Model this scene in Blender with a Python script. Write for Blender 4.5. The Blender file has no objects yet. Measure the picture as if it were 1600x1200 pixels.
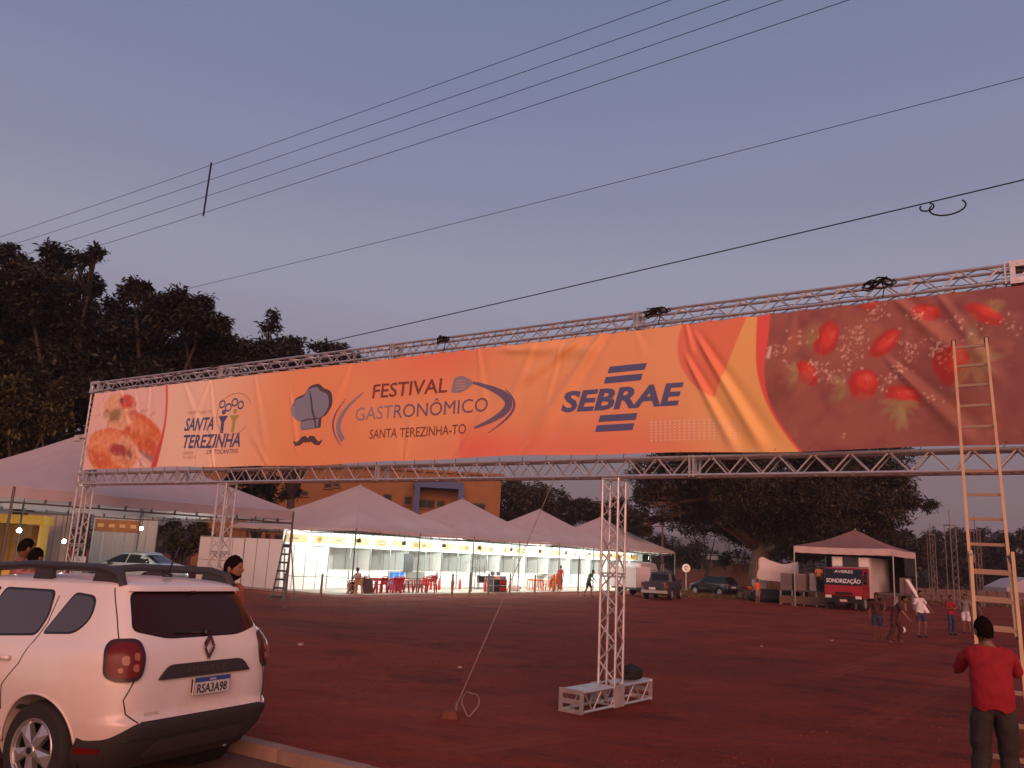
import bpy, bmesh, math, random
import numpy as np
from mathutils import Vector, Matrix, Quaternion

random.seed(7)
rng = np.random.default_rng(7)
SC = bpy.context.scene
COL = SC.collection
R_ = math.radians

# ------------------------------------------------------------------ camera
FPX, PITCH, ROLL, CAMH = 1285.0, R_(11.83), R_(2.67), 2.3
C0 = np.array([0.0, 0.0, CAMH])
_f = np.array([0, math.cos(PITCH), math.sin(PITCH)])
_u = np.array([0, -math.sin(PITCH), math.cos(PITCH)])
_r = np.array([1.0, 0, 0])
CR = math.cos(ROLL) * _r + math.sin(ROLL) * _u
CU = -math.sin(ROLL) * _r + math.cos(ROLL) * _u
cam_d = bpy.data.cameras.new('camera')
cam = bpy.data.objects.new('camera', cam_d)
COL.objects.link(cam)
M = Matrix(((CR[0], CU[0], -_f[0], 0), (CR[1], CU[1], -_f[1], 0), (CR[2], CU[2], -_f[2], CAMH), (0, 0, 0, 1)))
cam.matrix_world = M
cam_d.sensor_width = 36.0
cam_d.lens = 36.0 * FPX / 1600.0
cam_d.clip_start = 0.05
cam_d.clip_end = 6000
SC.camera = cam

# ------------------------------------------------------------------ sky, sun, exposure
SUN_AZ, SUN_EL = R_(172), R_(10)        # azimuth from +Y clockwise: dusk glow behind the camera
wd = bpy.data.worlds.new('World')
SC.world = wd
wd.use_nodes = True
nt = wd.node_tree
nt.nodes.clear()
o_ = nt.nodes.new('ShaderNodeOutputWorld')
bg = nt.nodes.new('ShaderNodeBackground')
sky = nt.nodes.new('ShaderNodeTexSky')
sky.sky_type = 'NISHITA'
sky.sun_disc = False
sky.sun_elevation = R_(1.5)
sky.sun_rotation = SUN_AZ
sky.altitude = 300
sky.air_density = 1.0
sky.dust_density = 2.5
sky.ozone_density = 3.0
nt.links.new(sky.outputs[0], bg.inputs[0])
bg.inputs[1].default_value = 0.05
# dusk gradient by elevation: earth shadow near the horizon, rose belt, then blue
tcw = nt.nodes.new('ShaderNodeTexCoord')
sep = nt.nodes.new('ShaderNodeSeparateXYZ')
nt.links.new(tcw.outputs['Generated'], sep.inputs[0])
rmp = nt.nodes.new('ShaderNodeValToRGB')
rmp.color_ramp.interpolation = 'EASE'
SKY = [(0.0, (.165, .118, .130)), (.09, (.205, .150, .165)), (.20, (.285, .245, .300)), (.31, (.312, .300, .380)), (.43, (.238, .242, .360)), (.54, (.185, .209, .330)), (.64, (.158, .192, .312)), (1.0, (.105, .140, .245))]
rmp.color_ramp.elements[0].position, rmp.color_ramp.elements[0].color = SKY[0][0], (*SKY[0][1], 1)
rmp.color_ramp.elements[1].position, rmp.color_ramp.elements[1].color = SKY[-1][0], (*SKY[-1][1], 1)
for p_, c_ in SKY[1:-1]:
    rmp.color_ramp.elements.new(p_).color = (*c_, 1)
nt.links.new(sep.outputs['Z'], rmp.inputs[0])
bg2 = nt.nodes.new('ShaderNodeBackground')
bg2.inputs[1].default_value = 1.02
nt.links.new(rmp.outputs[0], bg2.inputs[0])
# faint uneven dusk haze
mpw = nt.nodes.new('ShaderNodeMapping')
mpw.inputs['Scale'].default_value = (1.0, 1.0, 3.5)
nzw = nt.nodes.new('ShaderNodeTexNoise')
nzw.inputs['Scale'].default_value = 2.2
nzw.inputs['Detail'].default_value = 5
mrw = nt.nodes.new('ShaderNodeMapRange')
mrw.inputs[1].default_value, mrw.inputs[2].default_value = .3, .7
mrw.inputs[3].default_value, mrw.inputs[4].default_value = .985, 1.04
nt.links.new(tcw.outputs['Generated'], mpw.inputs['Vector'])
nt.links.new(mpw.outputs[0], nzw.inputs['Vector'])
nt.links.new(nzw.outputs[0], mrw.inputs[0])
nt.links.new(mrw.outputs[0], bg2.inputs[1])
ad = nt.nodes.new('ShaderNodeAddShader')
nt.links.new(bg.outputs[0], ad.inputs[0])
nt.links.new(bg2.outputs[0], ad.inputs[1])
nt.links.new(ad.outputs[0], o_.inputs[0])
sun_d = bpy.data.lights.new('sun', 'SUN')
sun_d.energy = 4.7
sun_d.angle = R_(62)
sun_d.color = (1.0, 0.415, 0.25)
sun = bpy.data.objects.new('sun', sun_d)
COL.objects.link(sun)
sv = Vector((math.sin(SUN_AZ) * math.cos(SUN_EL), math.cos(SUN_AZ) * math.cos(SUN_EL), math.sin(SUN_EL)))
sun.rotation_euler = sv.to_track_quat('Z', 'Y').to_euler()
SC.view_settings.view_transform = 'Standard'
SC.view_settings.look = 'None'
SC.view_settings.exposure = 0.0
SC.view_settings.gamma = 1.0
SC.view_settings.use_curve_mapping = False
SC.render.engine = 'CYCLES'
SC.cycles.use_denoising = True
SC.cycles.max_bounces = 8


# ------------------------------------------------------------------ measuring helpers
def ray(x, y):
    d = _f * FPX + CR * (x - 800) + CU * (600 - y)
    return d / d[1]


def G(x, y, z=0.0):
    d = ray(x, y)
    return C0 + d * ((z - CAMH) / d[2])


def D(x, y, Y):
    return C0 + ray(x, y) * Y


# directions of the place: u runs along the row of tents, g along the gate
GU = np.array([.837, -.547, 0.0])
GN = np.array([.547, .837, 0.0])
TU = np.array([.575, .818, 0.0])
TV = np.array([-.818, .575, 0.0])
KERB_N = 5.75
ROAD_Z = 0.38


def ground_z(x, y):
    t = (x * GN[0] + y * GN[1] - KERB_N - 0.15) / 6.5
    t = np.clip(t, 0, 1)
    s = t * t * (3 - 2 * t)
    mound = .36 * np.exp(-(((x + 16.5) / 6.0) ** 2 + ((y - 32) / 6.5) ** 2))
    return (ROAD_Z - 0.08) * (1 - s) + mound


# ------------------------------------------------------------------ materials
def _nodes(m):
    m.use_nodes = True
    t = m.node_tree
    return t, t.nodes['Principled BSDF']


def mat(name, col, rough=0.6, metal=0.0, var=0.0, scale=6.0, bump=0.0, bscale=None, spec=0.5, dirt=None, dirt_amt=0.0, coat=0.0, detail=6.0, trans=0.0):
    m = bpy.data.materials.new(name)
    t, b = _nodes(m)
    b.inputs['Base Color'].default_value = (*col, 1)
    b.inputs['Roughness'].default_value = rough
    b.inputs['Metallic'].default_value = metal
    b.inputs['Specular IOR Level'].default_value = spec
    if coat:
        b.inputs['Coat Weight'].default_value = coat
        b.inputs['Coat Roughness'].default_value = 0.05
    if var or bump or dirt_amt:
        tc = t.nodes.new('ShaderNodeTexCoord')
        nz = t.nodes.new('ShaderNodeTexNoise')
        nz.inputs['Scale'].default_value = scale
        nz.inputs['Detail'].default_value = detail
        t.links.new(tc.outputs['Object'], nz.inputs['Vector'])
        if var:
            rp = t.nodes.new('ShaderNodeValToRGB')
            rp.color_ramp.elements[0].position = 0.3
            rp.color_ramp.elements[1].position = 0.7
            rp.color_ramp.elements[0].color = (*[max(0, c * (1 - var)) for c in col], 1)
            rp.color_ramp.elements[1].color = (*[min(1, c * (1 + var)) for c in col], 1)
            t.links.new(nz.outputs[0], rp.inputs[0])
            src = rp.outputs[0]
            if dirt_amt:
                n2 = t.nodes.new('ShaderNodeTexNoise')
                n2.inputs['Scale'].default_value = scale * .37
                n2.inputs['Detail'].default_value = 8
                t.links.new(tc.outputs['Object'], n2.inputs['Vector'])
                r2 = t.nodes.new('ShaderNodeValToRGB')
                r2.color_ramp.elements[0].position = .48
                r2.color_ramp.elements[1].position = .72
                r2.color_ramp.elements[0].color = (0, 0, 0, 1)
                r2.color_ramp.elements[1].color = (dirt_amt,) * 3 + (1,)
                t.links.new(n2.outputs[0], r2.inputs[0])
                mx = t.nodes.new('ShaderNodeMix')
                mx.data_type = 'RGBA'
                t.links.new(r2.outputs[0], mx.inputs[0])
                t.links.new(src, mx.inputs[6])
                mx.inputs[7].default_value = (*dirt, 1)
                src = mx.outputs[2]
            t.links.new(src, b.inputs['Base Color'])
        if bump:
            n3 = t.nodes.new('ShaderNodeTexNoise')
            n3.inputs['Scale'].default_value = bscale or scale * 4
            n3.inputs['Detail'].default_value = 6
            t.links.new(tc.outputs['Object'], n3.inputs['Vector'])
            bp = t.nodes.new('ShaderNodeBump')
            bp.inputs['Strength'].default_value = bump
            bp.inputs['Distance'].default_value = 0.02
            t.links.new(n3.outputs[0], bp.inputs['Height'])
            t.links.new(bp.outputs[0], b.inputs['Normal'])
    if trans:
        tr = t.nodes.new('ShaderNodeBsdfTranslucent')
        tr.inputs[0].default_value = (*col, 1)
        ms = t.nodes.new('ShaderNodeMixShader')
        ms.inputs[0].default_value = trans
        out = [n for n in t.nodes if n.type == 'OUTPUT_MATERIAL'][0]
        t.links.new(b.outputs[0], ms.inputs[1])
        t.links.new(tr.outputs[0], ms.inputs[2])
        t.links.new(ms.outputs[0], out.inputs[0])
    return m


def emit(name, col, s):
    m = bpy.data.materials.new(name)
    t, b = _nodes(m)
    b.inputs['Base Color'].default_value = (*col, 1)
    b.inputs['Emission Color'].default_value = (*col, 1)
    b.inputs['Emission Strength'].default_value = s
    return m


def colmat(name, rough=0.7, spec=0.3, trans=0.0):
    m = bpy.data.materials.new(name)
    t, b = _nodes(m)
    a = t.nodes.new('ShaderNodeVertexColor')
    a.layer_name = 'Col'
    t.links.new(a.outputs[0], b.inputs['Base Color'])
    b.inputs['Roughness'].default_value = rough
    b.inputs['Specular IOR Level'].default_value = spec
    return m


# ------------------------------------------------------------------ mesh helpers
class MB:
    def __init__(s):
        s.v = []
        s.f = []

    def add(s, vs, fs):
        n = len(s.v)
        s.v += [tuple(float(c) for c in p) for p in vs]
        s.f += [tuple(i + n for i in q) for q in fs]

    def box(s, c, d, rz=0.0):
        x, y, z = d[0] / 2, d[1] / 2, d[2] / 2
        ca, sa = math.cos(rz), math.sin(rz)
        vs = []
        for k in (-z, z):
            for (i, j) in ((-x, -y), (x, -y), (x, y), (-x, y)):
                vs.append((c[0] + i * ca - j * sa, c[1] + i * sa + j * ca, c[2] + k))
        s.add(vs, [(3, 2, 1, 0), (4, 5, 6, 7), (0, 1, 5, 4), (1, 2, 6, 5), (2, 3, 7, 6), (3, 0, 4, 7)])
        return s

    def bar(s, p, q, w, h):
        p, q = Vector(p), Vector(q)
        d = (q - p).normalized()
        up = Vector((0, 0, 1)) if abs(d.z) < .95 else Vector((0, 1, 0))
        a = d.cross(up).normalized() * (w / 2)
        b = a.cross(d).normalized() * (h / 2)
        vs = [p - a - b, p + a - b, p + a + b, p - a + b, q - a - b, q + a - b, q + a + b, q - a + b]
        s.add(vs, [(3, 2, 1, 0), (4, 5, 6, 7), (0, 1, 5, 4), (1, 2, 6, 5), (2, 3, 7, 6), (3, 0, 4, 7)])
        return s

    def tube(s, pts, r, n=6, caps=True):
        pts = [Vector(p) for p in pts]
        rs = r if isinstance(r, (list, tuple)) else [r] * len(pts)
        rings = []
        d0 = (pts[1] - pts[0]).normalized()
        a = d0.orthogonal().normalized()
        for i, p in enumerate(pts):
            d = (pts[min(i + 1, len(pts) - 1)] - pts[max(i - 1, 0)])
            d = d.normalized() if d.length > 1e-9 else d0
            a = (a - d * a.dot(d))
            a = a.normalized() if a.length > 1e-6 else d.orthogonal().normalized()
            b = d.cross(a)
            rings.append([p + (a * math.cos(2 * math.pi * k / n) + b * math.sin(2 * math.pi * k / n)) * rs[i] for k in range(n)])
        vs = [v for g in rings for v in g]
        fs = []
        for i in range(len(pts) - 1):
            for k in range(n):
                k2 = (k + 1) % n
                fs.append((i * n + k, i * n + k2, (i + 1) * n + k2, (i + 1) * n + k))
        if caps:
            fs.append(tuple(range(n))[::-1])
            fs.append(tuple((len(pts) - 1) * n + k for k in range(n)))
        s.add(vs, fs)
        return s

    def lathe(s, prof, n=16, c=(0, 0, 0), caps=True):
        vs, fs = [], []
        for (r, z) in prof:
            for k in range(n):
                a = 2 * math.pi * k / n
                vs.append((c[0] + r * math.cos(a), c[1] + r * math.sin(a), c[2] + z))
        for i in range(len(prof) - 1):
            for k in range(n):
                k2 = (k + 1) % n
                fs.append((i * n + k, i * n + k2, (i + 1) * n + k2, (i + 1) * n + k))
        if caps and prof[0][0] > 1e-6:
            fs.append(tuple(range(n))[::-1])
        if caps and prof[-1][0] > 1e-6:
            fs.append(tuple((len(prof) - 1) * n + k for k in range(n)))
        s.add(vs, fs)
        return s

    def poly(s, vs):
        s.add(vs, [tuple(range(len(vs)))])
        return s

    def ell(s, c, r, nu=10, nv=7):
        vs, fs = [], []
        for j in range(nv + 1):
            t = math.pi * j / nv
            for i in range(nu):
                a = 2 * math.pi * i / nu
                vs.append((c[0] + r[0] * math.sin(t) * math.cos(a), c[1] + r[1] * math.sin(t) * math.sin(a), c[2] + r[2] * math.cos(t)))
        for j in range(nv):
            for i in range(nu):
                i2 = (i + 1) % nu
                fs.append((j * nu + i, (j + 1) * nu + i, (j + 1) * nu + i2, j * nu + i2))
        s.add(vs, fs)
        return s

    def prism(s, poly, y0, y1, plane='xz'):
        n = len(poly)
        vs = []
        for y in (y0, y1):
            for (a, b) in poly:
                vs.append((a, y, b) if plane == 'xz' else ((a, b, y) if plane == 'xy' else (y, a, b)))
        fs = [tuple(range(n)), tuple(range(n, 2 * n))[::-1]]
        for i in range(n):
            j = (i + 1) % n
            fs.append((i, i + n, j + n, j))
        s.add(vs, fs)
        return s

    def mesh(s, name, m, smooth=False, fix=True):
        me = bpy.data.meshes.new(name)
        me.from_pydata(s.v, [], s.f)
        if fix:
            bm = bmesh.new()
            bm.from_mesh(me)
            bmesh.ops.recalc_face_normals(bm, faces=bm.faces)
            bm.to_mesh(me)
            bm.free()
        if smooth:
            me.polygons.foreach_set('use_smooth', [True] * len(me.polygons))
            if smooth != 'all':
                me.set_sharp_from_angle(angle=R_(40))
        me.materials.append(m)
        return me

    def build(s, name, m, parent=None, loc=(0, 0, 0), smooth=False, kind=None, label=None, fix=True):
        return put(name, s.mesh(name, m, smooth, fix), parent, loc, kind=kind, label=label)


def put(name, me, parent=None, loc=(0, 0, 0), rot=None, kind=None, label=None):
    o = bpy.data.objects.new(name, me)
    COL.objects.link(o)
    o.location = loc
    if rot is not None:
        o.rotation_euler = rot
    if parent is not None:
        o.parent = parent
    if kind:
        o['kind'] = kind
    if label:
        o['label'] = label
    return o


def thing(name, label, cat, loc=(0, 0, 0), rz=0.0, group=None):
    o = bpy.data.objects.new(name, None)
    COL.objects.link(o)
    o.location = loc
    o.rotation_euler = (0, 0, rz)
    o.empty_display_size = .2
    return tag(o, label, cat, group)


def tag(o, label, cat, group=None):
    o['label'] = label
    o['category'] = cat
    if group:
        o['group'] = group
    return o


def kids(o):
    return [c for c in bpy.data.objects if c.parent == o]


def dup(root, loc, rz, label=None, group=None, scale=None):
    """a copy of a thing with copies of its parts and sub-parts"""
    def cp(o, par):
        c = o.copy()
        COL.objects.link(c)
        if par is not None:
            c.parent = par
        for ch in o.children:
            cp(ch, c)
        return c
    r = cp(root, None)
    r.location = loc
    r.rotation_euler = (0, 0, rz)
    if scale:
        r.scale = (scale,) * 3
    if label:
        r['label'] = label
    if group:
        r['group'] = group
    return r


_unit = {}


def strut(name, p, q, r, m, parent, n=8):
    """round bar between two points that shares one unit mesh per material"""
    key = (m.name, n)
    if key not in _unit:
        _unit[key] = MB().tube([(0, 0, 0), (0, 0, 1)], 1.0, n).mesh('round_bar', m, smooth=True)
    o = bpy.data.objects.new(name, _unit[key])
    COL.objects.link(o)
    o.parent = parent
    p, q = Vector(p), Vector(q)
    d = q - p
    o.matrix_local = Matrix.Translation(p) @ d.to_track_quat('Z', 'Y').to_matrix().to_4x4() @ Matrix.Diagonal((r, r, d.length, 1))
    return o


def text2d(body, size=1.0, width=None, height=None, shear=0.0, bold=0.0, res=3):
    """flat lettering as (verts2d, faces), baseline at y = 0, left at x = 0"""
    cu = bpy.data.curves.new('lettering', 'FONT')
    cu.body = body
    cu.size = size
    cu.shear = shear
    cu.offset = bold
    cu.resolution_u = res
    o = bpy.data.objects.new('lettering', cu)
    COL.objects.link(o)
    dg = bpy.context.evaluated_depsgraph_get()
    me = bpy.data.meshes.new_from_object(o.evaluated_get(dg))
    v = np.array([(p.co.x, p.co.y) for p in me.vertices])
    f = [tuple(p.vertices) for p in me.polygons]
    bpy.data.objects.remove(o)
    bpy.data.curves.remove(cu)
    bpy.data.meshes.remove(me)
    v[:, 0] -= v[:, 0].min()
    if width:
        v[:, 0] *= width / v[:, 0].max()
    if height:
        v[:, 1] *= height / v[:, 1].max()
    return v, f


def warp(v2, faces, fn, name, m, parent, step=None, loc=(0, 0, 0), label=None, thick=0.0, back=None, smooth=False, kind=None):
    """cut flat shapes along a grid and lay them on a surface fn(a, b) -> xyz"""
    bm = bmesh.new()
    vs = [bm.verts.new((p[0], p[1], 0)) for p in v2]
    for f in faces:
        try:
            bm.faces.new([vs[i] for i in f])
        except ValueError:
            pass
    if step:
        lo, hi = np.min(v2, axis=0), np.max(v2, axis=0)
        for ax in (0, 1):
            st = step if np.isscalar(step) else step[ax]
            k = math.ceil(lo[ax] / st + 1e-6)
            while k * st < hi[ax] - 1e-6:
                co = [0, 0, 0]
                no = [0, 0, 0]
                co[ax] = k * st
                no[ax] = 1
                bmesh.ops.bisect_plane(bm, geom=bm.verts[:] + bm.edges[:] + bm.faces[:], plane_co=co, plane_no=no)
                k += 1
    bmesh.ops.remove_doubles(bm, verts=bm.verts, dist=1e-5)
    flat = [(p.co.x, p.co.y) for p in bm.verts]
    keep = list(bm.verts)
    at_ = {v: i for i, v in enumerate(keep)}
    rim = [(at_[e.verts[0]], at_[e.verts[1]]) for e in bm.edges if len(e.link_faces) == 1] if thick and back else []
    out = fn(np.array(flat))
    for p, c in zip(keep, out):
        p.co = c
    if rim:
        inn = back(np.array(flat))
        cache = {}
        for a, b in rim:
            for i in (a, b):
                if i not in cache:
                    cache[i] = bm.verts.new(inn[i])
            bm.faces.new((keep[a], keep[b], cache[b], cache[a]))
    bmesh.ops.recalc_face_normals(bm, faces=bm.faces)
    me = bpy.data.meshes.new(name)
    bm.to_mesh(me)
    bm.free()
    if smooth:
        me.polygons.foreach_set('use_smooth', [True] * len(me.polygons))
        me.set_sharp_from_angle(angle=R_(35))
    me.materials.append(m)
    return put(name, me, parent, loc, label=label, kind=kind)


def rpoly(pts, r=0.03, n=5):
    """polygon with rounded corners; a point may carry its own radius"""
    out = []
    N = len(pts)
    for i in range(N):
        p = np.array(pts[i][:2], float)
        rr = pts[i][2] if len(pts[i]) > 2 else r
        a = np.array(pts[i - 1][:2], float) - p
        b = np.array(pts[(i + 1) % N][:2], float) - p
        la, lb = np.linalg.norm(a), np.linalg.norm(b)
        k = min(rr, la * .48, lb * .48)
        if k < 1e-5:
            out.append(tuple(p))
            continue
        p0, p1 = p + a / la * k, p + b / lb * k
        for t in np.linspace(0, 1, n):
            out.append(tuple((1 - t) ** 2 * p0 + 2 * t * (1 - t) * p + t * t * p1))
    return out


def circle2(cx, cy, rx, ry=None, n=32, a0=0, a1=2 * math.pi):
    ry = ry or rx
    return [(cx + rx * math.cos(a0 + (a1 - a0) * k / n), cy + ry * math.sin(a0 + (a1 - a0) * k / n)) for k in range(n)]


def stroke2(pts, w):
    """flat stroke of a polyline with a width per point, as (verts, faces)"""
    P = np.array(pts, float)
    T = np.gradient(P, axis=0)
    T /= np.linalg.norm(T, axis=1)[:, None] + 1e-9
    Nn = np.stack([-T[:, 1], T[:, 0]], 1)
    W = np.broadcast_to(np.asarray(w, float), (len(P),))[:, None] / 2
    v = np.concatenate([P + Nn * W, P - Nn * W])
    n = len(P)
    return v, [(i, i + 1, n + i + 1, n + i) for i in range(n - 1)]


def ngon(p):
    return np.array(p, float), [tuple(range(len(p)))]


# shared materials
M_alu = mat('aluminium', (.62, .60, .58), .42, .75, var=.12, scale=9)
M_alu_dull = mat('weathered_aluminium', (.55, .53, .51), .5, .6, var=.2, scale=5)
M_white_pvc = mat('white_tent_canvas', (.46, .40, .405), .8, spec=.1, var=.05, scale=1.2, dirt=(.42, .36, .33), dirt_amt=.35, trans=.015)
M_steel = mat('galvanised_steel', (.35, .34, .33), .5, .5, var=.15)
M_dark_steel = mat('dark_steel_pipe', (.12, .11, .10), .55, .3)
M_black = mat('black_plastic', (.012, .012, .013), .45)
M_black_matt = mat('matt_black', (.008, .008, .009), .8)
M_panel = mat('white_panel', (.78, .80, .77), .45, var=.02, scale=2)
M_rubber = mat('tyre_rubber', (.014, .013, .013), .85, bump=.1)
M_rim = mat('wheel_alloy', (.55, .54, .54), .3, .8)
M_glass = mat('dark_vehicle_glass', (.012, .011, .012), .08, spec=.45)
M_glass_side = mat('grey_side_glass', (.060, .052, .052), .06, spec=.95)
M_glass_tint = mat('tinted_rear_glass', (.032, .010, .009), .10, spec=.22)
M_chrome = mat('chrome', (.75, .75, .76), .12, 1.0)
M_wood = mat('weathered_wood', (.20, .12, .07), .8, var=.3, scale=20)
M_red_glass = mat('red_lamp_glass', (.12, .006, .007), .34, spec=.35)
M_conc = mat('concrete', (.25, .165, .135), .9, var=.2, scale=3, bump=.2, dirt=(.15, .05, .032), dirt_amt=.7)
M_bark_dark = mat('dark_bark', (.045, .032, .027), .95, var=.35, scale=5, bump=.8, bscale=14)
M_bark = mat('tree_bark', (.115, .066, .046), .9, var=.35, scale=5, bump=.8, bscale=14)
M_rope = mat('pale_rope', (.27, .21, .17), .9)
M_wire = mat('black_cable', (.022, .018, .018), .8, spec=.1)

# ================================================================== GROUND
def noise2(x, y, seed=0):
    r = np.random.default_rng(seed)
    out = np.zeros_like(x)
    for k in range(14):
        a = r.uniform(0, 2 * math.pi)
        f = r.uniform(.25, 2.2)
        out += np.sin((x * math.cos(a) + y * math.sin(a)) * f + r.uniform(0, 6.28)) / (1 + f)
    return out / 5


def build_ground():
    rad = np.concatenate([[0], np.geomspace(1.0, 90, 150), np.geomspace(100, 3000, 24)])
    na = 300
    ang = np.linspace(0, 2 * math.pi, na, endpoint=False)
    Rr, A = np.meshgrid(rad[1:], ang, indexing='ij')
    X, Y = Rr * np.sin(A), Rr * np.cos(A)
    Z = ground_z(X, Y)
    lot = np.clip((X * GN[0] + Y * GN[1] - KERB_N - .4) / 2, 0, 1)
    Z = Z + lot * np.clip(1 - Rr / 120, 0, 1) * (noise2(X, Y, 3) * .035 + noise2(X * 3.1, Y * 3.1, 4) * .016)
    v = np.concatenate([[[0, 0, ROAD_Z - .08]], np.stack([X, Y, Z], -1).reshape(-1, 3)])
    f = [(0, 1 + (k + 1) % na, 1 + k) for k in range(na)]
    for i in range(len(rad) - 2):
        for k in range(na):
            k2 = (k + 1) % na
            f.append((1 + i * na + k, 1 + i * na + k2, 1 + (i + 1) * na + k2, 1 + (i + 1) * na + k))
    me = bpy.data.meshes.new('ground')
    me.from_pydata(v.tolist(), [], f)
    me.polygons.foreach_set('use_smooth', [True] * len(me.polygons))
    m = bpy.data.materials.new('red_earth')
    t, b = _nodes(m)
    tc = t.nodes.new('ShaderNodeTexCoord')

    def nz(scale, detail=8, rough=.6, vec=None):
        n = t.nodes.new('ShaderNodeTexNoise')
        n.inputs['Scale'].default_value = scale
        n.inputs['Detail'].default_value = detail
        n.inputs['Roughness'].default_value = rough
        t.links.new(vec or tc.outputs['Object'], n.inputs['Vector'])
        return n.outputs[0]

    def ramp(src, stops):
        r = t.nodes.new('ShaderNodeValToRGB')
        r.color_ramp.elements[0].position = stops[0][0]
        r.color_ramp.elements[0].color = (*stops[0][1], 1)
        r.color_ramp.elements[1].position = stops[-1][0]
        r.color_ramp.elements[1].color = (*stops[-1][1], 1)
        for p, c in stops[1:-1]:
            e = r.color_ramp.elements.new(p)
            e.color = (*c, 1)
        t.links.new(src, r.inputs[0])
        return r.outputs[0]

    def mix(fac, a, c):
        x = t.nodes.new('ShaderNodeMix')
        x.data_type = 'RGBA'
        t.links.new(fac, x.inputs[0])
        t.links.new(a, x.inputs[6])
        if isinstance(c, tuple):
            x.inputs[7].default_value = (*c, 1)
        else:
            t.links.new(c, x.inputs[7])
        return x.outputs[2]
    wv = t.nodes.new('ShaderNodeMapping')
    wv.inputs['Rotation'].default_value = (0, 0, R_(20))
    wv.inputs['Scale'].default_value = (.8, 1.5, 1)
    t.links.new(tc.outputs['Object'], wv.inputs['Vector'])
    base = ramp(nz(.22, 9, .62, wv.outputs[0]), [(.3, (.115, .020, .011)), (.5, (.200, .031, .0145)), (.72, (.31, .054, .025))])
    fine = ramp(nz(5.0, 10, .7), [(.35, (.11, .021, .012)), (.65, (.30, .052, .026))])
    c = mix(ramp(nz(1.3), [(.4, (.15,) * 3), (.65, (.6,) * 3)]), base, fine)
    # tyre-worn streaks running along the lot
    mp = t.nodes.new('ShaderNodeMapping')
    mp.inputs['Rotation'].default_value = (0, 0, R_(33))
    mp.inputs['Scale'].default_value = (.16, .9, 1)
    t.links.new(tc.outputs['Object'], mp.inputs['Vector'])
    st = ramp(nz(1.0, 5, .6, mp.outputs[0]), [(.54, (0, 0, 0)), (.70, (.35,) * 3)])
    c = mix(st, c, (.125, .028, .020))
    # curved vehicle tracks: paired darker, smoother bands broken up by noise
    for rot, sc_, dist in ((33, .55, 3.2), (-52, .42, 4.5)):
        wm = t.nodes.new('ShaderNodeMapping')
        wm.inputs['Rotation'].default_value = (0, 0, R_(rot))
        t.links.new(tc.outputs['Object'], wm.inputs['Vector'])
        wt = t.nodes.new('ShaderNodeTexWave')
        wt.bands_direction = 'Y'
        wt.inputs['Scale'].default_value = sc_ * .32
        wt.inputs['Distortion'].default_value = dist
        wt.inputs['Detail'].default_value = 2
        wt.inputs['Detail Scale'].default_value = .12
        t.links.new(wm.outputs[0], wt.inputs['Vector'])
        band = ramp(wt.outputs[0], [(.80, (0, 0, 0)), (.90, (1, 1, 1)), (.96, (.25,) * 3), (1.0, (1, 1, 1))])
        gate_ = ramp(nz(.16, 4), [(.46, (0, 0, 0)), (.62, (.62,) * 3)])
        mu = t.nodes.new('ShaderNodeMix')
        mu.data_type = 'RGBA'
        mu.blend_type = 'MULTIPLY'
        mu.inputs[0].default_value = 1
        t.links.new(band, mu.inputs[6])
        t.links.new(gate_, mu.inputs[7])
        c = mix(mu.outputs[2], c, (.085, .018, .011) if rot > 0 else (.30, .062, .030))
    # damp dark stains
    c = mix(ramp(nz(.42, 7, .65), [(.54, (0, 0, 0)), (.66, (.8,) * 3)]), c, (.085, .018, .011))
    # scattered dry grass and pale grit
    gr = ramp(nz(14, 8, .75), [(.62, (0, 0, 0)), (.72, (.5,) * 3)])
    c = mix(gr, c, (.33, .12, .075))
    t.links.new(c, b.inputs['Base Color'])
    b.inputs['Roughness'].default_value = .95
    b.inputs['Specular IOR Level'].default_value = .15
    bp = t.nodes.new('ShaderNodeBump')
    bp.inputs['Strength'].default_value = .9
    bp.inputs['Distance'].default_value = .05
    t.links.new(nz(9, 9, .7), bp.inputs['Height'])
    b2 = t.nodes.new('ShaderNodeBump')
    b2.inputs['Strength'].default_value = .8
    b2.inputs['Distance'].default_value = .16
    rm = t.nodes.new('ShaderNodeMapping')
    rm.inputs['Rotation'].default_value = (0, 0, R_(33))
    rm.inputs['Scale'].default_value = (.22, 2.2, 1)
    t.links.new(tc.outputs['Object'], rm.inputs['Vector'])
    t.links.new(nz(1.0, 4, .55, rm.outputs[0]), b2.inputs['Height'])
    t.links.new(b2.outputs[0], bp.inputs['Normal'])
    t.links.new(bp.outputs[0], b.inputs['Normal'])
    me.materials.append(m)
    return put('ground', me, kind='structure')


build_ground()
# clods and pebbles strewn over the lot, and a few pale scraps
r = np.random.default_rng(31)
cv, cf = [], []
for k in range(5200):
    Y = 9.5 + 45 * r.random() ** 1.8
    X = r.uniform(-.62, .70) * Y
    if X * GN[0] + Y * GN[1] < KERB_N + .5:
        continue
    s_ = r.uniform(.006, .022) * (1 + Y / 40)
    a_ = r.uniform(0, 6.28)
    z_ = float(ground_z(X, Y)) + .03
    n = len(cv)
    for q in range(4):
        a2 = a_ + q * math.pi / 2 + r.normal(0, .3)
        cv.append((X + s_ * math.cos(a2) * r.uniform(.7, 1.5), Y + s_ * math.sin(a2) * r.uniform(.7, 1.4), z_ - .035))
    cv.append((X + r.normal(0, s_ * .2), Y + r.normal(0, s_ * .2), z_ - .022 + s_ * r.uniform(.2, .6)))
    cf += [(n, n + 1, n + 4), (n + 1, n + 2, n + 4), (n + 2, n + 3, n + 4), (n + 3, n, n + 4)]
mb = MB()
mb.add(cv, cf)
mb.build('gravel', mat('clod_earth', (.15, .034, .019), .95, var=.5, scale=1.7), kind='stuff', fix=False)
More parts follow.
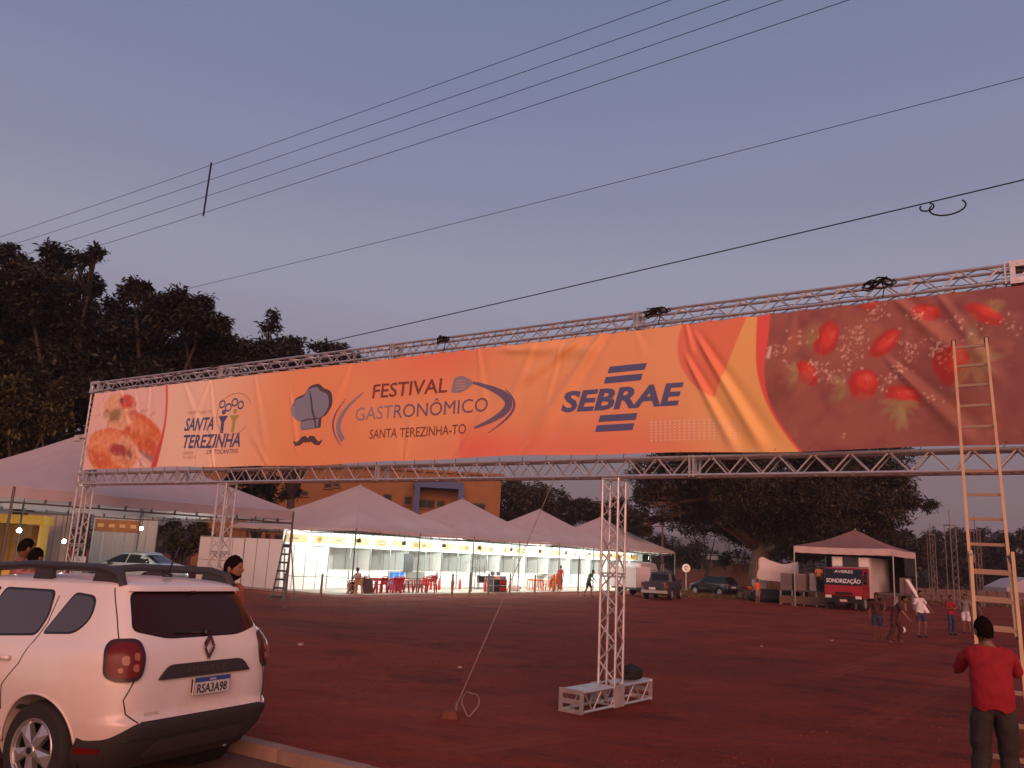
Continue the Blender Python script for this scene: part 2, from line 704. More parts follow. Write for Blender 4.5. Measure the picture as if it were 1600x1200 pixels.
for i, (px_, py_, s_, lab) in enumerate(((470, 1010, .08, 'small crumpled white scrap on the dirt right of the SUV'), (718, 1046, .05, 'tiny pale scrap on the dirt above the rope stake'), (1190, 1012, .05, 'small pale scrap on the dirt in the middle of the lot'), (1300, 1003, .06, 'pale flattened cup on the dirt left of the crouching player'))):
    g_ = G(px_, py_)
    mb = MB().ell((0, 0, 0), (s_, s_ * .7, s_ * .45), 9, 6)
    mb.v = [(x + random.uniform(-.25, .25) * s_, y + random.uniform(-.25, .25) * s_, max(-.3 * s_, z + random.uniform(-.2, .2) * s_)) for x, y, z in mb.v]
    tag(mb.build('paper_scrap', mat('scrap_pale', (.30, .22, .20), .8) if i == 0 else bpy.data.materials['scrap_pale'], None, (g_[0], g_[1], float(ground_z(g_[0], g_[1])) + .03 + s_ * .2)), lab, 'litter', 'scraps on the dirt')

# road beside the kerb and the kerb stones
M_road = mat('worn_asphalt', (.10, .055, .042), .9, var=.3, scale=2.5, bump=.5, bscale=40, dirt=(.2, .075, .05), dirt_amt=.7)
a0 = GU * -70 + GN * (KERB_N - .15)
a1 = GU * 70 + GN * (KERB_N - .15)
b0 = GU * -70 + GN * (KERB_N - 9)
b1 = GU * 70 + GN * (KERB_N - 9)
MB().poly([(p[0], p[1], ROAD_Z) for p in (b0, b1, a1, a0)]).build('road', M_road, kind='structure')
kerb = put('kerb', MB().bar((*(GU * -25 + GN * (KERB_N - .075))[:2], ROAD_Z - .12), (*(GU * 25 + GN * (KERB_N - .075))[:2], ROAD_Z - .12), .17, .14).mesh('kerb', M_conc), kind='structure')
kst = MB().box((0, 0, 0), (.985, .15, .24)).mesh('kerb_stone', M_conc)
for k in range(-14, 16):
    p = GU * (k + .5) + GN * (KERB_N - .075)
    o = put('kerb_stone', kst, kerb, (p[0], p[1], ROAD_Z + .0 + random.uniform(-.006, .004)), (0, 0, math.atan2(GU[1], GU[0]) + random.uniform(-.006, .006)))

# distant hills
def build_hills():
    nx, ny = 160, 10
    xs = np.linspace(-1500, 2200, nx)
    v, f = [], []
    for j in range(ny):
        t = j / (ny - 1)
        for i, x in enumerate(xs):
            prof = 52 + 16 * math.sin(x / 230 + .7) + 10 * math.sin(x / 97 + 2) + 5 * math.sin(x / 41) + 2 * math.sin(x / 17)
            prof += 14 * math.exp(-((x - 190) / 120) ** 2) - 16 * math.exp(-((x - 330) / 90) ** 2)
            v.append((x, 1150 + 700 * t, max(0, prof) * math.sin(t * math.pi) ** .7 - 1.5))
    for j in range(ny - 1):
        for i in range(nx - 1):
            f.append((j * nx + i, j * nx + i + 1, (j + 1) * nx + i + 1, (j + 1) * nx + i))
    mb = MB()
    mb.add(v, f)
    mb.build('hills', mat('wooded_hill', (.055, .06, .035), .95, var=.35, scale=.02, bump=.4, bscale=.05), kind='structure', smooth='all')


build_hills()

# ================================================================== GATE OF LATTICE TRUSS
GO = np.array([-11.75, 22.72, 0.0])
GRZ = math.atan2(GU[1], GU[0])
gate = thing('truss_gate', 'long pink-lit aluminium lattice truss gate spanning the dirt lot, carrying the orange banner', 'truss gate', GO, GRZ)
GL = 26.2


def zig(pitch, L0, L1):
    n = max(1, round((L1 - L0) / pitch))
    return [L0 + (L1 - L0) * k / n for k in range(n + 1)]


def beam(name, z0, z1, dep, joints, x0=0.0, x1=GL, rc=.026):
    mb = MB()
    for (y, z) in ((0, z0), (0, z1), (dep, z0), (dep, z1)):
        mb.tube([(x0, y, z), (x1, y, z)], rc, 8)
    part = mb.build(name, M_alu, gate, smooth=True)
    edges = [x0] + joints + [x1]
    rear = MB()
    for a, b in zip(edges[:-1], edges[1:]):
        xs = zig(.262, a + .07, b - .07)
        for k in range(len(xs) - 1):
            za, zb = (z0, z1) if k % 2 == 0 else (z1, z0)
            strut('brace', (xs[k], 0, za), (xs[k + 1], 0, zb), .0135, M_alu, part, 6)
            rear.tube([(xs[k], dep, za), (xs[k + 1], dep, zb)], .011, 5)
            ya, yb = (0, dep) if k % 2 == 0 else (dep, 0)
            rear.tube([(xs[k], ya, z0), (xs[k + 1], yb, z0)], .009, 5)
            rear.tube([(xs[k], ya, z1), (xs[k + 1], yb, z1)], .009, 5)
    rear.build('rear_bracing', M_alu_dull, part, kind='stuff', smooth=True, fix=False)
    for j in joints:
        pl = MB()
        for dx in (-.032, .032):
            for (c, d) in (((j + dx, 0, (z0 + z1) / 2), (.02, .06, z1 - z0 + .06)), ((j + dx, dep, (z0 + z1) / 2), (.02, .06, z1 - z0 + .06)),
                           ((j + dx, dep / 2, z0), (.02, dep - .06, .05)), ((j + dx, dep / 2, z1), (.02, dep - .06, .05))):
                pl.box(c, d)
        for z in (z0 + .05, z1 - .05):
            for y in (0, dep):
                pl.tube([(j - .075, y, z), (j + .075, y, z)], .011, 6)
        pl.build('joint_plate', M_alu, part)
    return part


beam('lower_beam', 3.70, 3.99, .29, [4.36, 10.87, 17.54], .3, GL)
beam('upper_beam', 6.28, 6.52, .27, [5.52, 11.01, 16.53, 22.06], .3, GL)


def column(x, ztop, dep=.29, w=.29, z0=.06, lean=0.0):
    mb = MB()
    P = {}
    for i, xx in enumerate((x, x + w)):
        for j, y in enumerate((0, dep)):
            P[i, j] = lambda z, xx=xx, y=y: (xx + lean * (z - 3.7), y, z)
            mb.tube([P[i, j](z0), P[i, j](ztop)], .024, 8)
    part = mb.build('column', M_alu, gate, smooth=True)
    zs = zig(.29, z0 + .08, ztop - .08)
    rear = MB()
    for k in range(len(zs) - 1):
        a, b = (0, 1) if k % 2 == 0 else (1, 0)
        strut('brace', P[a, 0](zs[k]), P[b, 0](zs[k + 1]), .0135, M_alu, part, 6)
        strut('brace', P[1, a](zs[k]), P[1, b](zs[k + 1]), .0135, M_alu, part, 6)
        rear.tube([P[b, 1](zs[k]), P[a, 1](zs[k + 1])], .011, 5)
        rear.tube([P[0, b](zs[k]), P[0, a](zs[k + 1])], .011, 5)
    rear.build('rear_bracing', M_alu_dull, part, kind='stuff', smooth=True, fix=False)
    for z in (z0, ztop - .015) + ((2.05,) if ztop < 4 else (2.05, 4.1)):
        pl = MB()
        for dz in ((0, .05) if 1 < z < ztop - .1 else (0,)):
            for (a, b) in (((0, 0), (1, 0)), ((1, 0), (1, 1)), ((1, 1), (0, 1)), ((0, 1), (0, 0))):
                pl.bar(P[a](z + dz), P[b](z + dz), .05, .022)
        pl.build('collar_plate', M_alu, part)
    return part


column(-.01, 6.56)
column(5.93, 3.675)
column(15.97, 3.675)
column(GL + .02, 6.56)


def corner_block(x, z0, z1, dep):
    mb = MB()
    w = .33
    for (xx) in (x, x + w):
        for y in (-.01, dep + .01):
            mb.box((xx, y, (z0 + z1) / 2), (.06, .05, z1 - z0 + .07))
    for y in (-.035, dep + .035):
        for z in (z0, z1):
            mb.box((x + w / 2, y, z), (w + .08, .012, .085))
    for z in (z0 - .03, z1 + .03):
        mb.box((x + w / 2, dep / 2, z), (w + .06, dep, .012))
    for (xx, z) in ((x + .06, z0), (x + w - .06, z0), (x + .06, z1), (x + w - .06, z1)):
        mb.tube([(xx, -.05, z), (xx, -.03, z)], .014, 6)
    return mb.build('corner_block', M_alu, gate)


corner_block(-.04, 3.70, 3.99, .29)
corner_block(-.04, 6.28, 6.52, .27)
corner_block(22.12, 6.28, 6.52, .27)


def foot_frame(x, length, mname='foot_frame', skew=0.0, ratio=.42):
    """flat truss section lying on the ground under a column"""
    mb = MB()
    a, b = -length * ratio, length * (1 - ratio)
    ca, sa = math.cos(skew), math.sin(skew)

    def T(s, t, z):       # s along the section, t across
        return (x + .145 + t * ca + s * sa, .145 + s * ca - t * sa, z)
    for t in (-.19, .19):
        for z in (.045, .33):
            mb.tube([T(a, t, z), T(b, t, z)], .026, 8)
    part = mb.build(mname, M_alu, gate, smooth=True)
    zz = zig(.24, a + .06, b - .06)
    for t in (-.19, .19):
        for k in range(len(zz) - 1):
            z0, z1 = (.045, .33) if k % 2 else (.33, .045)
            strut('brace', T(zz[k], t, z0), T(zz[k + 1], t, z1), .012, M_alu, part, 6)
    pl = MB()
    for s in (a, b):
        pl = MB()
        for z in (.045, .185, .33):
            pl.bar(T(s, -.2, z), T(s, .2, z), .02, .07)
        for t in (-.19, .19):
            pl.bar(T(s, t, .02), T(s, t, .36), .06, .03)
        pl.build('end_plate', M_alu, part)
    pp = MB()
    pp.bar(T(a, 0, .352), T(-.17, 0, .352), .34, .008)
    pp.bar(T(.17, 0, .352), T(b, 0, .352), .34, .008)
    pp.build('top_plate', M_alu_dull, part)
    pm = MB()
    for t in (-.22, .22):
        pm.bar(T(-.15, t, .19), T(.15, t, .19), .012, .34)
    pm.build('fixing_plate', M_alu_dull, part)
    return part, T


_, FT = foot_frame(15.92, 2.15, skew=.09, ratio=.49)
foot_frame(5.93, 2.1)
foot_frame(-.01, 2.1)
foot_frame(GL + .02, 2.1)

# cable knots and cable run on the upper beam
for i, (px, w) in enumerate(((14.9 - 2.5, .35), (16.95, .5), (20.45, .45))):
    t = thing('cable_coil', ['loose black cable coil tied on the upper truss above the word FESTIVAL', 'black cable coil hung on the upper truss beside the middle joint', 'large black cable coil tied on the upper truss above the strawberries'][i],
              'cable coil', (0, 0, 0), 0, 'cable coils on the upper truss')
    base = GO + GU * px + np.array([0, 0, 6.44])
    for q in range(3):
        pts = []
        for k in range(15):
            a = k / 14 * 2 * math.pi * 1.7 + q * 1.3
            p = base + GU * (w * (.22 + .22 * random.random()) * math.cos(a) + (q - 1) * w * .16) - GN * (.06 + .02 * q) + np.array([0, 0, random.uniform(.03, .10) * math.sin(a * 1.3 + q) + .03])
            pts.append(p)
        MB().tube(pts, .013, 5).build('cable_loop', M_wire, t, smooth='all')
    p = base - GN * .075
    MB().tube([p + np.array([0, 0, .1]), p + GU * .06 + np.array([0, 0, -.05]), p + GU * .03 + np.array([0, 0, -.2])], .009, 5).build('loose_end', M_wire, t, smooth='all')
pts = []
for k in range(60):
    x = 15.2 + k * .115
    pts.append(GO + GU * x + GN * .1 + np.array([0, 0, 6.40 + -.06 + .05 * math.sin(k * .5) * math.sin(k * .17)]))
tag(MB().tube(pts, .006, 5).build('power_cable', M_wire, smooth='all'), 'thin black cable woven along inside the upper truss', 'cable')

# small flood lamp on the left column
p0 = GO + GU * -.16 - GN * .1
t = thing('flood_lamp', 'small grey flood lamp fixed to the leftmost truss column', 'lamp', (p0[0], p0[1], 4.95), GRZ)
MB().box((0, 0, 0), (.2, .1, .17)).build('housing', mat('lamp_housing', (.45, .42, .40), .5), t)
MB().box((0, -.055, 0), (.17, .012, .14)).build('lens', mat('lamp_lens', (.5, .5, .5), .1), t)
MB().bar((.1, 0, 0), (.22, .06, 0), .03, .03).build('bracket', M_dark_steel, t)

# dark cloth left on the foot of the near column
def blob(name, c, r, m, label, cat, seed=0, squash=1.0, parent=None):
    mb = MB().ell((0, 0, 0), r, 18, 12)
    rr = np.random.default_rng(seed)
    ph = rr.uniform(0, 6, 6)
    vs = []
    for (x, y, z) in mb.v:
        k = 1 + .14 * math.sin(x / r[0] * 4 + ph[0]) + .14 * math.sin(y / r[1] * 5 + ph[1]) + .1 * math.sin(z / r[2] * 6 + ph[2])
        vs.append((x * k, y * k, max(z * k, -r[2] * .8)))
    mb.v = vs
    o = mb.build(name, m, parent, c, smooth='all')
    if label:
        tag(o, label, cat)
    return o


q = np.array(FT(.72, .02, .36))
wp = GO + GU * q[0] + GN * q[1]
cl = blob('cloth_bundle', (wp[0], wp[1], .36 + .105), (.2, .14, .13), M_black_matt, 'black cloth bundle lying on top of the column foot', 'bundle', 2)
q = np.array(FT(.4, .03, .36))
wp2 = GO + GU * q[0] + GN * q[1]
MB().tube([(wp2[0] - wp[0], wp2[1] - wp[1], -.06), (0, 0, -.03)], [.03, .06], 7).build('strap', M_black_matt, cl, smooth='all')

# guy rope with its stake and slack loop
P1 = GO + GU * 15.02 + np.array([0, 0, 3.67])
P2 = G(709, 1138, 0.0)
P2[2] = ground_z(P2[0], P2[1]) + .12
t = thing('guy_rope', 'thin pale guy rope running from the lower truss down to a ground stake', 'rope', (P2[0], P2[1], 0))
MB().tube([P1 - [P2[0], P2[1], 0], (P1 + P2) / 2 - [P2[0], P2[1], .03], P2 - [P2[0], P2[1], 0]], .0065, 6).build('rope', M_rope, t, smooth='all')
pts = []
for k in range(33):
    a = k / 32 * 2 * math.pi * 1.05
    pts.append((.20 + (.10 + .02 * math.sin(2 * a)) * math.cos(a + 2.4), .12 + .09 * math.sin(a * 2), P2[2] + .08 + (.15 + .02 * math.cos(3 * a)) * math.sin(a + 2.4)))
MB().tube(pts, .008, 5).build('slack_loop', M_rope, t, smooth='all')
s_ = tag(MB().tube([(0, 0, -.05), (.02, .03, .2)], .025, 7).build('ground_stake', M_dark_steel, None, (P2[0], P2[1], P2[2] - .12)), 'short iron stake driven into the red dirt holding the guy rope', 'stake')
blob('stone', (P2[0] - .07, P2[1] - .07, P2[2] - .08), (.12, .09, .085), mat('red_stone', (.13, .04, .026), .95, var=.4), 'rough reddish stone on the dirt beside the rope stake', 'stone', 5)

# ================================================================== BANNER
BX0, BX1, BZ0, BZ1 = .27, 25.4, 4.055, 6.205


def seg_fold(x, z, p, q, w, amp):
    p, q = np.array(p), np.array(q)
    d = q - p
    L = np.linalg.norm(d)
    d = d / L
    s = (x - p[0]) * d[0] + (z - p[1]) * d[1]
    n = -(x - p[0]) * d[1] + (z - p[1]) * d[0]
    e = np.clip(s / L, -.3, 1.3)
    env = np.exp(-np.clip(np.abs(e - .45) - .35, 0, 9) ** 2 / .03)
    ww = w * (.6 + .9 * np.clip(e, 0, 1))
    return amp * env * (np.exp(-(n / ww) ** 2) - .55 * np.exp(-((n - 1.7 * ww) / (1.3 * ww)) ** 2))


_fr = random.Random(11)
FOLDS = [((15.95, 6.2), (14.7, 4.5), .10, .050), ((15.6, 6.2), (14.3, 5.4), .08, .040), ((17.75, 5.8), (18.75, 4.05), .07, .05), ((17.55, 5.5), (18.3, 4.05), .06, .04),
         ((14.0, 6.1), (15.9, 5.95), .12, .045), ((20.6, 5.2), (21.5, 4.1), .08, .045), ((20.7, 6.15), (21.4, 5.3), .09, .04), ((19.2, 6.1), (19.0, 5.2), .1, .016),
         ((8.2, 5.6), (8.6, 4.3), .05, .012), ((4.3, 6.1), (5.2, 4.9), .08, .012), ((9.9, 6.1), (9.4, 5.0), .09, .014), ((21.2, 6.2), (21.9, 4.8), .07, .02),
         ((12.9, 4.1), (13.6, 5.0), .08, .015), ((14.4, 4.1), (15.3, 4.9), .06, .016), ((6.9, 6.1), (7.6, 4.3), .08, .009), ((2.2, 6.1), (2.9, 4.6), .06, .008)]
for k in range(26):
    x = _fr.uniform(.6, 25.0)
    d = _fr.uniform(-.8, .8)
    if _fr.random() < .6:
        FOLDS.append(((x, 6.2), (x + d, 6.2 - _fr.uniform(.5, 1.5)), _fr.uniform(.04, .09), _fr.uniform(.006, .022)))
    else:
        FOLDS.append(((x, 4.06), (x + d, 4.06 + _fr.uniform(.5, 1.2)), _fr.uniform(.04, .08), _fr.uniform(.006, .018)))


def bdisp(x, z):
    d = .035 * np.sin(math.pi * (z - BZ0) / (BZ1 - BZ0)) * (.6 + .4 * np.sin(x * .8))
    d = d + .007 * np.sin(x * 2.3 + z * 1.1) * np.sin(z * 1.7 + x * .35) + .004 * np.sin(x * 5.1 - z * 2.7)
    for (p, q, w, a) in FOLDS:
        d = d + seg_fold(x, z, p, q, w, a)
    return d


def bsurf(off):
    def fn(P):
        x, z = P[:, 0], P[:, 1]
        zz = z - np.clip((z - BZ0) / (BZ1 - BZ0), 0, 1) ** 6 * .022 * np.abs(np.sin(math.pi * (x - BX0 - .12) / .5)) + (BZ1 - z) / (BZ1 - BZ0) * (.03 * np.sin(x * .55) + .012 * np.sin(x * 1.9))
        return np.stack([x, -.075 - bdisp(x, z) - off, zz], 1)
    return fn


def proj_px(P):
    q = P - C0
    d = q @ _f
    return 800 + FPX * (q @ CR) / d, 600 - FPX * (q @ CU) / d


banner = None


def build_banner():
    global banner
    nx, nz = 1420, 124
    xs, zs = np.linspace(BX0, BX1, nx), np.linspace(BZ0, BZ1, nz)
    X, Z = np.meshgrid(xs, zs, indexing='ij')
    P = bsurf(0)(np.stack([X.ravel(), Z.ravel()], 1))
    W = GO[None] + P[:, :1] * GU[None] + P[:, 1:2] * GN[None]
    W[:, 2] = P[:, 2]
    px, py = proj_px(W)
    x, z = X.ravel(), Z.ravel()
    r = np.random.default_rng(5)

    def vnoise(a, b, f, seed, oct=4):
        out = 0
        rr = np.random.default_rng(seed)
        for o in range(oct):
            g = rr.random((64, 64))
            u_, v_ = a * f * 2 ** o, b * f * 2 ** o
            i, j = np.floor(u_).astype(int), np.floor(v_).astype(int)
            fu, fv = u_ - i, v_ - j
            fu, fv = fu * fu * (3 - 2 * fu), fv * fv * (3 - 2 * fv)
            i0, i1, j0, j1 = i % 64, (i + 1) % 64, j % 64, (j + 1) % 64
            out = out + (g[i0, j0] * (1 - fu) * (1 - fv) + g[i1, j0] * fu * (1 - fv) + g[i0, j1] * (1 - fu) * fv + g[i1, j1] * fu * fv) / 2 ** o
        return out / 1.9
    orange, cream, yellow, red = map(np.array, ((.87, .45, .22), (.88, .70, .54), (.87, .56, .23), (.85, .28, .18)))
    col = np.tile(orange, (len(x), 1))

    def over(mask, c):
        nonlocal col
        mask = np.clip(mask, 0, 1)[:, None]
        col = col * (1 - mask) + np.array(c) * mask

    def ss(v, a, b):
        t = np.clip((v - a) / (b - a), 0, 1)
        return t * t * (3 - 2 * t)
    over(1 - ss(x, 4.6, 8.2), cream)
    over(ss(x, 7, 9) * (1 - ss(x, 9.5, 12)) * .35, (.84, .24, .11))
    over(np.exp(-((x - 12.2) / 1.5) ** 2 - ((z - 6.2) / .8) ** 2) * .9, (.85, .26, .16))
    over(np.exp(-((x - 14.6) / 2.6) ** 2 - ((z - 4.0) / .55) ** 2), red)
    over(ss(x, 12.9, 13.0) * np.exp(-((x - 13.3) / .9) ** 2 - ((z - 4.2) / .5) ** 2) * .6, (.84, .16, .12))
    over(np.exp(-((x - 16.2) / 1.6) ** 2 - ((z - 4.1) / .5) ** 2) * .7, red)
    over(ss(x, 16.6, 18.2) * ss(z, 3.9, 4.6) * .55, yellow)
    over(ss(x, 17.3, 18.6) * .85, yellow)
    # large pale circle near the middle top and yellow disc
    dd = np.hypot((x - 14.95), (z - 6.55) * 1.0)
    over((1 - ss(dd, 1.05, 1.09)) * .35, (.88, .52, .20))
    dd = np.hypot(x - 18.9, z - 5.2)
    over((1 - ss(dd, 1.13, 1.16)) * .4, (.87, .52, .13))
    # red leaf-shaped disc
    dd = np.hypot((x - 18.15 + (z - 5.6) * .12), (z - 5.72) * .95)
    over((1 - ss(dd, .79, .815)) * ss(x + (z - 5) * .10, 17.2, 17.4) * .72 * (1 - ss(x - (z - 5.0) * .42, 17.97, 17.99)), (.80, .16, .12))
    # ---- left photograph: wraps on a plate
    cxa, cza, ra = .6, 5.15, 3.12
    edge = cxa + ra * np.sqrt(np.clip(1 - ((z - cza) / 3.3) ** 2, 0, 1))
    over(1 - ss(x - edge, -.02, .03), (.66, .10, .08))
    wr = .07 + .16 * ss(-z, -5.2, -4.05)
    inside = 1 - ss(x - edge + wr, -.04, .03)
    over(inside, (.82, .62, .56))
    Xz, Yz = (px - 100) * 4, (py - 560) * 4        # photo detail coordinates
    n1 = vnoise(x, z, 3.0, 1)
    n2 = vnoise(x, z, 9.0, 2)

    def ell(cx, cy, rx, ry, ang, c, soft=.25, wob=.25, amt=1.0, clip=None):
        ca, sa = math.cos(ang), math.sin(ang)
        a = ((Xz - cx) * ca + (Yz - cy) * sa) / rx
        b = (-(Xz - cx) * sa + (Yz - cy) * ca) / ry
        d = np.hypot(a, b) + wob * (n1 - .5)
        mk = (1 - ss(d, 1 - soft, 1 + soft * .4)) * amt
        if clip is not None:
            mk = mk * clip
        over(mk, c)
    ell(400, 600, 290, 60, 0, (.80, .58, .50), 1, .2, .6, inside)
    ell(520, 590, 150, 34, .75, (.26, .17, .17), .5, .2, .9, inside)
    ell(500, 470, 190, 95, .80, (.70, .19, .07), .15, .25, 1, inside)
    ell(470, 430, 150, 55, .80, (.82, .34, .15), .5, .3, .8, inside)
    ell(540, 540, 90, 40, .9, (.62, .13, .07), .6, .4, .7, inside)
    ell(350, 330, 105, 118, .2, (.82, .52, .33), .15, .3, 1, inside)
    ell(400, 270, 60, 50, .3, (.62, .10, .07), .3, .5, .95, inside)
    ell(365, 262, 22, 16, .3, (.12, .09, .07), .5, .4, .8, inside)
    ell(430, 350, 40, 40, 0, (.66, .17, .12), .5, .6, .8, inside)
    ell(320, 360, 44, 54, .2, (.28, .22, .08), .5, .9, .9, inside)
    ell(265, 350, 20, 36, .3, (.30, .15, .07), .6, .8, .7, inside)
    ell(300, 580, 165, 150, .25, (.76, .25, .09), .1, .2, 1, inside)
    ell(250, 520, 110, 70, -.2, (.86, .42, .20), .6, .3, .8, inside)
    ell(230, 640, 90, 45, .5, (.68, .18, .07), .6, .5, .8, inside)
    ell(380, 590, 90, 105, .1, (.84, .52, .32), .3, .3, .9, inside)
    ell(345, 575, 60, 40, .4, (.38, .06, .06), .4, .9, .95, inside)
    ell(410, 600, 16, 34, -.2, (.20, .10, .06), .5, .8, .8, inside)
    ell(370, 640, 60, 30, .2, (.66, .26, .10), .6, .8, .7, inside)
    fill = inside * (1 - ss(np.hypot((Xz - 350) / 300, (Yz - 480) / 300), .7, 1.0))
    over(ss(n2, .56, .72) * .35 * fill, (.88, .66, .48))
    over(ss(1 - n2, .58, .74) * .4 * fill, (.40, .12, .07))
    # ---- right photograph: strawberries on brown
    e1 = 18.62 + .025 * (z - 5.55) ** 2 + np.where(z < 5.55, .25 * (5.55 - z) ** 2, .02 * (z - 5.55))
    over(ss(x - e1, -.01, .012), (.80, .13, .11))
    e2 = e1 + .045 + .16 * ss(z, 4.6, 6.1)
    br = ss(x - e2, -.01, .012)
    over(br, (.33, .125, .11))
    over(br * ss(n1, .35, .75) * .5, (.38, .17, .12))
    over(br * ss(1 - n1, .5, .8) * .5, (.21, .07, .07))
    over(br * ss(x, 21.0, 22.1) * .6, (.20, .085, .095))
    Xz, Yz = (px - 1180) * 3.81, (py - 400) * 3.81
    for (cx, cy, rx, ry, a) in ((240, 520, 230, 46, -.6), (560, 560, 180, 60, -.5), (1050, 430, 160, 50, .6), (700, 420, 200, 30, .4), (1150, 880, 150, 50, .5)):
        ell(cx, cy, rx, ry, a, (.42, .17, .11), .9, 1.2, .5, br)
    for (cx, cy, rx, ry, a, c, am) in ((340, 480, 60, 95, .5, (.36, .27, .12), .5), (230, 700, 36, 90, .25, (.34, .22, .12), .75), (520, 820, 90, 40, -.5, (.32, .22, .12), .7),
                                       (1420, 300, 70, 40, -.3, (.42, .30, .14), .6), (700, 480, 70, 40, -.4, (.4, .22, .12), .5)):
        ell(cx, cy, rx, ry, a, c, .6, .8, am, br)
    S = [(425, 500, 105, 62, -1.1), (765, 525, 115, 48, -.75), (303, 700, 78, 50, .95), (640, 765, 88, 84, .3), (880, 840, 112, 62, .15), (1175, 655, 112, 105, .2),
         (1015, 335, 84, 42, .15), (1365, 345, 122, 46, .42), (680, 290, 62, 26, -.3)]
    for k, (cx, cy, rx, ry, a) in enumerate([(x_, y_, p_ * 1.08, q_ * 1.22, w_) for x_, y_, p_, q_, w_ in S]):
        ell(cx, cy, rx, ry, a, (.46, .04, .035), .25, .45, .95 if k < 8 else .6, br)
        ell(cx + rx * .15, cy - ry * .25, rx * .72, ry * .6, a, (.74, .08, .055), .6, .5, .85 if k < 8 else .5, br)
        ell(cx + rx * .3, cy - ry * .4, rx * .3, ry * .22, a, (.84, .30, .22), .9, .6, .35, br)
    def sepals(cx, cy, R, n, a0, spread, seed):
        q = np.random.default_rng(seed)
        for k in range(n):
            a = a0 + spread * (k / max(1, n - 1) - .5) + q.normal(0, .12)
            L = R * q.uniform(.7, 1.1)
            g = q.uniform(.75, 1.1)
            ell(cx + math.cos(a) * L * .55, cy + math.sin(a) * L * .55, L * .55, L * q.uniform(.13, .20), a, (.42 * g, .34 * g, .17 * g), .6, .6, .62, br)
            ell(cx + math.cos(a) * L * .5, cy + math.sin(a) * L * .5, L * .45, L * .035, a + .05, (.30 * g, .26 * g, .11 * g), .8, .3, .6, br)
    sepals(1285, 610, 190, 8, .25, 3.6, 1)
    sepals(1300, 640, 120, 5, .9, 2.2, 2)
    sepals(870, 870, 130, 7, 1.5, 3.4, 3)
    sepals(865, 900, 150, 3, 1.62, .5, 4)
    sepals(540, 770, 90, 5, 3.3, 2.4, 5)
    sepals(255, 690, 80, 5, 3.0, 2.6, 6)
    sepals(1410, 320, 60, 4, -.7, 2.0, 7)
    sepals(375, 480, 70, 3, 3.6, 1.6, 8)
    # seeds and mottling on the fruit
    redness = np.clip((col[:, 0] - col[:, 1] * 3.2) * 2.2, 0, 1) * br
    over(ss(n2, .52, .68) * redness * .35, (.45, .03, .03))
    over(ss(vnoise(x, z, 22.0, 8, 2), .66, .74) * redness * .5, (.80, .36, .20))
    over(ss(vnoise(x, z, 5.0, 9), .58, .78) * br * .35, (.46, .20, .13))
    # sesame and sugar specks
    for (cx, cy, sx, sy, n) in ((560, 560, 60, 90, 46), (430, 700, 70, 60, 34), (720, 330, 55, 40, 20), (900, 560, 60, 90, 34), (1080, 570, 80, 60, 44), (830, 700, 40, 40, 18), (950, 360, 40, 25, 14),
                                (130, 560, 60, 60, 12), (1230, 400, 80, 80, 14), (1500, 420, 60, 70, 12), (340, 640, 40, 20, 12), (750, 770, 40, 40, 10), (1050, 830, 60, 50, 8), (620, 480, 30, 60, 14), (520, 1060, 20, 14, 2), (240, 500, 90, 40, 14)):
        for q in range(n):
            a, b = r.normal(cx, sx * .7), r.normal(cy, sy * .7)
            k = r.uniform(3.5, 8.5)
            ang = r.uniform(0, 3.1)
            near = (np.abs(Xz - a) < 20) & (np.abs(Yz - b) < 20)
            ii = np.nonzero(near)[0]
            ca, sa = math.cos(ang), math.sin(ang)
            dx, dy = Xz[ii] - a, Yz[ii] - b
            d = np.hypot((dx * ca + dy * sa) / (k * 1.5), (-dx * sa + dy * ca) / (k * .9))
            mk = (np.clip(1.25 - d, 0, 1) * r.uniform(.5, .95) * br[ii])[:, None]
            col[ii] = col[ii] * (1 - mk) + np.array((.84, .60, .48)) * mk
    for k in range(5):
        near = np.hypot(Xz - 75 - k * 4, Yz - 600 + k * 14) / (14 - k)
        over(np.clip(1.3 - near, 0, 1) * .9, (.84, .66, .60))
    idx = np.arange(nx * nz).reshape(nx, nz)
    F = np.stack([idx[:-1, :-1], idx[1:, :-1], idx[1:, 1:], idx[:-1, 1:]], -1).reshape(-1, 4)
    me = bpy.data.meshes.new('banner')
    me.vertices.add(len(P))
    me.vertices.foreach_set('co', P.astype(np.float32).ravel())
    me.loops.add(F.size)
    me.loops.foreach_set('vertex_index', F.ravel().astype(np.int32))
    me.polygons.add(len(F))
    me.polygons.foreach_set('loop_start', np.arange(0, F.size, 4, dtype=np.int32))
    me.polygons.foreach_set('use_smooth', np.ones(len(F), bool))
    me.update(calc_edges=True)
    ca_ = me.color_attributes.new('Col', 'FLOAT_COLOR', 'POINT')
    ca_.data.foreach_set('color', np.concatenate([np.clip(col, 0, 1), np.ones((len(col), 1))], 1).astype(np.float32).ravel())
    me.materials.append(colmat('banner_print', .55, .35))
    banner = put('banner', me, None, GO, (0, 0, GRZ))
    tag(banner, 'long orange printed festival banner with lettering, wraps and strawberries, stretched between the two truss beams', 'banner')


build_banner()
PR = {k: mat('print_' + k, c, .55, spec=.35) for k, c in dict(navy=(.085, .12, .26), brown=(.22, .075, .065), grey_blue=(.30, .29, .36), dusk_blue=(.17, .15, .25), hat=(.25, .29, .40), hat_edge=(.10, .075, .09),
                                                            hat_fold=(.075, .085, .14), moustache=(.10, .075, .085), blue=(.11, .135, .29), violet=(.20, .13, .24), white=(.85, .70, .60), pale=(.70, .60, .57), green=(.42, .42, .12), faint=(.60, .36, .25)).items()}


def decal(v, f, name, m, off=.004, step=.05, label=None):
    return warp(v, f, bsurf(off), name, m, banner, step, label=label)


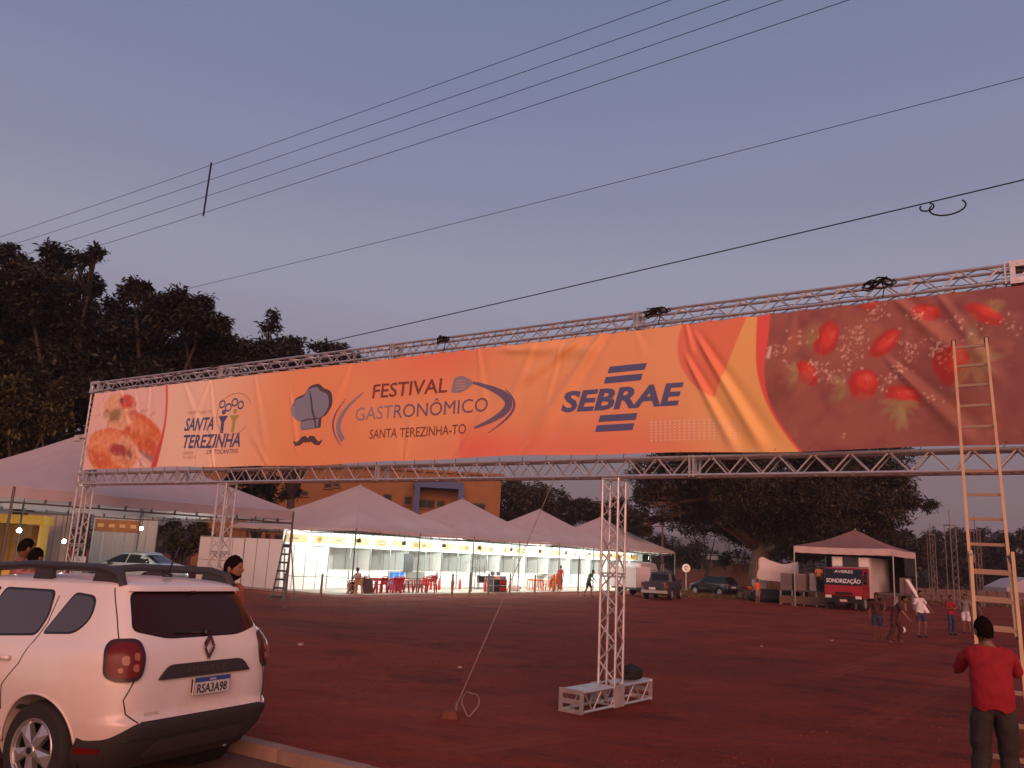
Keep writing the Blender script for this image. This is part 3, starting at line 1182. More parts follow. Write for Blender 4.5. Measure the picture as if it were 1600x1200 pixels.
def lettering(body, x, z, w, h, m, shear=0.0, bold=0.0, slope=0.0, name='lettering', off=.005, per=False):
    v, f = text2d(body, 1.0, None, None, shear, bold, 3)
    # one cap height for the whole line, accents may rise above it
    cap = text2d('E', 1.0, None, None, 0, bold)[0][:, 1].max()
    v[:, 1] *= h / cap
    v[:, 0] *= w / v[:, 0].max()
    v[:, 1] += v[:, 0] * slope
    v += (x, z)
    return decal(v, f, name, m, off)


# SANTA TEREZINHA emblem
lettering('SANTA', 4.5, 4.95, 1.12, .31, PR['navy'], .28, .022)
lettering('TEREZINHA', 4.52, 4.52, 2.12, .32, PR['navy'], .2, .022)
lettering('DO TOCANTINS', 5.45, 4.37, 1.15, .10, PR['dusk_blue'], .2, .008)
lettering('PREFEITURA DE', 4.55, 5.36, .95, .075, PR['faint'], .2)
lettering('CUIDANDO', 4.55, 4.36, .45, .07, PR['faint'], .2)
lettering('DA GENTE', 4.55, 4.25, .52, .07, PR['faint'], .2)
for (cx, cz) in ((5.83, 5.56), (6.06, 5.47), (6.27, 5.58), (6.5, 5.5)):
    a = np.linspace(0, 2 * math.pi, 18)
    decal(*stroke2(np.stack([cx + .10 * np.cos(a), cz + .085 * np.sin(a)], 1), .04), 'emblem_ring', PR['navy'])
a = np.linspace(.4, 5.6, 40)
decal(*stroke2(np.stack([6.3 + .62 * np.cos(a), 5.3 + .5 * np.sin(a)], 1), .025), 'emblem_circle', PR['faint'])
for (cx, k) in ((5.92, 'navy'), (6.32, 'green')):
    decal(*ngon(rpoly([(cx - .17, 5.27), (cx + .17, 5.27), (cx + .05, 5.12), (cx + .06, 4.86), (cx - .06, 4.86), (cx - .05, 5.12)], .02)), 'emblem_figure', PR[k])
    decal(*ngon(circle2(cx, 5.36, .07, .06, 14)), 'emblem_head', PR[k])

# chef hat and moustache
hat = rpoly([(8.62, 4.83, .03), (8.60, 5.02, .05), (8.42, 5.06, .16), (8.27, 5.22, .2), (8.34, 5.5, .2), (8.62, 5.56, .06), (8.72, 5.72, .14), (9.0, 5.76, .14), (9.14, 5.64, .08), (9.36, 5.58, .2), (9.46, 5.3, .2), (9.3, 5.1, .14), (9.16, 5.06, .05), (9.16, 4.86, .03)], .06, 7)
hat2 = [(8.83 + (x - 8.83) * 1.1 + .045, 5.27 + (z - 5.27) * 1.09 + .03) for x, z in hat]
decal(*ngon(hat2), 'hat_shadow', PR['hat_edge'], .0035)
decal(*ngon(hat), 'chef_hat', PR['hat'], .006)
decal(*stroke2([(8.78, 5.68), (8.86, 5.5), (8.93, 5.25), (9.02, 5.08), (9.1, 4.86)], [.03, .05, .06, .06, .04]), 'hat_fold', PR['hat_fold'], .008)
decal(*stroke2([(8.62, 5.02), (8.8, 5.045), (9.0, 5.05), (9.16, 5.06)], .03), 'hat_band', PR['hat_edge'], .008)
for s in (-1, 1):
    pts = [(8.87 + s * t, 4.60 + o) for t, o in ((.0, -.02), (.08, .03), (.17, .01), (.26, -.06), (.35, -.08), (.44, -.01))]
    decal(*stroke2(pts, [.09, .14, .14, .11, .08, .02]), 'moustache', PR['moustache'], .006)

# FESTIVAL GASTRONOMICO
lettering('FESTIVAL', 10.66, 5.38, 1.93, .29, PR['brown'], .03, .012)
v, f = text2d('GASTRONÔMICO', 1.0, None, None, 0, 0)
cap = text2d('E', 1.0, None, None, 0, .008)[0][:, 1].max()
v[:, 1] *= .27 / cap
v[:, 0] *= 3.33 / v[:, 0].max()
v += (10.24, 4.93)
cent = np.array([v[list(q)].mean(0)[0] for q in f])
for lo, hi, k in ((0, 11.3, 'grey_blue'), (11.3, 12.6, 'dusk_blue'), (12.6, 20, 'violet')):
    decal(v, [q for q, c in zip(f, cent) if lo <= c < hi], 'lettering', PR[k], .005)
lettering('SANTA TEREZINHA-TO', 10.67, 4.53, 2.42, .185, PR['brown'], .03, .004)
t = np.linspace(0, 1, 26)
decal(*stroke2(np.stack([10.62 - .86 * np.sin(math.pi * (.08 + .62 * t)) ** 1.0, 5.53 - .98 * t], 1), .03 + .1 * np.clip(t * 1.6, 0, 1)), 'swoosh', PR['grey_blue'])
decal(*stroke2(np.stack([10.45 - .86 * np.sin(math.pi * (.22 + .55 * t)), 5.42 - .98 * t], 1), .012 + .035 * np.sin(math.pi * t)), 'swoosh_line', PR['violet'])
decal(*stroke2(np.stack([13.10 + .95 * np.sin(math.pi * (.02 + .93 * t)) ** .85, 5.52 - .90 * t - .02 * np.sin(math.pi * t)], 1), .05 + .12 * np.sin(math.pi * t) ** 1.2), 'swoosh', PR['dusk_blue'])
decal(*stroke2(np.stack([13.42 + .75 * np.sin(math.pi * (.25 + .67 * t)), 5.32 - .82 * t], 1), .012 + .04 * np.sin(math.pi * t)), 'swoosh_line', PR['violet'])
sp = rpoly([(12.68, 5.36), (12.74, 5.66), (12.93, 5.68), (13.16, 5.58), (13.2, 5.5), (13.1, 5.42), (12.92, 5.34)], .06)
decal(*ngon(sp), 'spatula', PR['grey_blue'], .006)
for k in range(4):
    decal(*stroke2([(12.80, 5.405 + k * .06), (13.02, 5.415 + k * .052)], .02), 'spatula_slot', PR['faint'], .008)

# SEBRAE mark
lettering('SEBRAE', 15.16, 4.84, 2.29, .36, PR['blue'], .22, .035)
for (x0, z0) in ((16.06, 5.47), (15.99, 5.29), (15.90, 4.62), (15.84, 4.45)):
    decal(*ngon([(x0, z0), (x0 + .70, z0), (x0 + .735, z0 + .115), (x0 + .035, z0 + .115)]), 'logo_bar', PR['blue'])
# white dot grid
dv, df = [], []
for i in range(19):
    for j in range(7):
        c = circle2(16.88 + i * .082, 4.26 + j * .05, .018 if i < 14 else .013, None, 6)
        df.append(tuple(range(len(dv), len(dv) + 6)))
        dv += c
decal(np.array(dv), df, 'dot_grid', PR['white'], .005, None)['kind'] = 'stuff'

# ties between banner and beams
tie = MB()
for k in range(52):
    x = BX0 + .12 + k * .5
    if x > BX1:
        break
    tie.tube([(x, -.08, BZ1 - .02), (x + .03, -.03, 6.27)], .006, 4)
    tie.tube([(x, -.08, BZ0 + .02), (x - .04, -.03, 4.0)], .005, 4)
tie.build('banner_ties', M_wire, banner, kind='stuff', fix=False)

# ================================================================== TENTS
def canopy(corner, du, Lu, Lv, zb, hv, zp, label, group=None, cm=None, poles=None, pole_m=None, pipe=True, inner=True, sag=.16, vm=None):
    rz = math.atan2(du[1], du[0])
    t = thing('canopy_tent', label, 'tent', (corner[0], corner[1], 0), rz, group)
    cm = cm or M_white_pvc
    zt = zb + hv
    cs = [(0, 0), (Lu, 0), (Lu, Lv), (0, Lv)]
    pk = (Lu / 2, Lv / 2)
    for k in range(4):
        a, b = np.array(cs[k], float), np.array(cs[(k + 1) % 4], float)
        v, f = [], []
        N = 12
        for i in range(N + 1):
            s = i / N
            zz = zt + (zp - zt) * s - sag * math.sin(math.pi * s) ** 1.2
            for j in range(N + 1):
                q = j / N
                p = (a * (1 - q) + b * q) * (1 - s) + np.array(pk) * s
                w = .05 * math.sin(math.pi * q) * math.sin(math.pi * min(1, s * 1.2)) * math.sin(q * 9 + s * 5 + k)
                v.append((p[0], p[1], zz - abs(w) - .05 * math.sin(math.pi * q) * (1 - s)))
        for i in range(N):
            for j in range(N):
                f.append((i * (N + 1) + j, i * (N + 1) + j + 1, (i + 1) * (N + 1) + j + 1, (i + 1) * (N + 1) + j))
        mb = MB()
        mb.add(v, f)
        mb.build('roof_panel', cm, t, smooth='all')
        # valance along this side
        v, f = [], []
        nrm = np.array([(b - a)[1], -(b - a)[0]])
        nrm /= np.linalg.norm(nrm)
        NV = 40
        for j in range(NV + 1):
            q = j / NV
            p = a * (1 - q) + b * q
            wv = .025 * math.sin(q * 31 + k) + .012 * math.sin(q * 67)
            dz = -.05 * math.sin(math.pi * q)
            v.append((p[0] + nrm[0] * .01, p[1] + nrm[1] * .01, zt + dz - .002))
            v.append((p[0] + nrm[0] * (.015 + wv), p[1] + nrm[1] * (.015 + wv), zb + dz * .8 + .012 * math.sin(q * 53)))
        for j in range(NV):
            f.append((2 * j, 2 * j + 2, 2 * j + 3, 2 * j + 1))
        mb = MB()
        mb.add(v, f)
        mb.build('valance', vm or cm, t, smooth='all')
    mb = MB()
    for i in range(4):
        a, b = cs[i], cs[(i + 1) % 4]
        mb.tube([(a[0] + (pk[0] - a[0]) * q, a[1] + (pk[1] - a[1]) * q, zt + (zp - zt) * q - sag * math.sin(math.pi * q) ** 1.2 - .09) for q in np.linspace(0.01, .98, 9)], .03, 6)
    mb.build('roof_rafter', M_steel, t, smooth=True)
    MB().tube([(pk[0], pk[1], zp - .5), (pk[0], pk[1], zp + .06)], .05, 8).build('peak_mast', M_steel, t, smooth=True)
    if pipe:
        for i in range(4):
            a, b = np.array(cs[i], float), np.array(cs[(i + 1) % 4], float)
            MB().tube([(*a, zb - .13), (*b, zb - .13)], .026, 6).build('eave_pipe', M_dark_steel, t, smooth=True)
        tb = MB()
        for i in range(4):
            a, b = np.array(cs[i], float), np.array(cs[(i + 1) % 4], float)
            for j in range(1, 12):
                p = a + (b - a) * (j / 12 + random.uniform(-.01, .01))
                tb.box((p[0], p[1], zb - .07), (.05, .05, .17))
        tb.build('lacing_ties', M_dark_steel, t, kind='stuff')
    for (x, y) in (poles if poles is not None else [(0, 0), (Lu / 2, 0), (Lu, 0), (Lu, Lv), (0, Lv), (0, Lv / 2)]):
        g = Matrix.Rotation(rz, 3, 'Z') @ Vector((x, y, 0))
        zg = float(ground_z(corner[0] + g.x, corner[1] + g.y))
        ln = random.uniform(-.012, .012)
        MB().tube([(x, y, zg - .1), (x + ln * 3, y, zt - .02)], .04, 8).build('pole', pole_m or M_dark_steel, t, smooth=True)
        MB().box((x, y, zg + .012), (.16, .16, .024)).build('pole_foot', pole_m or M_dark_steel, t)
    return t


A0 = np.array([-7.55, 42.4, 0.0])
TL = 9.9
SL = .12                                     # slab top
ROWP = [(0, 0), (TL / 2, 0), (0, TL)]
GT = 'white peaked tents over the food booths'
for i, lab in enumerate(('largest and nearest white peaked tent of the booth row, over red chairs', 'second white peaked tent of the booth row, over black cases and extinguishers',
                         'third white peaked tent of the booth row, over the orange chairs', 'farthest white peaked tent at the right end of the booth row')):
    pl = [(0, 0), (TL / 2, 0), (0, TL)] + ([(TL, 0), (TL, TL / 2), (TL, TL)] if i == 3 else [])
    canopy(A0 + TU * TL * i, TU, TL, TL, 3.2, .16, 6.05, lab, GT, poles=pl)
LC = np.array([-13.7, 23.1, 0])
canopy(LC, TU, 10, 10, 3.27, .32, 6.25, 'big white peaked tent behind the left end of the banner', poles=[(0, 0), (10, 0), (10, 10), (0, 10), (5, 10), (0, 5)])

# concrete slab under the row
sl = MB()
P = [A0 + TU * -1.6 + TV * -.85, A0 + TU * (4 * TL + 1) + TV * -.85, A0 + TU * (4 * TL + 1) + TV * 14, A0 + TU * -1.6 + TV * 14]
sl.prism([(p[0], p[1]) for p in P], -.1, SL, 'xy').build('pavement', mat('slab_concrete', (.36, .31, .26), .85, var=.15, scale=1.5, bump=.1), kind='structure')

# ================================================================== FOOD BOOTHS
M_frame = mat('booth_aluminium', (.30, .31, .31), .4, .6)
M_head = mat('fascia_white', (.78, .78, .74), .5)
M_sign = mat('fascia_sign_yellow', (.64, .42, .15), .5, var=.12, scale=1.5)
M_sign2 = mat('fascia_sign_orange', (.33, .13, .02), .5, var=.25, scale=2.5)
M_sign3 = mat('fascia_sign_pale', (.74, .60, .32), .5, var=.1, scale=2)
M_sign4 = mat('fascia_sign_mottled', (.66, .40, .10), .5, var=.45, scale=3.5)
M_board = mat('blackboard', (.045, .043, .045), .6, var=.2)
BV = 3.75
BW = 3.25
NB = 13


def W2(u_, v_, z=0.0):
    p = A0 + TU * u_ + TV * v_
    return (p[0], p[1], z)


TRZ = math.atan2(TU[1], TU[0])


def booth(k):
    """one stall: local x along the row, y into the stall"""
    u0 = -1.45 + k * BW
    lab = ['closed white booth at the near end of the row, beside the stepladder', 'white booth behind the seated person on the wooden chair', 'white booth behind the red chairs and blue barrels', 'white booth with a dark board behind the stacked red chairs',
           'white booth behind the row of red fire extinguishers', 'white booth behind the black stacked cases', 'white booth behind the wire rack and dark table', 'white booth behind the scattered tables of the third tent',
           'white booth behind the orange chairs and tables', 'white booth behind the tall wooden post', 'white booth behind the person in the green shirt', 'white booth behind the near lattice column', 'last white booth at the far right end of the row'][k]
    t = thing('food_booth', lab, 'booth', W2(u0, BV), TRZ, 'white food booths under the tents')
    n = 4
    pw = BW / n
    D_ = 3.0
    for i in range(n):
        MB().box((pw * (i + .5), D_, SL + 1.25), (pw - .03, .02, 2.5)).build('back_panel', M_panel, t)
    for side in ((0, BW) if k == NB - 1 else (0,)):
        for i in range(3):
            MB().box((side, D_ * (i + .5) / 3, SL + 1.25), (.02, D_ / 3 - .03, 2.5)).build('side_panel', M_panel, t)
    fr = MB()
    for i in range(n + 1):
        fr.box((pw * i, D_, SL + 1.25), (.035, .04, 2.5))
    for x in (0.0, BW / 2, BW - .02):
        fr.box((x, 0, SL + 1.5), (.045, .045, 3.0))
    for i in range(4):
        fr.box((0, D_ * i / 3, SL + 1.25), (.04, .035, 2.5))
    for z in (2.5,):
        fr.bar((0, D_, z + SL), (BW, D_, z + SL), .035, .04)
    fr.bar((0, 0, 2.38), (BW, 0, 2.38), .04, .05)
    fr.bar((0, 0, 3.13), (BW, 0, 3.13), .04, .05)
    fr.build('frame', M_frame, t)
    hd = MB()
    for i in range(4):
        hd.box((BW * (i + .5) / 4, .01, 2.755), (BW / 4 - .012, .02, .70))
    hd.build('fascia', M_head, t)
    rr = random.Random(k)
    x = .08 + rr.uniform(0, .15)
    while x < BW - .7:
        w = min(rr.choice((1.1, 1.5, 2.2)), BW - .08 - x)
        h = rr.uniform(.40, .48)
        MB().box((x + w / 2, -.008, 2.72), (w, .008, h)).build('sign_plate', rr.choice((M_sign3, M_sign, M_sign4)), t)
        y = x + rr.uniform(.1, .3)
        while y < x + w - .35:
            ww = rr.uniform(.4, .85)
            ww = min(ww, x + w - .05 - y)
            hh = rr.uniform(.30, .42)
            P_ = [(y + ww / 2 + ww / 2 * math.cos(a) * rr.uniform(.75, 1.05), 2.72 + rr.uniform(-.0, .0) + hh / 2 * math.sin(a) * rr.uniform(.75, 1.05)) for a in np.linspace(0, 2 * math.pi, 11)[:-1]]
            MB().prism(P_, -.016, -.0125).build('sign_picture', rr.choice((M_sign2, M_sign2, M_sign)), t)
            MB().box((y + ww / 2, -.019, 2.72), (ww * .5, .004, .05)).build('sign_line', rr.choice((M_board, M_sign3)), t)
            y += ww + rr.uniform(.15, .6)
        x += w + rr.uniform(.05, .4)
    # counter or closed front
    if k == 0:
        for i in range(4):
            MB().box((pw * (i + .5), .0, SL + 1.1), (pw - .05, .02, 2.2)).build('front_panel', M_panel, t)
    else:
        for i in range(2):
            if (k + i) % 5 != 3:
                MB().box((BW / 4 + BW / 2 * i, .02, SL + .5), (BW / 2 - .08, .02, .96)).build('counter_front', M_panel, t)
        MB().box((BW / 2, .2, SL + 1.02), (BW - .06, .45, .035)).build('counter_top', mat('counter_grey', (.5, .5, .48), .4) if k == 1 else bpy.data.materials['counter_grey'], t)
    if k == 0:      # long closed flank seen from the left
        for i in range(4):
            for j in range(2):
                MB().box((-.02, D_ + .02 + .98 * (i + .5), SL + .62 + 1.25 * j), (.02, .96, 1.22)).build('side_panel', M_panel, t)
        fr = MB()
        for i in range(5):
            fr.box((-.02, D_ + .02 + .98 * i, SL + 1.25), (.04, .035, 2.52))
        fr.bar((-.02, D_, SL + 2.52), (-.02, D_ + 3.95, SL + 2.52), .04, .05)
        fr.build('flank_frame', M_frame, t)
    return t


for k in range(NB):
    booth(k)

# dark board leaning on booth, lamps
def place_on(u_, v_, z=SL):
    return W2(u_, v_, z)


tag(MB().box((0, 0, .45), (.85, .03, 1.05)).box((0, .02, 1.0), (.9, .02, .06)).build('blackboard', M_board, None, W2(8.25, BV - .12, 1.15), smooth=False), 'dark rectangular board hung on the front of a white booth', 'board').rotation_euler = (0, 0, TRZ)

M_lampglow = emit('lit_lamp_glass', (1.0, .98, .93), 60)
lamp_me = MB().box((0, 0, 0), (.26, .08, .2)).mesh('housing', M_dark_steel)
for k in range(11):
    u_ = 1.5 + k * 3.55
    p = W2(u_, 1.25, 2.74)
    t = thing('booth_lamp', f'bright white flood lamp at the eave above {["the closed booth", "the seated person", "the blue barrels", "the dark board", "the fire extinguishers", "the black cases", "the wire rack", "the orange tables", "the orange stacked chairs", "the tall wooden post", "the lattice column"][k]}', 'flood lamp', p, TRZ, 'lit flood lamps along the booth row')
    put('housing', lamp_me, t)
    MB().box((0, .045, -.01), (.23, .012, .17)).build('lens', M_lampglow, t)
    MB().bar((0, -.02, .1), (0, -.02, .88), .03, .03).bar((0, .0, .1), (0, -1.2, .32), .03, .03).build('bracket', M_dark_steel, t)
    ld = bpy.data.lights.new('booth_light', 'POINT')
    ld.energy = 380
    ld.color = (.86, 1.0, .92)
    ld.shadow_soft_size = .10
    lo = bpy.data.objects.new('light', ld)
    COL.objects.link(lo)
    lo.parent = t
    lo.location = (0, .16, -.02)

# ---------------------------------------------------------------- plastic chairs and tables
def chair(m, label, group, name='plastic_chair'):
    t = thing(name, label, 'chair', (0, 0, 0), 0, group)
    seat = MB()
    seat.prism(rpoly([(-.22, -.22), (.22, -.22), (.20, .2), (-.2, .2)], .06), .42, .445, 'xy').build('seat', m, t)
    b = MB()
    for x in (-.13, 0, .13):
        b.bar((x, .2, .44), (x * 1.05, .29, .80), .115, .016)
    b.bar((-.2, .2, .44), (-.21, .3, .78), .04, .03)
    b.bar((.2, .2, .44), (.21, .3, .78), .04, .03)
    b.tube([(-.21, .3, .78), (-.15, .31, .84), (0, .315, .86), (.15, .31, .84), (.21, .3, .78)], .025, 6)
    b.build('backrest', m, t)
    for s in (-1, 1):
        MB().tube([(s * .24, -.2, .40), (s * .26, -.21, .62), (s * .255, .0, .66), (s * .22, .24, .64)], .034, 6).build('armrest', m, t, smooth=True)
        MB().bar((s * .27, -.27, 0), (s * .22, -.2, .44), .09, .06).build('leg', m, t)
        MB().bar((s * .25, .29, 0), (s * .19, .19, .46), .09, .06).build('leg', m, t)
    return t


def table(m, label, group):
    t = thing('plastic_table', label, 'table', (0, 0, 0), 0, group)
    MB().prism(rpoly([(-.38, -.38), (.38, -.38), (.38, .38), (-.38, .38)], .06), .70, .73, 'xy').build('tabletop', m, t)
    MB().prism(rpoly([(-.35, -.35), (.35, -.35), (.35, .35), (-.35, .35)], .06), .63, .70, 'xy').build('apron', m, t)
    for sx in (-1, 1):
        for sy in (-1, 1):
            MB().bar((sx * .36, sy * .36, 0), (sx * .31, sy * .31, .66), .055, .055).build('leg', m, t)
    return t


M_redp = mat('red_plastic', (.36, .010, .014), .45)
M_orp = mat('orange_plastic', (.60, .10, .014), .45)
M_tan = mat('tan_wood', (.42, .24, .12), .6, var=.2, scale=12)
M_white_pl = mat('white_plastic', (.75, .75, .73), .4)
c_red = chair(M_redp, 'red plastic armchair at the left edge of the red chair group', 'red plastic chairs on the slab')
c_or = chair(M_orp, 'orange plastic chair right of the orange tables', 'orange plastic chairs on the slab')
c_tan = chair(M_tan, 'tan wooden-looking chair under the seated person', 'x', 'tan_chair')
del c_tan['group']
reds = [(1.7, .35, 1.2, 'red plastic armchair at the left edge of the red chair group'), (2.35, .2, 3.0, 'red plastic armchair turned away beside the left red table'),
        (3.35, .15, 2.8, 'red plastic armchair with its back to the lot, before the white-topped table'), (3.95, .5, 3.4, 'red plastic armchair in front of the blue barrels'),
        (4.6, .4, .3, 'red plastic armchair facing the lot in the middle of the red group'), (5.35, .1, 4.4, 'red plastic armchair beside the right red table')]
used = False
for (u_, v_, rz, lab) in reds:
    if not used:
        c_red.location, c_red.rotation_euler, used = W2(u_, v_, SL), (0, 0, TRZ + rz), True
    else:
        dup(c_red, W2(u_, v_, SL), TRZ + rz, lab)
for k in range(4):
    o = dup(c_red, W2(6.35, .15 + .0 * k, SL + .085 * k), TRZ + 3.6, ['red plastic chair lowest in the nested stack by the tent pole', 'red plastic chair second from the bottom of the nested stack by the tent pole', 'red plastic chair third from the bottom of the nested stack by the tent pole', 'red plastic chair topmost in the nested stack by the tent pole'][k])
ors = [(19.0, .35, 3.3, 0, 'orange plastic chair right of the orange tables')] + [(20.1, .4, 2.9, k, f'orange plastic chair {["lowest", "second", "third", "fourth", "topmost"][k]} in the nested orange stack') for k in range(5)] + [(13.6, .5, 1.4, 0, 'orange plastic chair alone beside the dark covered table')]
for i, (u_, v_, rz, k, lab) in enumerate(ors):
    loc = W2(u_, v_, SL + .085 * k)
    if i == 0:
        c_or.location, c_or.rotation_euler = loc, (0, 0, TRZ + rz)
    else:
        dup(c_or, loc, TRZ + rz, lab)
c_tan.location, c_tan.rotation_euler = W2(.15, -.15, SL), (0, 0, TRZ + 3.0)
t1 = table(M_redp, 'red plastic table left in the red chair group', 'red plastic tables')
t1.location, t1.rotation_euler = W2(2.75, .85, SL), (0, 0, TRZ)
dup(t1, W2(4.75, 1.05, SL), TRZ + .1, 'red plastic table right in the red chair group')
t2 = table(M_orp, 'orange plastic table left of the orange stacked chairs', 'orange plastic tables')
t2.location, t2.rotation_euler = W2(17.8, .5, SL), (0, 0, TRZ + .1)
dup(t2, W2(18.75, 1.3, SL), TRZ, 'orange plastic table behind the orange chair')

# dark bag hung at the left of the red group
tag(MB().prism(rpoly([(-.26, 0), (.26, 0), (.27, .62), (.2, .72), (-.2, .74), (-.27, .62)], .04), -.13, .13).tube([(-.14, 0, .72), (-.12, 0, .86), (.1, 0, .86), (.14, 0, .72)], .02, 5).build('dark_bag', mat('dark_cloth', (.06, .045, .045), .8), None, W2(1.2, .1, SL)), 'dark cloth bag standing on the slab left of the red chairs', 'bag')

# blue barrels
M_blue = mat('blue_plastic', (.015, .12, .42), .35)
for i, (u_, v_, lab) in enumerate(((5.65, 2.3, 'left one of the two blue plastic barrels'), (6.25, 2.45, 'right one of the two blue plastic barrels'))):
    t = thing('barrel', lab, 'barrel', W2(u_, v_, SL), 0, 'blue barrels before the booths')
    pr = [(.27, 0), (.29, .03), (.29, .3), (.30, .32), (.29, .34), (.29, .62), (.30, .64), (.29, .66), (.285, .9), (.26, .94), (.24, .94)]
    MB().lathe(pr, 20).build('body', M_blue, t, smooth=True)
    MB().lathe([(.275, .90), (.28, .93), (.27, .985), (.0, .99)], 20).build('lid', M_blue, t, smooth=True)

# fire extinguishers
M_ext = mat('extinguisher_red', (.45, .02, .02), .3)
ext = None
for i, (u_, v_, lab) in enumerate(((8.9, 2.3, 'first red fire extinguisher from the left, by the booth post'), (9.45, 2.1, 'second red fire extinguisher from the left'), (10.1, 1.6, 'third red fire extinguisher, behind the short wooden post'),
                                   (10.45, 1.9, 'fourth red fire extinguisher, right behind the short wooden post'), (12.1, 2.6, 'red fire extinguisher standing alone before a white counter'), (11.55, .2, 'red fire extinguisher beside the black cases'))):
    if ext is None:
        ext = t = thing('fire_extinguisher', lab, 'fire extinguisher', W2(u_, v_, SL), 0, 'red fire extinguishers before the booths')
        MB().lathe([(.07, 0), (.085, .02), (.085, .5), (.06, .57), (.03, .6), (.03, .63)], 14).build('cylinder', M_ext, t, smooth=True)
        MB().box((0, 0, .66), (.05, .04, .06)).bar((0, 0, .7), (.14, 0, .73), .03, .02).bar((0, 0, .66), (.12, 0, .67), .02, .02).build('valve', M_black, t)
        MB().tube([(.02, 0, .66), (-.09, 0, .64), (-.12, .0, .5), (-.1, 0, .25)], .012, 6).build('hose', M_black, t, smooth=True)
    else:
        dup(ext, W2(u_, v_, SL), i * 1.1, lab)

# black flight cases with red stickers
for i in range(2):
    t = thing('equipment_case', ['lower black equipment case with a red panel on the slab', 'upper black equipment case with a red panel on the slab'][i], 'case', W2(12.15, -.25, SL + .40 * i), TRZ, 'stacked black equipment cases')
    MB().box((0, 0, .19), (1.35, .5, .36)).build('body', mat('case_black', (.03, .032, .035), .5) if i == 0 else bpy.data.materials['case_black'], t)
    MB().box((.33, -.256, .19), (.6, .012, .22)).build('label_panel', M_ext, t)
    e = MB()
    for s in (-1, 1):
        for z in (.01, .37):
            e.bar((-.68, s * .25, z), (.68, s * .25, z), .03, .03)
        for x in (-.68, 0, .68):
            e.box((x, s * .25, .19), (.03, .03, .37))
    e.build('edge_trim', M_steel, t)

# dark covered table, shelf rack, pots
t = thing('covered_table', 'long table with a dark purple cover below the wire rack', 'table', W2(15.1, 2.3, SL), TRZ)
MB().box((0, 0, .86), (2.3, .7, .03)).build('tabletop', M_white_pl, t)
MB().box((0, -.36, .62), (2.3, .012, .46)).box((0, .36, .62), (2.3, .012, .46)).build('table_cover', mat('dark_purple_cloth', (.08, .03, .05), .8), t)
for sx in (-1, 1):
    for sy in (-1, 1):
        MB().box((sx * 1.1, sy * .3, .42), (.05, .05, .84)).build('leg', M_steel, t)
t = thing('wire_rack', 'tall dark metal rack frame beside a white booth wall', 'rack', W2(13.9, 2.6, SL), TRZ)
for sx in (-.5, .5):
    for sy in (-.2, .2):
        MB().box((sx, sy, 1.1), (.035, .035, 2.2)).build('post', M_dark_steel, t)
for z in (.1, .9, 1.35, 2.15):
    MB().box((0, 0, z), (1.0, .42, .02)).build('shelf', M_dark_steel, t)
for i, (du_, m, lab) in enumerate(((-.5, 'white_plastic', 'white pot on the dark covered table, left'), (.1, 'case_black', 'black pot on the dark covered table, middle'), (.75, 'case_black', 'black mixer on the right end of the dark covered table'))):
    tag(MB().lathe([(.12, 0), (.14, .1), (.14, .2), (.11, .24), (.03, .26)], 14).build('pot', bpy.data.materials[m], None, W2(15.1 + du_, 2.3, SL + .876), smooth=True), lab, 'pot')
for i, (u_, v_, r, lab) in enumerate(((14.9, .7, .32, 'large white bag of goods slumped on the slab'), (15.35, .5, .24, 'smaller white bag beside the large white bag'), (16.0, .8, .2, 'dark green crate-like sack near the white bags'))):
    q = W2(u_, v_, SL + r * .75)
    blob('goods_bag', q, (r, r * .8, r), M_white_pl if i < 2 else mat('dark_green_cloth', (.05, .07, .045), .8), lab, 'bag', 20 + i)

# wooden posts with rope in front of the slab
posts = [(-5.9, 1.15, 'wooden post at the far left, behind the stepladder'), (-3.75, 1.15, 'wooden post in front of the closed booth'), (5.7, 1.25, 'wooden post in front of the fire extinguishers'), (7.25, 1.3, 'wooden post left of the black cases'),
         (9.0, 1.3, 'wooden post in front of the lone orange chair'), (11.2, 1.3, 'wooden post in front of the covered table'), (13.9, 1.25, 'wooden post in front of the orange table'), (16.2, 1.3, 'wooden post in front of the orange stack'), (18.4, 2.55, 'tall dark wooden post near the person in green')]
tops = []
for i, (u_, h, lab) in enumerate(posts):
    p = W2(u_, -1.9 if i < 8 else -2.4)
    tag(MB().tube([(0, 0, -.2), (random.uniform(-.04, .04), random.uniform(-.03, .03), h)], [.06, .052], 7).build('wooden_post', M_wood, None, p, smooth=True), lab, 'post', 'wooden posts before the booths')
    tops.append(np.array([p[0], p[1], min(h, 1.25) - .1]))
for a, b, lab in ((0, 1, 'thin rope strung between the two leftmost wooden posts'), (1, 2, 'long sagging rope strung in front of the red chairs'), (2, 3, 'thin rope strung between posts near the extinguishers'), (3, 4, 'thin rope strung before the black cases'), (4, 5, 'thin rope strung before the covered table'), (5, 6, 'thin rope strung before the orange tables'), (6, 7, 'thin rope strung before the orange stack')):
    pa, pb = tops[a], tops[b]
    pts = [pa + (pb - pa) * k / 10 - np.array([0, 0, .5 * (.04 * np.linalg.norm(pb - pa)) * math.sin(math.pi * k / 10)]) for k in range(11)]
    tag(MB().tube(pts, .012, 5).build('barrier_rope', M_wire, smooth='all'), lab, 'rope', 'ropes between the wooden posts')

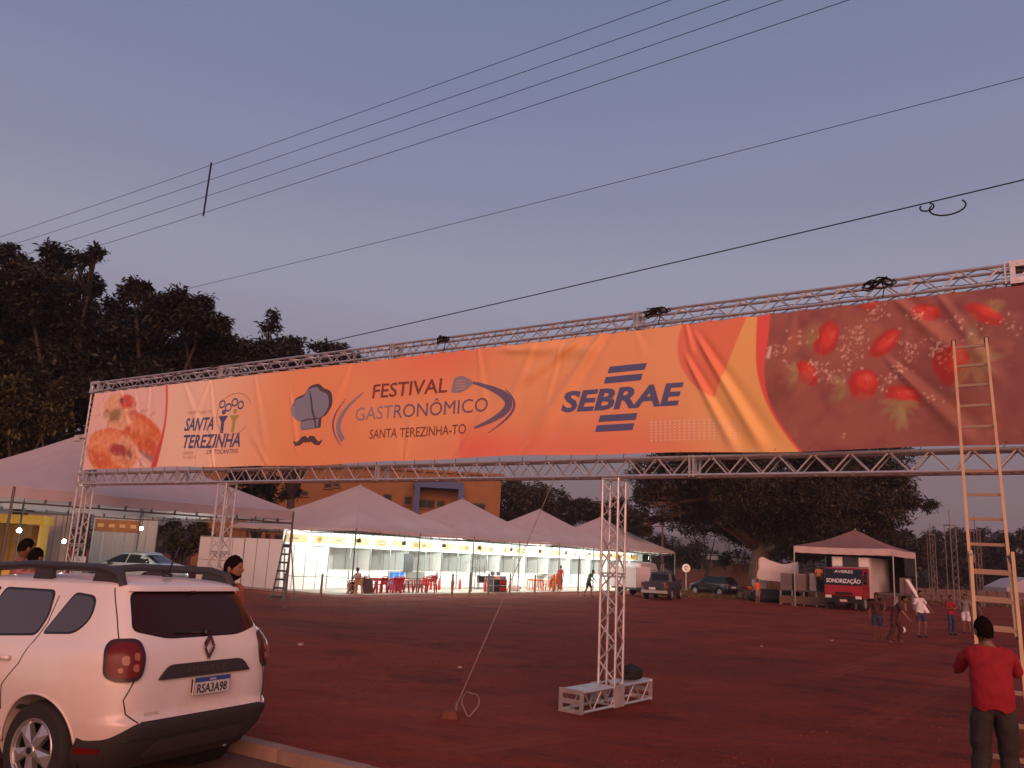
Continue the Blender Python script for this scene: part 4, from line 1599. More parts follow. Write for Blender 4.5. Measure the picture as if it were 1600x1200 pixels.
# stepladder left of the row
p = G(437, 941, 0)
t = thing('stepladder', 'dark stepladder with white-edged treads standing before the closed booth', 'stepladder', (p[0], p[1], 0), -.15)
H_ = 2.75
for s in (-1, 1):
    MB().bar((s * .24, -.35, 0), (s * .15, .3, H_), .05, .09).build('side_rail', M_dark_steel, t)
    MB().bar((s * .26, .95, 0), (s * .15, .32, H_ - .55), .04, .05).build('rear_leg', M_dark_steel, t)
MB().tube([(-.15, .3, H_), (-.14, .31, H_ + .18), (0, .31, H_ + .24), (.14, .31, H_ + .18), (.15, .3, H_)], .02, 6).build('top_handle', M_steel, t, smooth=True)
for k in range(7):
    f_ = (k + .7) / 8
    MB().box((0, -.35 + .65 * f_ - .03, H_ * f_), (.46 - .18 * f_, .2, .07 if k < 6 else .14)).build('tread', M_black, t)

# ================================================================== LEFT STALLS
def wall_of_panels(name, a, b, z0, z1, n, m, label, cat, head=None):
    a, b = np.array(a, float), np.array(b, float)
    L = np.linalg.norm(b - a)
    rz = math.atan2(b[1] - a[1], b[0] - a[0])
    t = thing(name, label, cat, (a[0], a[1], 0), rz)
    for i in range(n):
        MB().box((L * (i + .5) / n, 0, (z0 + z1) / 2), (L / n - .03, .03, z1 - z0)).build('panel', m, t)
    fr = MB()
    for i in range(n + 1):
        fr.box((L * i / n, 0, (z0 + z1) / 2), (.05, .05, z1 - z0 + .04))
    fr.bar((0, 0, z1), (L, 0, z1), .05, .05)
    fr.build('frame', M_frame, t)
    if head:
        MB().box((L * .36, -.03, z1 - .45), (L * .7, .02, .55)).build('sign_plate', M_sign2, t)
        for q in range(4):
            MB().box((L * (.1 + .17 * q), -.043, z1 - .45), (L * .09, .008, .16)).build('sign_line', M_sign, t)
    return t


M_panel_lit = mat('lit_tone_panel', (.50, .40, .33), .6, var=.06)  # panel colour carries the warm light falling on this wall
M_panel_dim = mat('dim_tone_panel', (.40, .40, .36), .6, var=.06)  # white panels greyed in colour for the dim light there
wall_of_panels('panel_wall', D(36, 860, 36)[:2], D(104, 860, 35)[:2], .1, 3.15, 6, M_panel_lit, 'panelled stall wall, its warm light put into a beige colour, left of the leftmost truss column', 'wall')
wall_of_panels('panel_wall', D(141, 860, 38.5)[:2], D(241, 860, 40)[:2], .1, 3.3, 6, M_panel_dim, 'white panelled stall wall, greyed in colour for dim light, with a yellow-brown fascia sign', 'wall', True)
q = D(131, 830, 37)
t = thing('speaker_tower', 'black speaker tower between the lit-toned and the dim-toned stall walls', 'speaker', (q[0], q[1], .2), .5)
for k in range(3):
    MB().box((0, 0, 1.55 + k * .62), (.42, .4, .6)).build('cabinet', M_black_matt, t)
    MB().lathe([(.15, 0), (.15, .02), (.05, .03)], 14).build('cone', M_black, t, (0, -.2, 1.55 + k * .62)).rotation_euler = (R_(90), 0, 0)
MB().box((0, 0, .62), (.45, .45, 1.24)).build('plinth', M_panel, t)
# yellow kiosk at the left edge
q = D(18, 850, 33)
t = thing('yellow_kiosk', 'yellow kiosk with an open hatch at the far left edge, lit by a lamp', 'kiosk', (q[0], q[1], .1), .25)
M_yel = mat('yellow_paint', (.62, .36, .035), .5, var=.08)
MB().box((0, .6, .55), (1.9, 1.2, 1.1)).build('body', M_yel, t)
MB().box((0, .6, 2.75), (2.1, 1.5, .35)).build('roof', M_yel, t)
MB().box((0, 1.18, 1.8), (1.9, .05, 1.5)).build('back_wall', mat('kiosk_inside', (.30, .18, .05), .7), t)
for s in (-1, 1):
    MB().box((s * .92, .6, 1.85), (.07, 1.15, 1.5)).build('side_wall', M_yel, t)
MB().box((0, -.1, 1.12), (2.0, .3, .05)).build('counter_top', M_dark_steel, t)
MB().box((-.45, .0, 1.75), (.04, .04, 1.25)).box((.35, .0, 1.75), (.04, .04, 1.25)).bar((-.9, 0, 1.9), (.9, 0, 1.9), .03, .03).build('hatch_frame', M_dark_steel, t)
for px_, py_, Y_, lab in ((221, 826, 33.0, 'small lit lamp on a drop rod under the left tent, right of the fascia sign'), (100, 846, 30.0, 'small lit lamp on a drop rod under the left tent, by the leftmost column')):
    lp = D(px_, py_, Y_)
    t = thing('tent_lamp', lab, 'lamp', lp, 0, 'lamps under the left tent')
    MB().lathe([(.03, .07), (.05, .05), (.065, 0), (.045, -.05), (.0, -.065)], 12).build('bulb', bpy.data.materials['lit_lamp_glass'], t, smooth='all')
    MB().tube([(0, 0, .07), (0, 0, 1.9)], .012, 5).build('drop_rod', M_wire, t)
    ld = bpy.data.lights.new('tent_light', 'POINT')
    ld.energy = 150
    ld.color = (.95, 1, .93)
    ld.shadow_soft_size = .06
    lo = bpy.data.objects.new('light', ld)
    COL.objects.link(lo)
    lo.parent = t
    lo.location = (0, 0, -.14)
q2 = D(30, 829, 31.5)
t = thing('kiosk_lamp', 'small bright lamp shining at the yellow kiosk', 'lamp', q2, 0)
MB().lathe([(.03, .09), (.06, .07), (.085, 0), (.06, -.06), (.0, -.08)], 12).build('bulb', emit('kiosk_bulb', (1, .93, .75), 30), t, smooth='all')
MB().tube([(0, 0, .08), (0, 0, 1.6)], .012, 5).build('cord', M_wire, t)
ld = bpy.data.lights.new('kiosk_light', 'POINT')
ld.energy = 30
ld.color = (1, .9, .7)
ld.shadow_soft_size = .09
lo = bpy.data.objects.new('light', ld)
COL.objects.link(lo)
lo.parent = t
lo.location = (0, -.14, -.02)

# ================================================================== VEHICLES
def gsmooth(xs, tab, sig):
    zz = np.array([p[0] for p in tab], float)
    vv = np.array([p[1] for p in tab], float)
    lo, hi = zz[0], zz[-1]
    g = np.linspace(lo - .4, hi + .4, 900)
    y = np.interp(g, zz, vv)
    # keep the end slopes so smoothing does not pull the ends in
    k = int(3 * sig / (g[1] - g[0])) + 1
    w = np.exp(-.5 * (np.arange(-k, k + 1) * (g[1] - g[0]) / sig) ** 2)
    y = np.convolve(np.pad(y, k, mode='edge'), w / w.sum(), mode='valid')
    return np.interp(xs, g, y)


class CarShape:
    """body made of horizontal rounded outlines; x forward from the tail, y to the left"""

    def __init__(s, rear, front, half, zroof0, zroof1, n=7.0, sig=.02, bump=None, roof_p=2.4):
        s.rear, s.front, s.half, s.z0, s.z1, s.n, s.sig, s.bump, s.rp = rear, front, half, zroof0, zroof1, n, sig, bump, roof_p
        s.cache = {}

    def dims(s, z):
        zc = min(z, s.z0)
        r, f, h = (float(gsmooth(np.array([zc]), t, s.sig)[0]) for t in (s.rear, s.front, s.half))
        if z > s.z0:
            q = min(1.0, (z - s.z0) / (s.z1 - s.z0))
            k = max(1e-3, (1 - q ** s.rp) ** (1 / s.rp))
            # the roof cap closes quickly at the rim and is nearly flat inside
            c = (r + f) / 2
            a = (f - r) / 2 * k
            r, f, h = c - a, c + a, h * k
        return r, f, h

    def outline(s, z):
        key = round(z, 4)
        if key in s.cache:
            return s.cache[key]
        r, f, h = s.dims(z)
        c, a = (r + f) / 2, (f - r) / 2
        th = np.linspace(0, math.pi, 3001)
        ct, st = np.cos(th), np.sin(th)
        e = 2 / s.n
        x = c - a * np.sign(ct) * np.abs(ct) ** e
        y = h * np.abs(st) ** e
        ds = np.concatenate([[0], np.cumsum(np.hypot(np.diff(x), np.diff(y)))])
        if s.bump:
            y = y + s.bump(x, z) * np.clip(y / h, 0, 1) ** 6
        s.cache[key] = (x, y, ds)
        return s.cache[key]

    def pts(s, sv, zv, off=0.0):
        """surface points for arc positions sv (positive left) at heights zv"""
        out = np.zeros((len(sv), 3))
        for i, (a, z) in enumerate(zip(sv, zv)):
            x, y, ds = s.outline(z)
            q = min(abs(a), ds[-1])
            px, py = np.interp(q, ds, x), np.interp(q, ds, y)
            if off:
                d = .01
                x1, y1 = np.interp(min(q + d, ds[-1]), ds, x), np.interp(min(q + d, ds[-1]), ds, y)
                x0, y0 = np.interp(max(q - d, 0), ds, x), np.interp(max(q - d, 0), ds, y)
                tx, ty = x1 - x0, y1 - y0
                if q < d:
                    ty, tx = 1, 0
                L = math.hypot(tx, ty)
                nx, ny = -ty / L, tx / L
                px += nx * off
                py += ny * off
            out[i] = (px, math.copysign(py, a) if abs(a) > 1e-9 else 0, z)
        return out

    def s_of_x(s, x, z):
        ox, oy, ds = s.outline(z)
        return float(np.interp(x, ox, ds))

    def s_of_y(s, y, z):
        ox, oy, ds = s.outline(z)
        m = len(oy) // 2
        return float(math.copysign(np.interp(abs(y), oy[:m], ds[:m]), y))

    def side(s, side, off):
        def fn(P):
            sv = [side * s.s_of_x(p[0], p[1]) for p in P]
            return s.pts(sv, P[:, 1], off)
        return fn

    def tail(s, off):
        def fn(P):
            sv = [s.s_of_y(p[0], p[1]) for p in P]
            return s.pts(sv, P[:, 1], off)
        return fn

    def wrap(s, off):
        return lambda P: s.pts(P[:, 0], P[:, 1], off)

    def nose(s, off):
        def fn(P):
            sv = []
            for p in P:
                ox, oy, ds = s.outline(p[1])
                m = len(oy) // 2
                q = np.interp(abs(p[0]), oy[m:][::-1], ds[m:][::-1])
                sv.append(math.copysign(q, p[0]) if abs(p[0]) > 1e-6 else q)
            return s.pts(sv, P[:, 1], off)
        return fn

    def body(s, zs, m, parent, arches=(), N=150, name='body'):
        rings = []
        for z in zs:
            x, y, ds = s.outline(z)
            q = np.linspace(0, ds[-1], N)
            px, py = np.interp(q, ds, x), np.interp(q, ds, y)
            L = np.stack([px, py, np.full(N, z)], 1)
            Rr = np.stack([px[1:-1], -py[1:-1], np.full(N - 2, z)], 1)[::-1]
            L[0, 1] = L[-1, 1] = 0
            rings.append(np.concatenate([L, Rr]))
        n = len(rings[0])
        v = np.concatenate(rings).tolist()
        f = []
        for i in range(len(rings) - 1):
            for k in range(n):
                k2 = (k + 1) % n
                f.append((i * n + k, i * n + k2, (i + 1) * n + k2, (i + 1) * n + k))
        f.append(tuple(range(n))[::-1])
        f.append(tuple((len(rings) - 1) * n + k for k in range(n)))
        mb = MB()
        mb.add(v, f)
        me = mb.mesh(name, m, smooth=True)
        o = put(name, me, None)
        for (ax, az, ar, hw) in arches:
            cme = MB().tube([(ax, -hw, az), (ax, hw, az)], ar, 48).mesh('cut', m)
            co = put('cut', cme)
            md = o.modifiers.new('b', 'BOOLEAN')
            md.operation = 'DIFFERENCE'
            md.object = co
            md.solver = 'EXACT'
            dg = bpy.context.evaluated_depsgraph_get()
            nm = bpy.data.meshes.new_from_object(o.evaluated_get(dg))
            o.modifiers.clear()
            o.data = nm
            bpy.data.objects.remove(co)
        nm = o.data
        nm.name = name
        nm.polygons.foreach_set('use_smooth', [True] * len(nm.polygons))
        nm.set_sharp_from_angle(angle=R_(38))
        o.parent = parent
        return o


def wheel(parent, x, y, r, w=.21, spokes=5, rim_m=None, loc_name='wheel'):
    s = 1 if y > 0 else -1
    prof = [(r * .66, -w / 2), (r * .90, -w / 2), (r * .97, -w * .4), (r, -w * .25), (r, w * .25), (r * .97, w * .4), (r * .90, w / 2), (r * .66, w / 2), (r * .64, w * .3), (r * .64, -w * .3)]
    me = MB().lathe(prof + [prof[0]], 40, caps=False).mesh('tyre', M_rubber, smooth=True)
    t = put(loc_name, me, parent, (x, y, r), (R_(90), 0, 0))
    z = -s * (w / 2 - .015)
    rb = MB().lathe([(r * .56, -.0), (r * .645, 0), (r * .66, .012), (r * .645, .02), (r * .60, .014), (r * .57, -.03), (r * .56, -.03), (r * .56, -.0)], 40, caps=False)
    rim = rb.build('rim', rim_m or M_rim, t, (0, 0, z), smooth=True)
    if s > 0:
        rim.rotation_euler = (R_(180), 0, 0)
    dk = MB().lathe([(0, 0), (r * .6, 0), (r * .6, .01), (0, .01)], 32)
    dk.build('brake_disc', M_black, rim, (0, 0, -.09), smooth=True)
    sp = MB()
    for k in range(spokes):
        a = 2 * math.pi * k / spokes + .3
        ca, sa = math.cos(a), math.sin(a)

        def P(rad, tang, zz):
            return (rad * ca - tang * sa, rad * sa + tang * ca, zz)
        w0, w1 = r * .085, r * .155
        vs = [P(r * .10, -w0, .022), P(r * .10, w0, .022), P(r * .58, w1, .008), P(r * .58, -w1, .008), P(r * .10, -w0, -.03), P(r * .10, w0, -.03), P(r * .58, w1, -.03), P(r * .58, -w1, -.03),
              P(r * .34, 0, .03)]
        sp.add(vs, [(0, 1, 8), (1, 2, 8), (2, 3, 8), (3, 0, 8), (4, 7, 6, 5), (0, 4, 5, 1), (1, 5, 6, 2), (2, 6, 7, 3), (3, 7, 4, 0)])
    sp.lathe([(0, .03), (r * .12, .028), (r * .15, .015), (r * .15, -.03)][::-1], 16)
    sp.build('spokes', rim_m or M_rim, rim)
    cp = MB().lathe([(r * .075, .03), (r * .07, .036), (0, .037)], 14).build('hub_cap', M_black, rim, smooth=True)
    return t


def tline(car, pts, r, name, m, parent, mode='wrap', off=.001, n=5):
    P = np.array(pts, float)
    # densify
    Q = []
    for a, b in zip(P[:-1], P[1:]):
        k = max(2, int(np.linalg.norm(b - a) / .05))
        for i in range(k):
            Q.append(a + (b - a) * i / k)
    Q.append(P[-1])
    Q = np.array(Q)
    fn = car.wrap(off) if mode == 'wrap' else (car.tail(off) if mode == 'tail' else car.side(1 if mode == 'left' else -1, off))
    return MB().tube([tuple(p) for p in fn(Q)], r, n).build(name, m, parent, smooth='all')


# ---------------------------------------------------------------- white SUV
M_carw = mat('white_car_paint', (.70, .67, .65), .32, var=.03, scale=3, spec=.5, coat=.45, dirt=(.50, .34, .27), dirt_amt=.32)
t_, b_ = M_carw.node_tree, M_carw.node_tree.nodes['Principled BSDF']
src_ = b_.inputs['Base Color'].links[0].from_socket
tc_ = t_.nodes.new('ShaderNodeTexCoord')
nz_ = t_.nodes.new('ShaderNodeTexNoise')
nz_.inputs['Scale'].default_value = 7
nz_.inputs['Detail'].default_value = 10
nz_.inputs['Roughness'].default_value = .75
t_.links.new(tc_.outputs['Object'], nz_.inputs['Vector'])
sx_ = t_.nodes.new('ShaderNodeSeparateXYZ')
t_.links.new(tc_.outputs['Object'], sx_.inputs[0])
mr_ = t_.nodes.new('ShaderNodeMapRange')
mr_.inputs[1].default_value, mr_.inputs[2].default_value = 1.0, .35
mr_.inputs[3].default_value, mr_.inputs[4].default_value = .0, .85
t_.links.new(sx_.outputs['Z'], mr_.inputs[0])
mm_ = t_.nodes.new('ShaderNodeMath')
mm_.operation = 'MULTIPLY'
t_.links.new(nz_.outputs[0], mm_.inputs[0])
t_.links.new(mr_.outputs[0], mm_.inputs[1])
mx_ = t_.nodes.new('ShaderNodeMix')
mx_.data_type = 'RGBA'
t_.links.new(mm_.outputs[0], mx_.inputs[0])
t_.links.new(src_, mx_.inputs[6])
mx_.inputs[7].default_value = (.42, .25, .18, 1)
t_.links.new(mx_.outputs[2], b_.inputs['Base Color'])
M_trim = mat('grey_black_trim', (.03, .027, .027), .6, bump=.15, bscale=120)
M_frit = mat('window_frit', (.01, .01, .011), .25)
suv = thing('parked_suv', 'white dusty SUV parked at the kerb in the left foreground, seen from behind', 'car', (-2.33, 7.08, ROAD_Z), R_(154.9))
suv.rotation_euler = (R_(.9), R_(1.5), R_(154.9))


def suv_bump(x, z):
    b = .035 * np.exp(-((x - .85) / .48) ** 2) * math.exp(-((z - .78) / .20) ** 2)
    b = b + .03 * np.exp(-((x - 3.5) / .5) ** 2) * math.exp(-((z - .78) / .2) ** 2)
    b = b - .022 * np.exp(-((x - 2.15) / .65) ** 2) * math.exp(-((z - .62) / .12) ** 2)
    return b


SUV = CarShape(rear=[(.20, .26), (.30, .15), (.40, .07), (.50, .025), (.56, .01), (.585, .015), (.60, .045), (.64, .055), (.80, .06), (.95, .07), (1.06, .085), (1.14, .12), (1.30, .21), (1.50, .34), (1.54, .36)],
               front=[(.20, 4.05), (.32, 4.22), (.5, 4.33), (.75, 4.33), (.92, 4.27), (.99, 4.1), (1.03, 3.6), (1.07, 3.22), (1.12, 3.08), (1.3, 2.76), (1.54, 2.30)],
               half=[(.20, .78), (.30, .845), (.42, .885), (.6, .90), (.85, .91), (1.0, .90), (1.08, .875), (1.13, .838), (1.3, .765), (1.45, .70), (1.54, .655)],
               zroof0=1.54, zroof1=1.635, n=9.0, sig=.016, bump=suv_bump, roof_p=2.2)
zs = list(np.linspace(.22, .54, 15)) + list(np.linspace(.555, .66, 16)) + list(np.linspace(.68, 1.54, 44)) + [1.54 + .095 * math.sin(q) for q in np.linspace(.12, 1.565, 16)]
SUV.body(zs, M_carw, suv, arches=((.83, .345, .40, 1.2), (3.50, .345, .40, 1.2)), N=170)
# dark inner arches and underbody
MB().box((2.15, 0, .42), (3.9, 1.3, .34)).build('underbody', M_black_matt, suv)
for (x, y) in ((.83, .80), (.83, -.80), (3.50, .80), (3.50, -.80)):
    wheel(suv, x, y, .345)
    MB().lathe([(.412, -.32), (.412, .04), (.0, .04)] if y > 0 else [(.412, .32), (.412, -.04), (.0, -.04)], 32, caps=False).build('wheel_liner', M_black_matt, suv, (x, .5 if y > 0 else -.5, .345)).rotation_euler = (R_(90), 0, 0)
# arch lips
for x in (.83, 3.50):
    for s in (1, -1):
        P = np.array([(x + .405 * math.cos(a), .345 + .405 * math.sin(a)) for a in np.linspace(.05, math.pi - .05, 30)])
        MB().tube([tuple(p) for p in SUV.side(s, -.004)(P)], .012, 6).build('arch_lip', M_carw, suv, smooth='all')

G_OFF = .006


def window(car, poly, mode, parent, frit=.022, name='window', m=None, rr=.05, step=.06):
    """pane with its dark surround, laid flush on the body"""
    p = np.array(rpoly(poly, rr, 5))
    c = p.mean(0)
    q = c + (p - c) * (1 + 2 * frit / np.ptp(p, axis=0))
    fn = {'tail': car.tail, 'left': lambda o: car.side(1, o), 'right': lambda o: car.side(-1, o), 'nose': car.nose}[mode]
    f1 = warp(q, [tuple(range(len(q)))], fn(.003), name, M_frit, parent, step, thick=1, back=fn(-.01), smooth=True)
    warp(p, [tuple(range(len(p)))], fn(.0065), 'pane', m or M_glass, f1, step, thick=1, back=fn(.0), smooth=True)
    return f1


# rear screen, quarter lights, door windows, windscreen
window(SUV, [(-.575, 1.50, .06), (.575, 1.50, .06), (.665, 1.225, .05), (.38, 1.165, .08), (-.38, 1.165, .08), (-.665, 1.225, .05)], 'tail', suv, .012, 'rear_window', M_glass_tint)
for sd in ('left', 'right'):
    window(SUV, [(.57, 1.30, .10), (.62, 1.455, .07), (.86, 1.475, .04), (.99, 1.185, .04), (.66, 1.20, .10)], sd, suv, .018, 'window', M_glass_side)
    window(SUV, [(1.08, 1.17, .05), (1.05, 1.30, .05), (1.12, 1.485, .06), (1.72, 1.49, .04), (1.78, 1.135, .04)], sd, suv, .02, 'window', M_glass_side)
    window(SUV, [(1.87, 1.135, .04), (1.82, 1.49, .04), (2.36, 1.475, .06), (3.0, 1.15, .05), (2.93, 1.12, .04)], sd, suv, .02, 'window', M_glass_side)
window(SUV, [(-.56, 1.50, .08), (.56, 1.50, .08), (.70, 1.14, .06), (-.70, 1.14, .06)], 'nose', suv, .015, 'windscreen')
# seams
for s in (1, -1):
    tline(SUV, [(s * .70, 1.535), (s * .775, 1.24), (s * .80, 1.12)], .005, 'panel_gap', M_black, suv)
    tline(SUV, [(s * .70, .87), (s * .765, .74), (s * .74, .64), (s * .665, .575)], .005, 'panel_gap', M_black, suv)
    sd = 'left' if s > 0 else 'right'
    tline(SUV, [(1.04, 1.46), (1.01, 1.25), (1.10, .95), (1.25, .78), (1.24, .60)], .0045, 'panel_gap', M_black, suv, sd)
    tline(SUV, [(1.80, 1.5), (1.83, 1.1), (1.9, .40)], .0045, 'panel_gap', M_black, suv, sd)
    tline(SUV, [(3.05, 1.1), (3.1, .8), (3.06, .45)], .0045, 'panel_gap', M_black, suv, sd)
    tline(SUV, [(.52, .86), (.75, .84), (1.02, .80), (1.16, .66)], .003, 'panel_gap', M_black, suv, sd) if False else None
    tline(SUV, [(.62, .98), (.86, .98), (.86, .83), (.62, .83), (.62, .98)], .0028, 'fuel_flap', M_black, suv, sd) if s < 0 else None
    for x in (1.2, 2.05):
        h = tline(SUV, [(x, .985), (x + .2, .985)], .018, 'door_handle', M_carw, suv, sd, .03, 8)
tline(SUV, [(-.64, .578), (.64, .578)], .004, 'panel_gap', M_black, suv)
# rear lamps
for s in (1, -1):
    base = [(.645, 1.175, .06), (.84, 1.17, .08), (.915, 1.09, .08), (.915, .91, .07), (.83, .865, .07), (.665, .87, .06), (.63, 1.0, .06)]
    P = np.array(rpoly([(s * a, b, c) for a, b, c in base], .05, 5))
    lm = warp(P, [tuple(range(len(P)))], SUV.wrap(.028), 'tail_lamp', mat('tail_lamp_surround', (.035, .008, .009), .35) if 'tail_lamp_surround' not in bpy.data.materials else bpy.data.materials['tail_lamp_surround'], suv, .03, thick=1, back=SUV.wrap(-.012), smooth=True)
    P2 = np.array(rpoly([(s * (.775 + (a - .775) * .80), 1.02 + (b - 1.02) * .82, c * .8) for a, b, c in base], .05, 5))
    warp(P2, [tuple(range(len(P2)))], SUV.wrap(.033), 'red_lens', M_red_glass, lm, .03, thick=1, back=SUV.wrap(.02), smooth=True)
    M_ind = bpy.data.materials.get('clear_lens') or mat('clear_lens', (.30, .11, .08), .3)
    for (cx, cz, w, h) in ((.70, 1.045, .022, .03), (.77, 1.02, .03, .038), (.705, .965, .024, .03), (.80, .95, .02, .02)):
        P3 = np.array(rpoly([(s * (cx - w * .8), cz - h), (s * (cx + w * .8), cz - h * .8), (s * (cx + w * .8), cz + h * .8), (s * (cx - w * .8), cz + h)], .03, 4))
        warp(P3, [tuple(range(len(P3)))], SUV.wrap(.037), 'lens_cell', M_ind, lm, .03, thick=1, back=SUV.wrap(.03), smooth=True)
# bumper cladding wrapping round the tail
bt = [(-1.52, .47), (-1.0, .455), (-.86, .47), (-.68, .575, .05), (.68, .575, .05), (.86, .47), (1.0, .455), (1.52, .47), (1.48, .225), (1.0, .222), (.7, .222), (-.7, .222), (-1.0, .222), (-1.48, .225)]
P = np.array(rpoly(bt, .04, 4))
# stay behind the wheel arch
lim = SUV.s_of_x(.44, .4)
P[:, 0] = np.clip(P[:, 0], -lim, lim)
bp = warp(P, [tuple(range(len(P)))], SUV.wrap(.014), 'rear_bumper', M_trim, suv, .05, thick=1, back=SUV.wrap(-.02), smooth=True)
for s in (1, -1):
    R4 = rpoly([(s * .86, .36), (s * 1.06, .355), (s * 1.06, .405), (s * .86, .40)], .02)
    warp(np.array(R4), [tuple(range(len(R4)))], SUV.wrap(.022), 'reflector', M_red_glass, bp, .04, thick=1, back=SUV.wrap(.01))
R5 = rpoly([(-.52, .30), (.52, .30), (.46, .42), (-.46, .42)], .05)
warp(np.array(R5), [tuple(range(len(R5)))], SUV.wrap(.021), 'skid_panel', mat('dark_grey_plastic', (.05, .045, .043), .45), bp, .05, thick=1, back=SUV.wrap(.01))
tline(SUV, [(-.75, .455), (.75, .455)], .005, 'bumper_crease', M_black, bp, 'wrap', .014)
# side sills
for s in (1, -1):
    R6 = rpoly([(1.25, .222), (3.08, .222), (3.08, .43), (1.25, .43)], .04)
    warp(np.array(R6), [tuple(range(len(R6)))], SUV.side(s, .014), 'side_sill', M_trim, suv, .12, thick=1, back=SUV.side(s, -.02), smooth=True)
# garnish strip with raised letters, plate, emblem
gz = .89
R7 = rpoly([(-.50, .86, .02), (.50, .86, .02), (.40, .965, .06), (-.40, .965, .06)], .03)
gs = warp(np.array(R7), [tuple(range(len(R7)))], SUV.tail(.022), 'tailgate_garnish', M_trim, suv, .06, thick=1, back=SUV.tail(-.01), smooth=True)
v, f = text2d('DUSTER', 1.0, .44, .042)
v[:, 0] = -(v[:, 0] - .22)
warp(v + (0, .895), f, SUV.tail(.026), 'raised_letter', mat('dark_relief', (.07, .062, .06), .4), gs, .05)
v, f = text2d('ICONIC', 1.0, .14, .022)
v[:, 0] = -v[:, 0]
warp(v + (.60, .615), f, SUV.tail(.004), 'model_letters', M_steel, suv, .05)
pl = MB().box((0, 0, 0), (.012, .40, .13)).build('number_plate', mat('plate_grey', (.52, .52, .53), .5), suv, (.008, -.02, .785))
MB().box((.03, 0, 0), (.05, .34, .10)).build('plate_bracket', M_black, pl)
MB().box((-.0075, 0, .048), (.004, .40, .034)).build('plate_band', mat('plate_blue', (.03, .07, .26), .4), pl)


def flat_text(body, parent, x, yc, z, w, h, m, name='lettering', bold=.0, axis='y'):
    v, f = text2d(body, 1.0, w, h, 0, bold)
    mb = MB()
    mb.add([(x, -(a - w / 2) + yc, b + z) for a, b in v], f)
    return mb.build(name, m, parent, fix=False)


M_plt = mat('plate_black', (.03, .03, .032), .5)
flat_text('RSA3A98', pl, -.009, 0, -.052, .33, .068, M_plt, 'plate_lettering', .022)
flat_text('BRASIL', pl, -.0105, 0, .038, .07, .018, mat('plate_white', (.8, .8, .8), .5))
for s in (1, -1):
    MB().bar((-.008, s * .198, -.065), (-.008, s * .198, .065), .006, .006).build('plate_rim', M_steel, pl)
em = MB()
for (ya, za, yb, zb2) in ((0, .085, .05, 0), (.05, 0, 0, -.085), (0, -.085, -.05, 0), (-.05, 0, 0, .085)):
    em.bar((0, ya, za), (0, yb, zb2), .02, .028)
em.build('emblem', M_chrome, suv, (.062, 0, 1.075))
MB().tube([(.05, .0, .995), (.05, .0, 1.0)], .006, 6).build('lock', M_black, suv)
# roof rails with openings, aerial, spoiler lip
for s in (1, -1):
    rl = MB()
    y = s * .585
    rl.tube([(.44, y + s * .02, 1.555), (.50, y + s * .01, 1.64), (.70, y, 1.685), (1.6, y - s * .005, 1.70), (2.2, y, 1.66), (2.42, y + s * .015, 1.57)], [.03, .038, .036, .036, .036, .025], 8)
    rl.prism([(.44, 1.53), (.50, 1.655), (.76, 1.69), (.80, 1.58)], y - .02, y + .02)
    rl.prism([(2.42, 1.53), (2.28, 1.655), (2.05, 1.68), (2.0, 1.58)], y - .02, y + .02)
    rl.prism([(1.28, 1.58), (1.30, 1.68), (1.50, 1.68), (1.52, 1.58)], y - .018, y + .018)
    rl.build('roof_rail', mat('rail_dark', (.035, .03, .032), .5) if s > 0 else bpy.data.materials['rail_dark'], suv, smooth=True)
ab = MB().lathe([(.045, 0), (.04, .02), (.02, .04), (.0, .045)], 12).build('aerial', M_black, suv, (.62, 0, 1.625), smooth='all')
MB().tube([(0, 0, .03), (-.10, 0, .26)], [.007, .006], 6).build('aerial_mast', M_black, ab, smooth='all')
R8 = rpoly([(-.60, 1.515), (.60, 1.515), (.56, 1.548), (-.56, 1.548)], .02)
sp = warp(np.array(R8), [tuple(range(len(R8)))], SUV.tail(.04), 'roof_spoiler', M_carw, suv, .06, thick=1, back=SUV.tail(-.03), smooth=True)
MB().box((-.0, 0, 0), (.012, .05, .012)).build('brake_light', M_red_glass, sp, (.30, 0, 1.512))
# rear wiper and mirrors
wp = SUV.tail(.02)(np.array([(-.02, 1.19), (.30, 1.20)]))
MB().tube([tuple(wp[0]), tuple(wp[1])], .008, 6).lathe([(.025, -.01), (.025, .02), (0, .025)], 10, tuple(wp[0])).build('rear_wiper', M_black, suv, smooth=True)
for s in (1, -1):
    MB().box((2.86, s * .99, 1.12), (.12, .2, .16)).bar((2.88, s * .84, 1.1), (2.88, s * .92, 1.1), .05, .06).build('mirror', M_black, suv)
    R9 = rpoly([(s * .45, .78), (s * .78, .80), (s * .80, .92), (s * .48, .90)], .04)
    warp(np.array(R9), [tuple(range(len(R9)))], SUV.nose(.01), 'headlight', M_glass, suv, .06)
R10 = rpoly([(-.4, .72), (.4, .72), (.42, .90), (-.42, .90)], .05)
warp(np.array(R10), [tuple(range(len(R10)))], SUV.nose(.01), 'grille', M_trim, suv, .06)
tline(SUV, [(.95, .62), (1.25, .63)], .02, 'exhaust_guard', M_black, suv, 'left', -.06)
MB().tube([(.45, -.45, .26), (.20, -.45, .255)], .03, 10).build('exhaust_pipe', M_steel, suv, smooth=True)


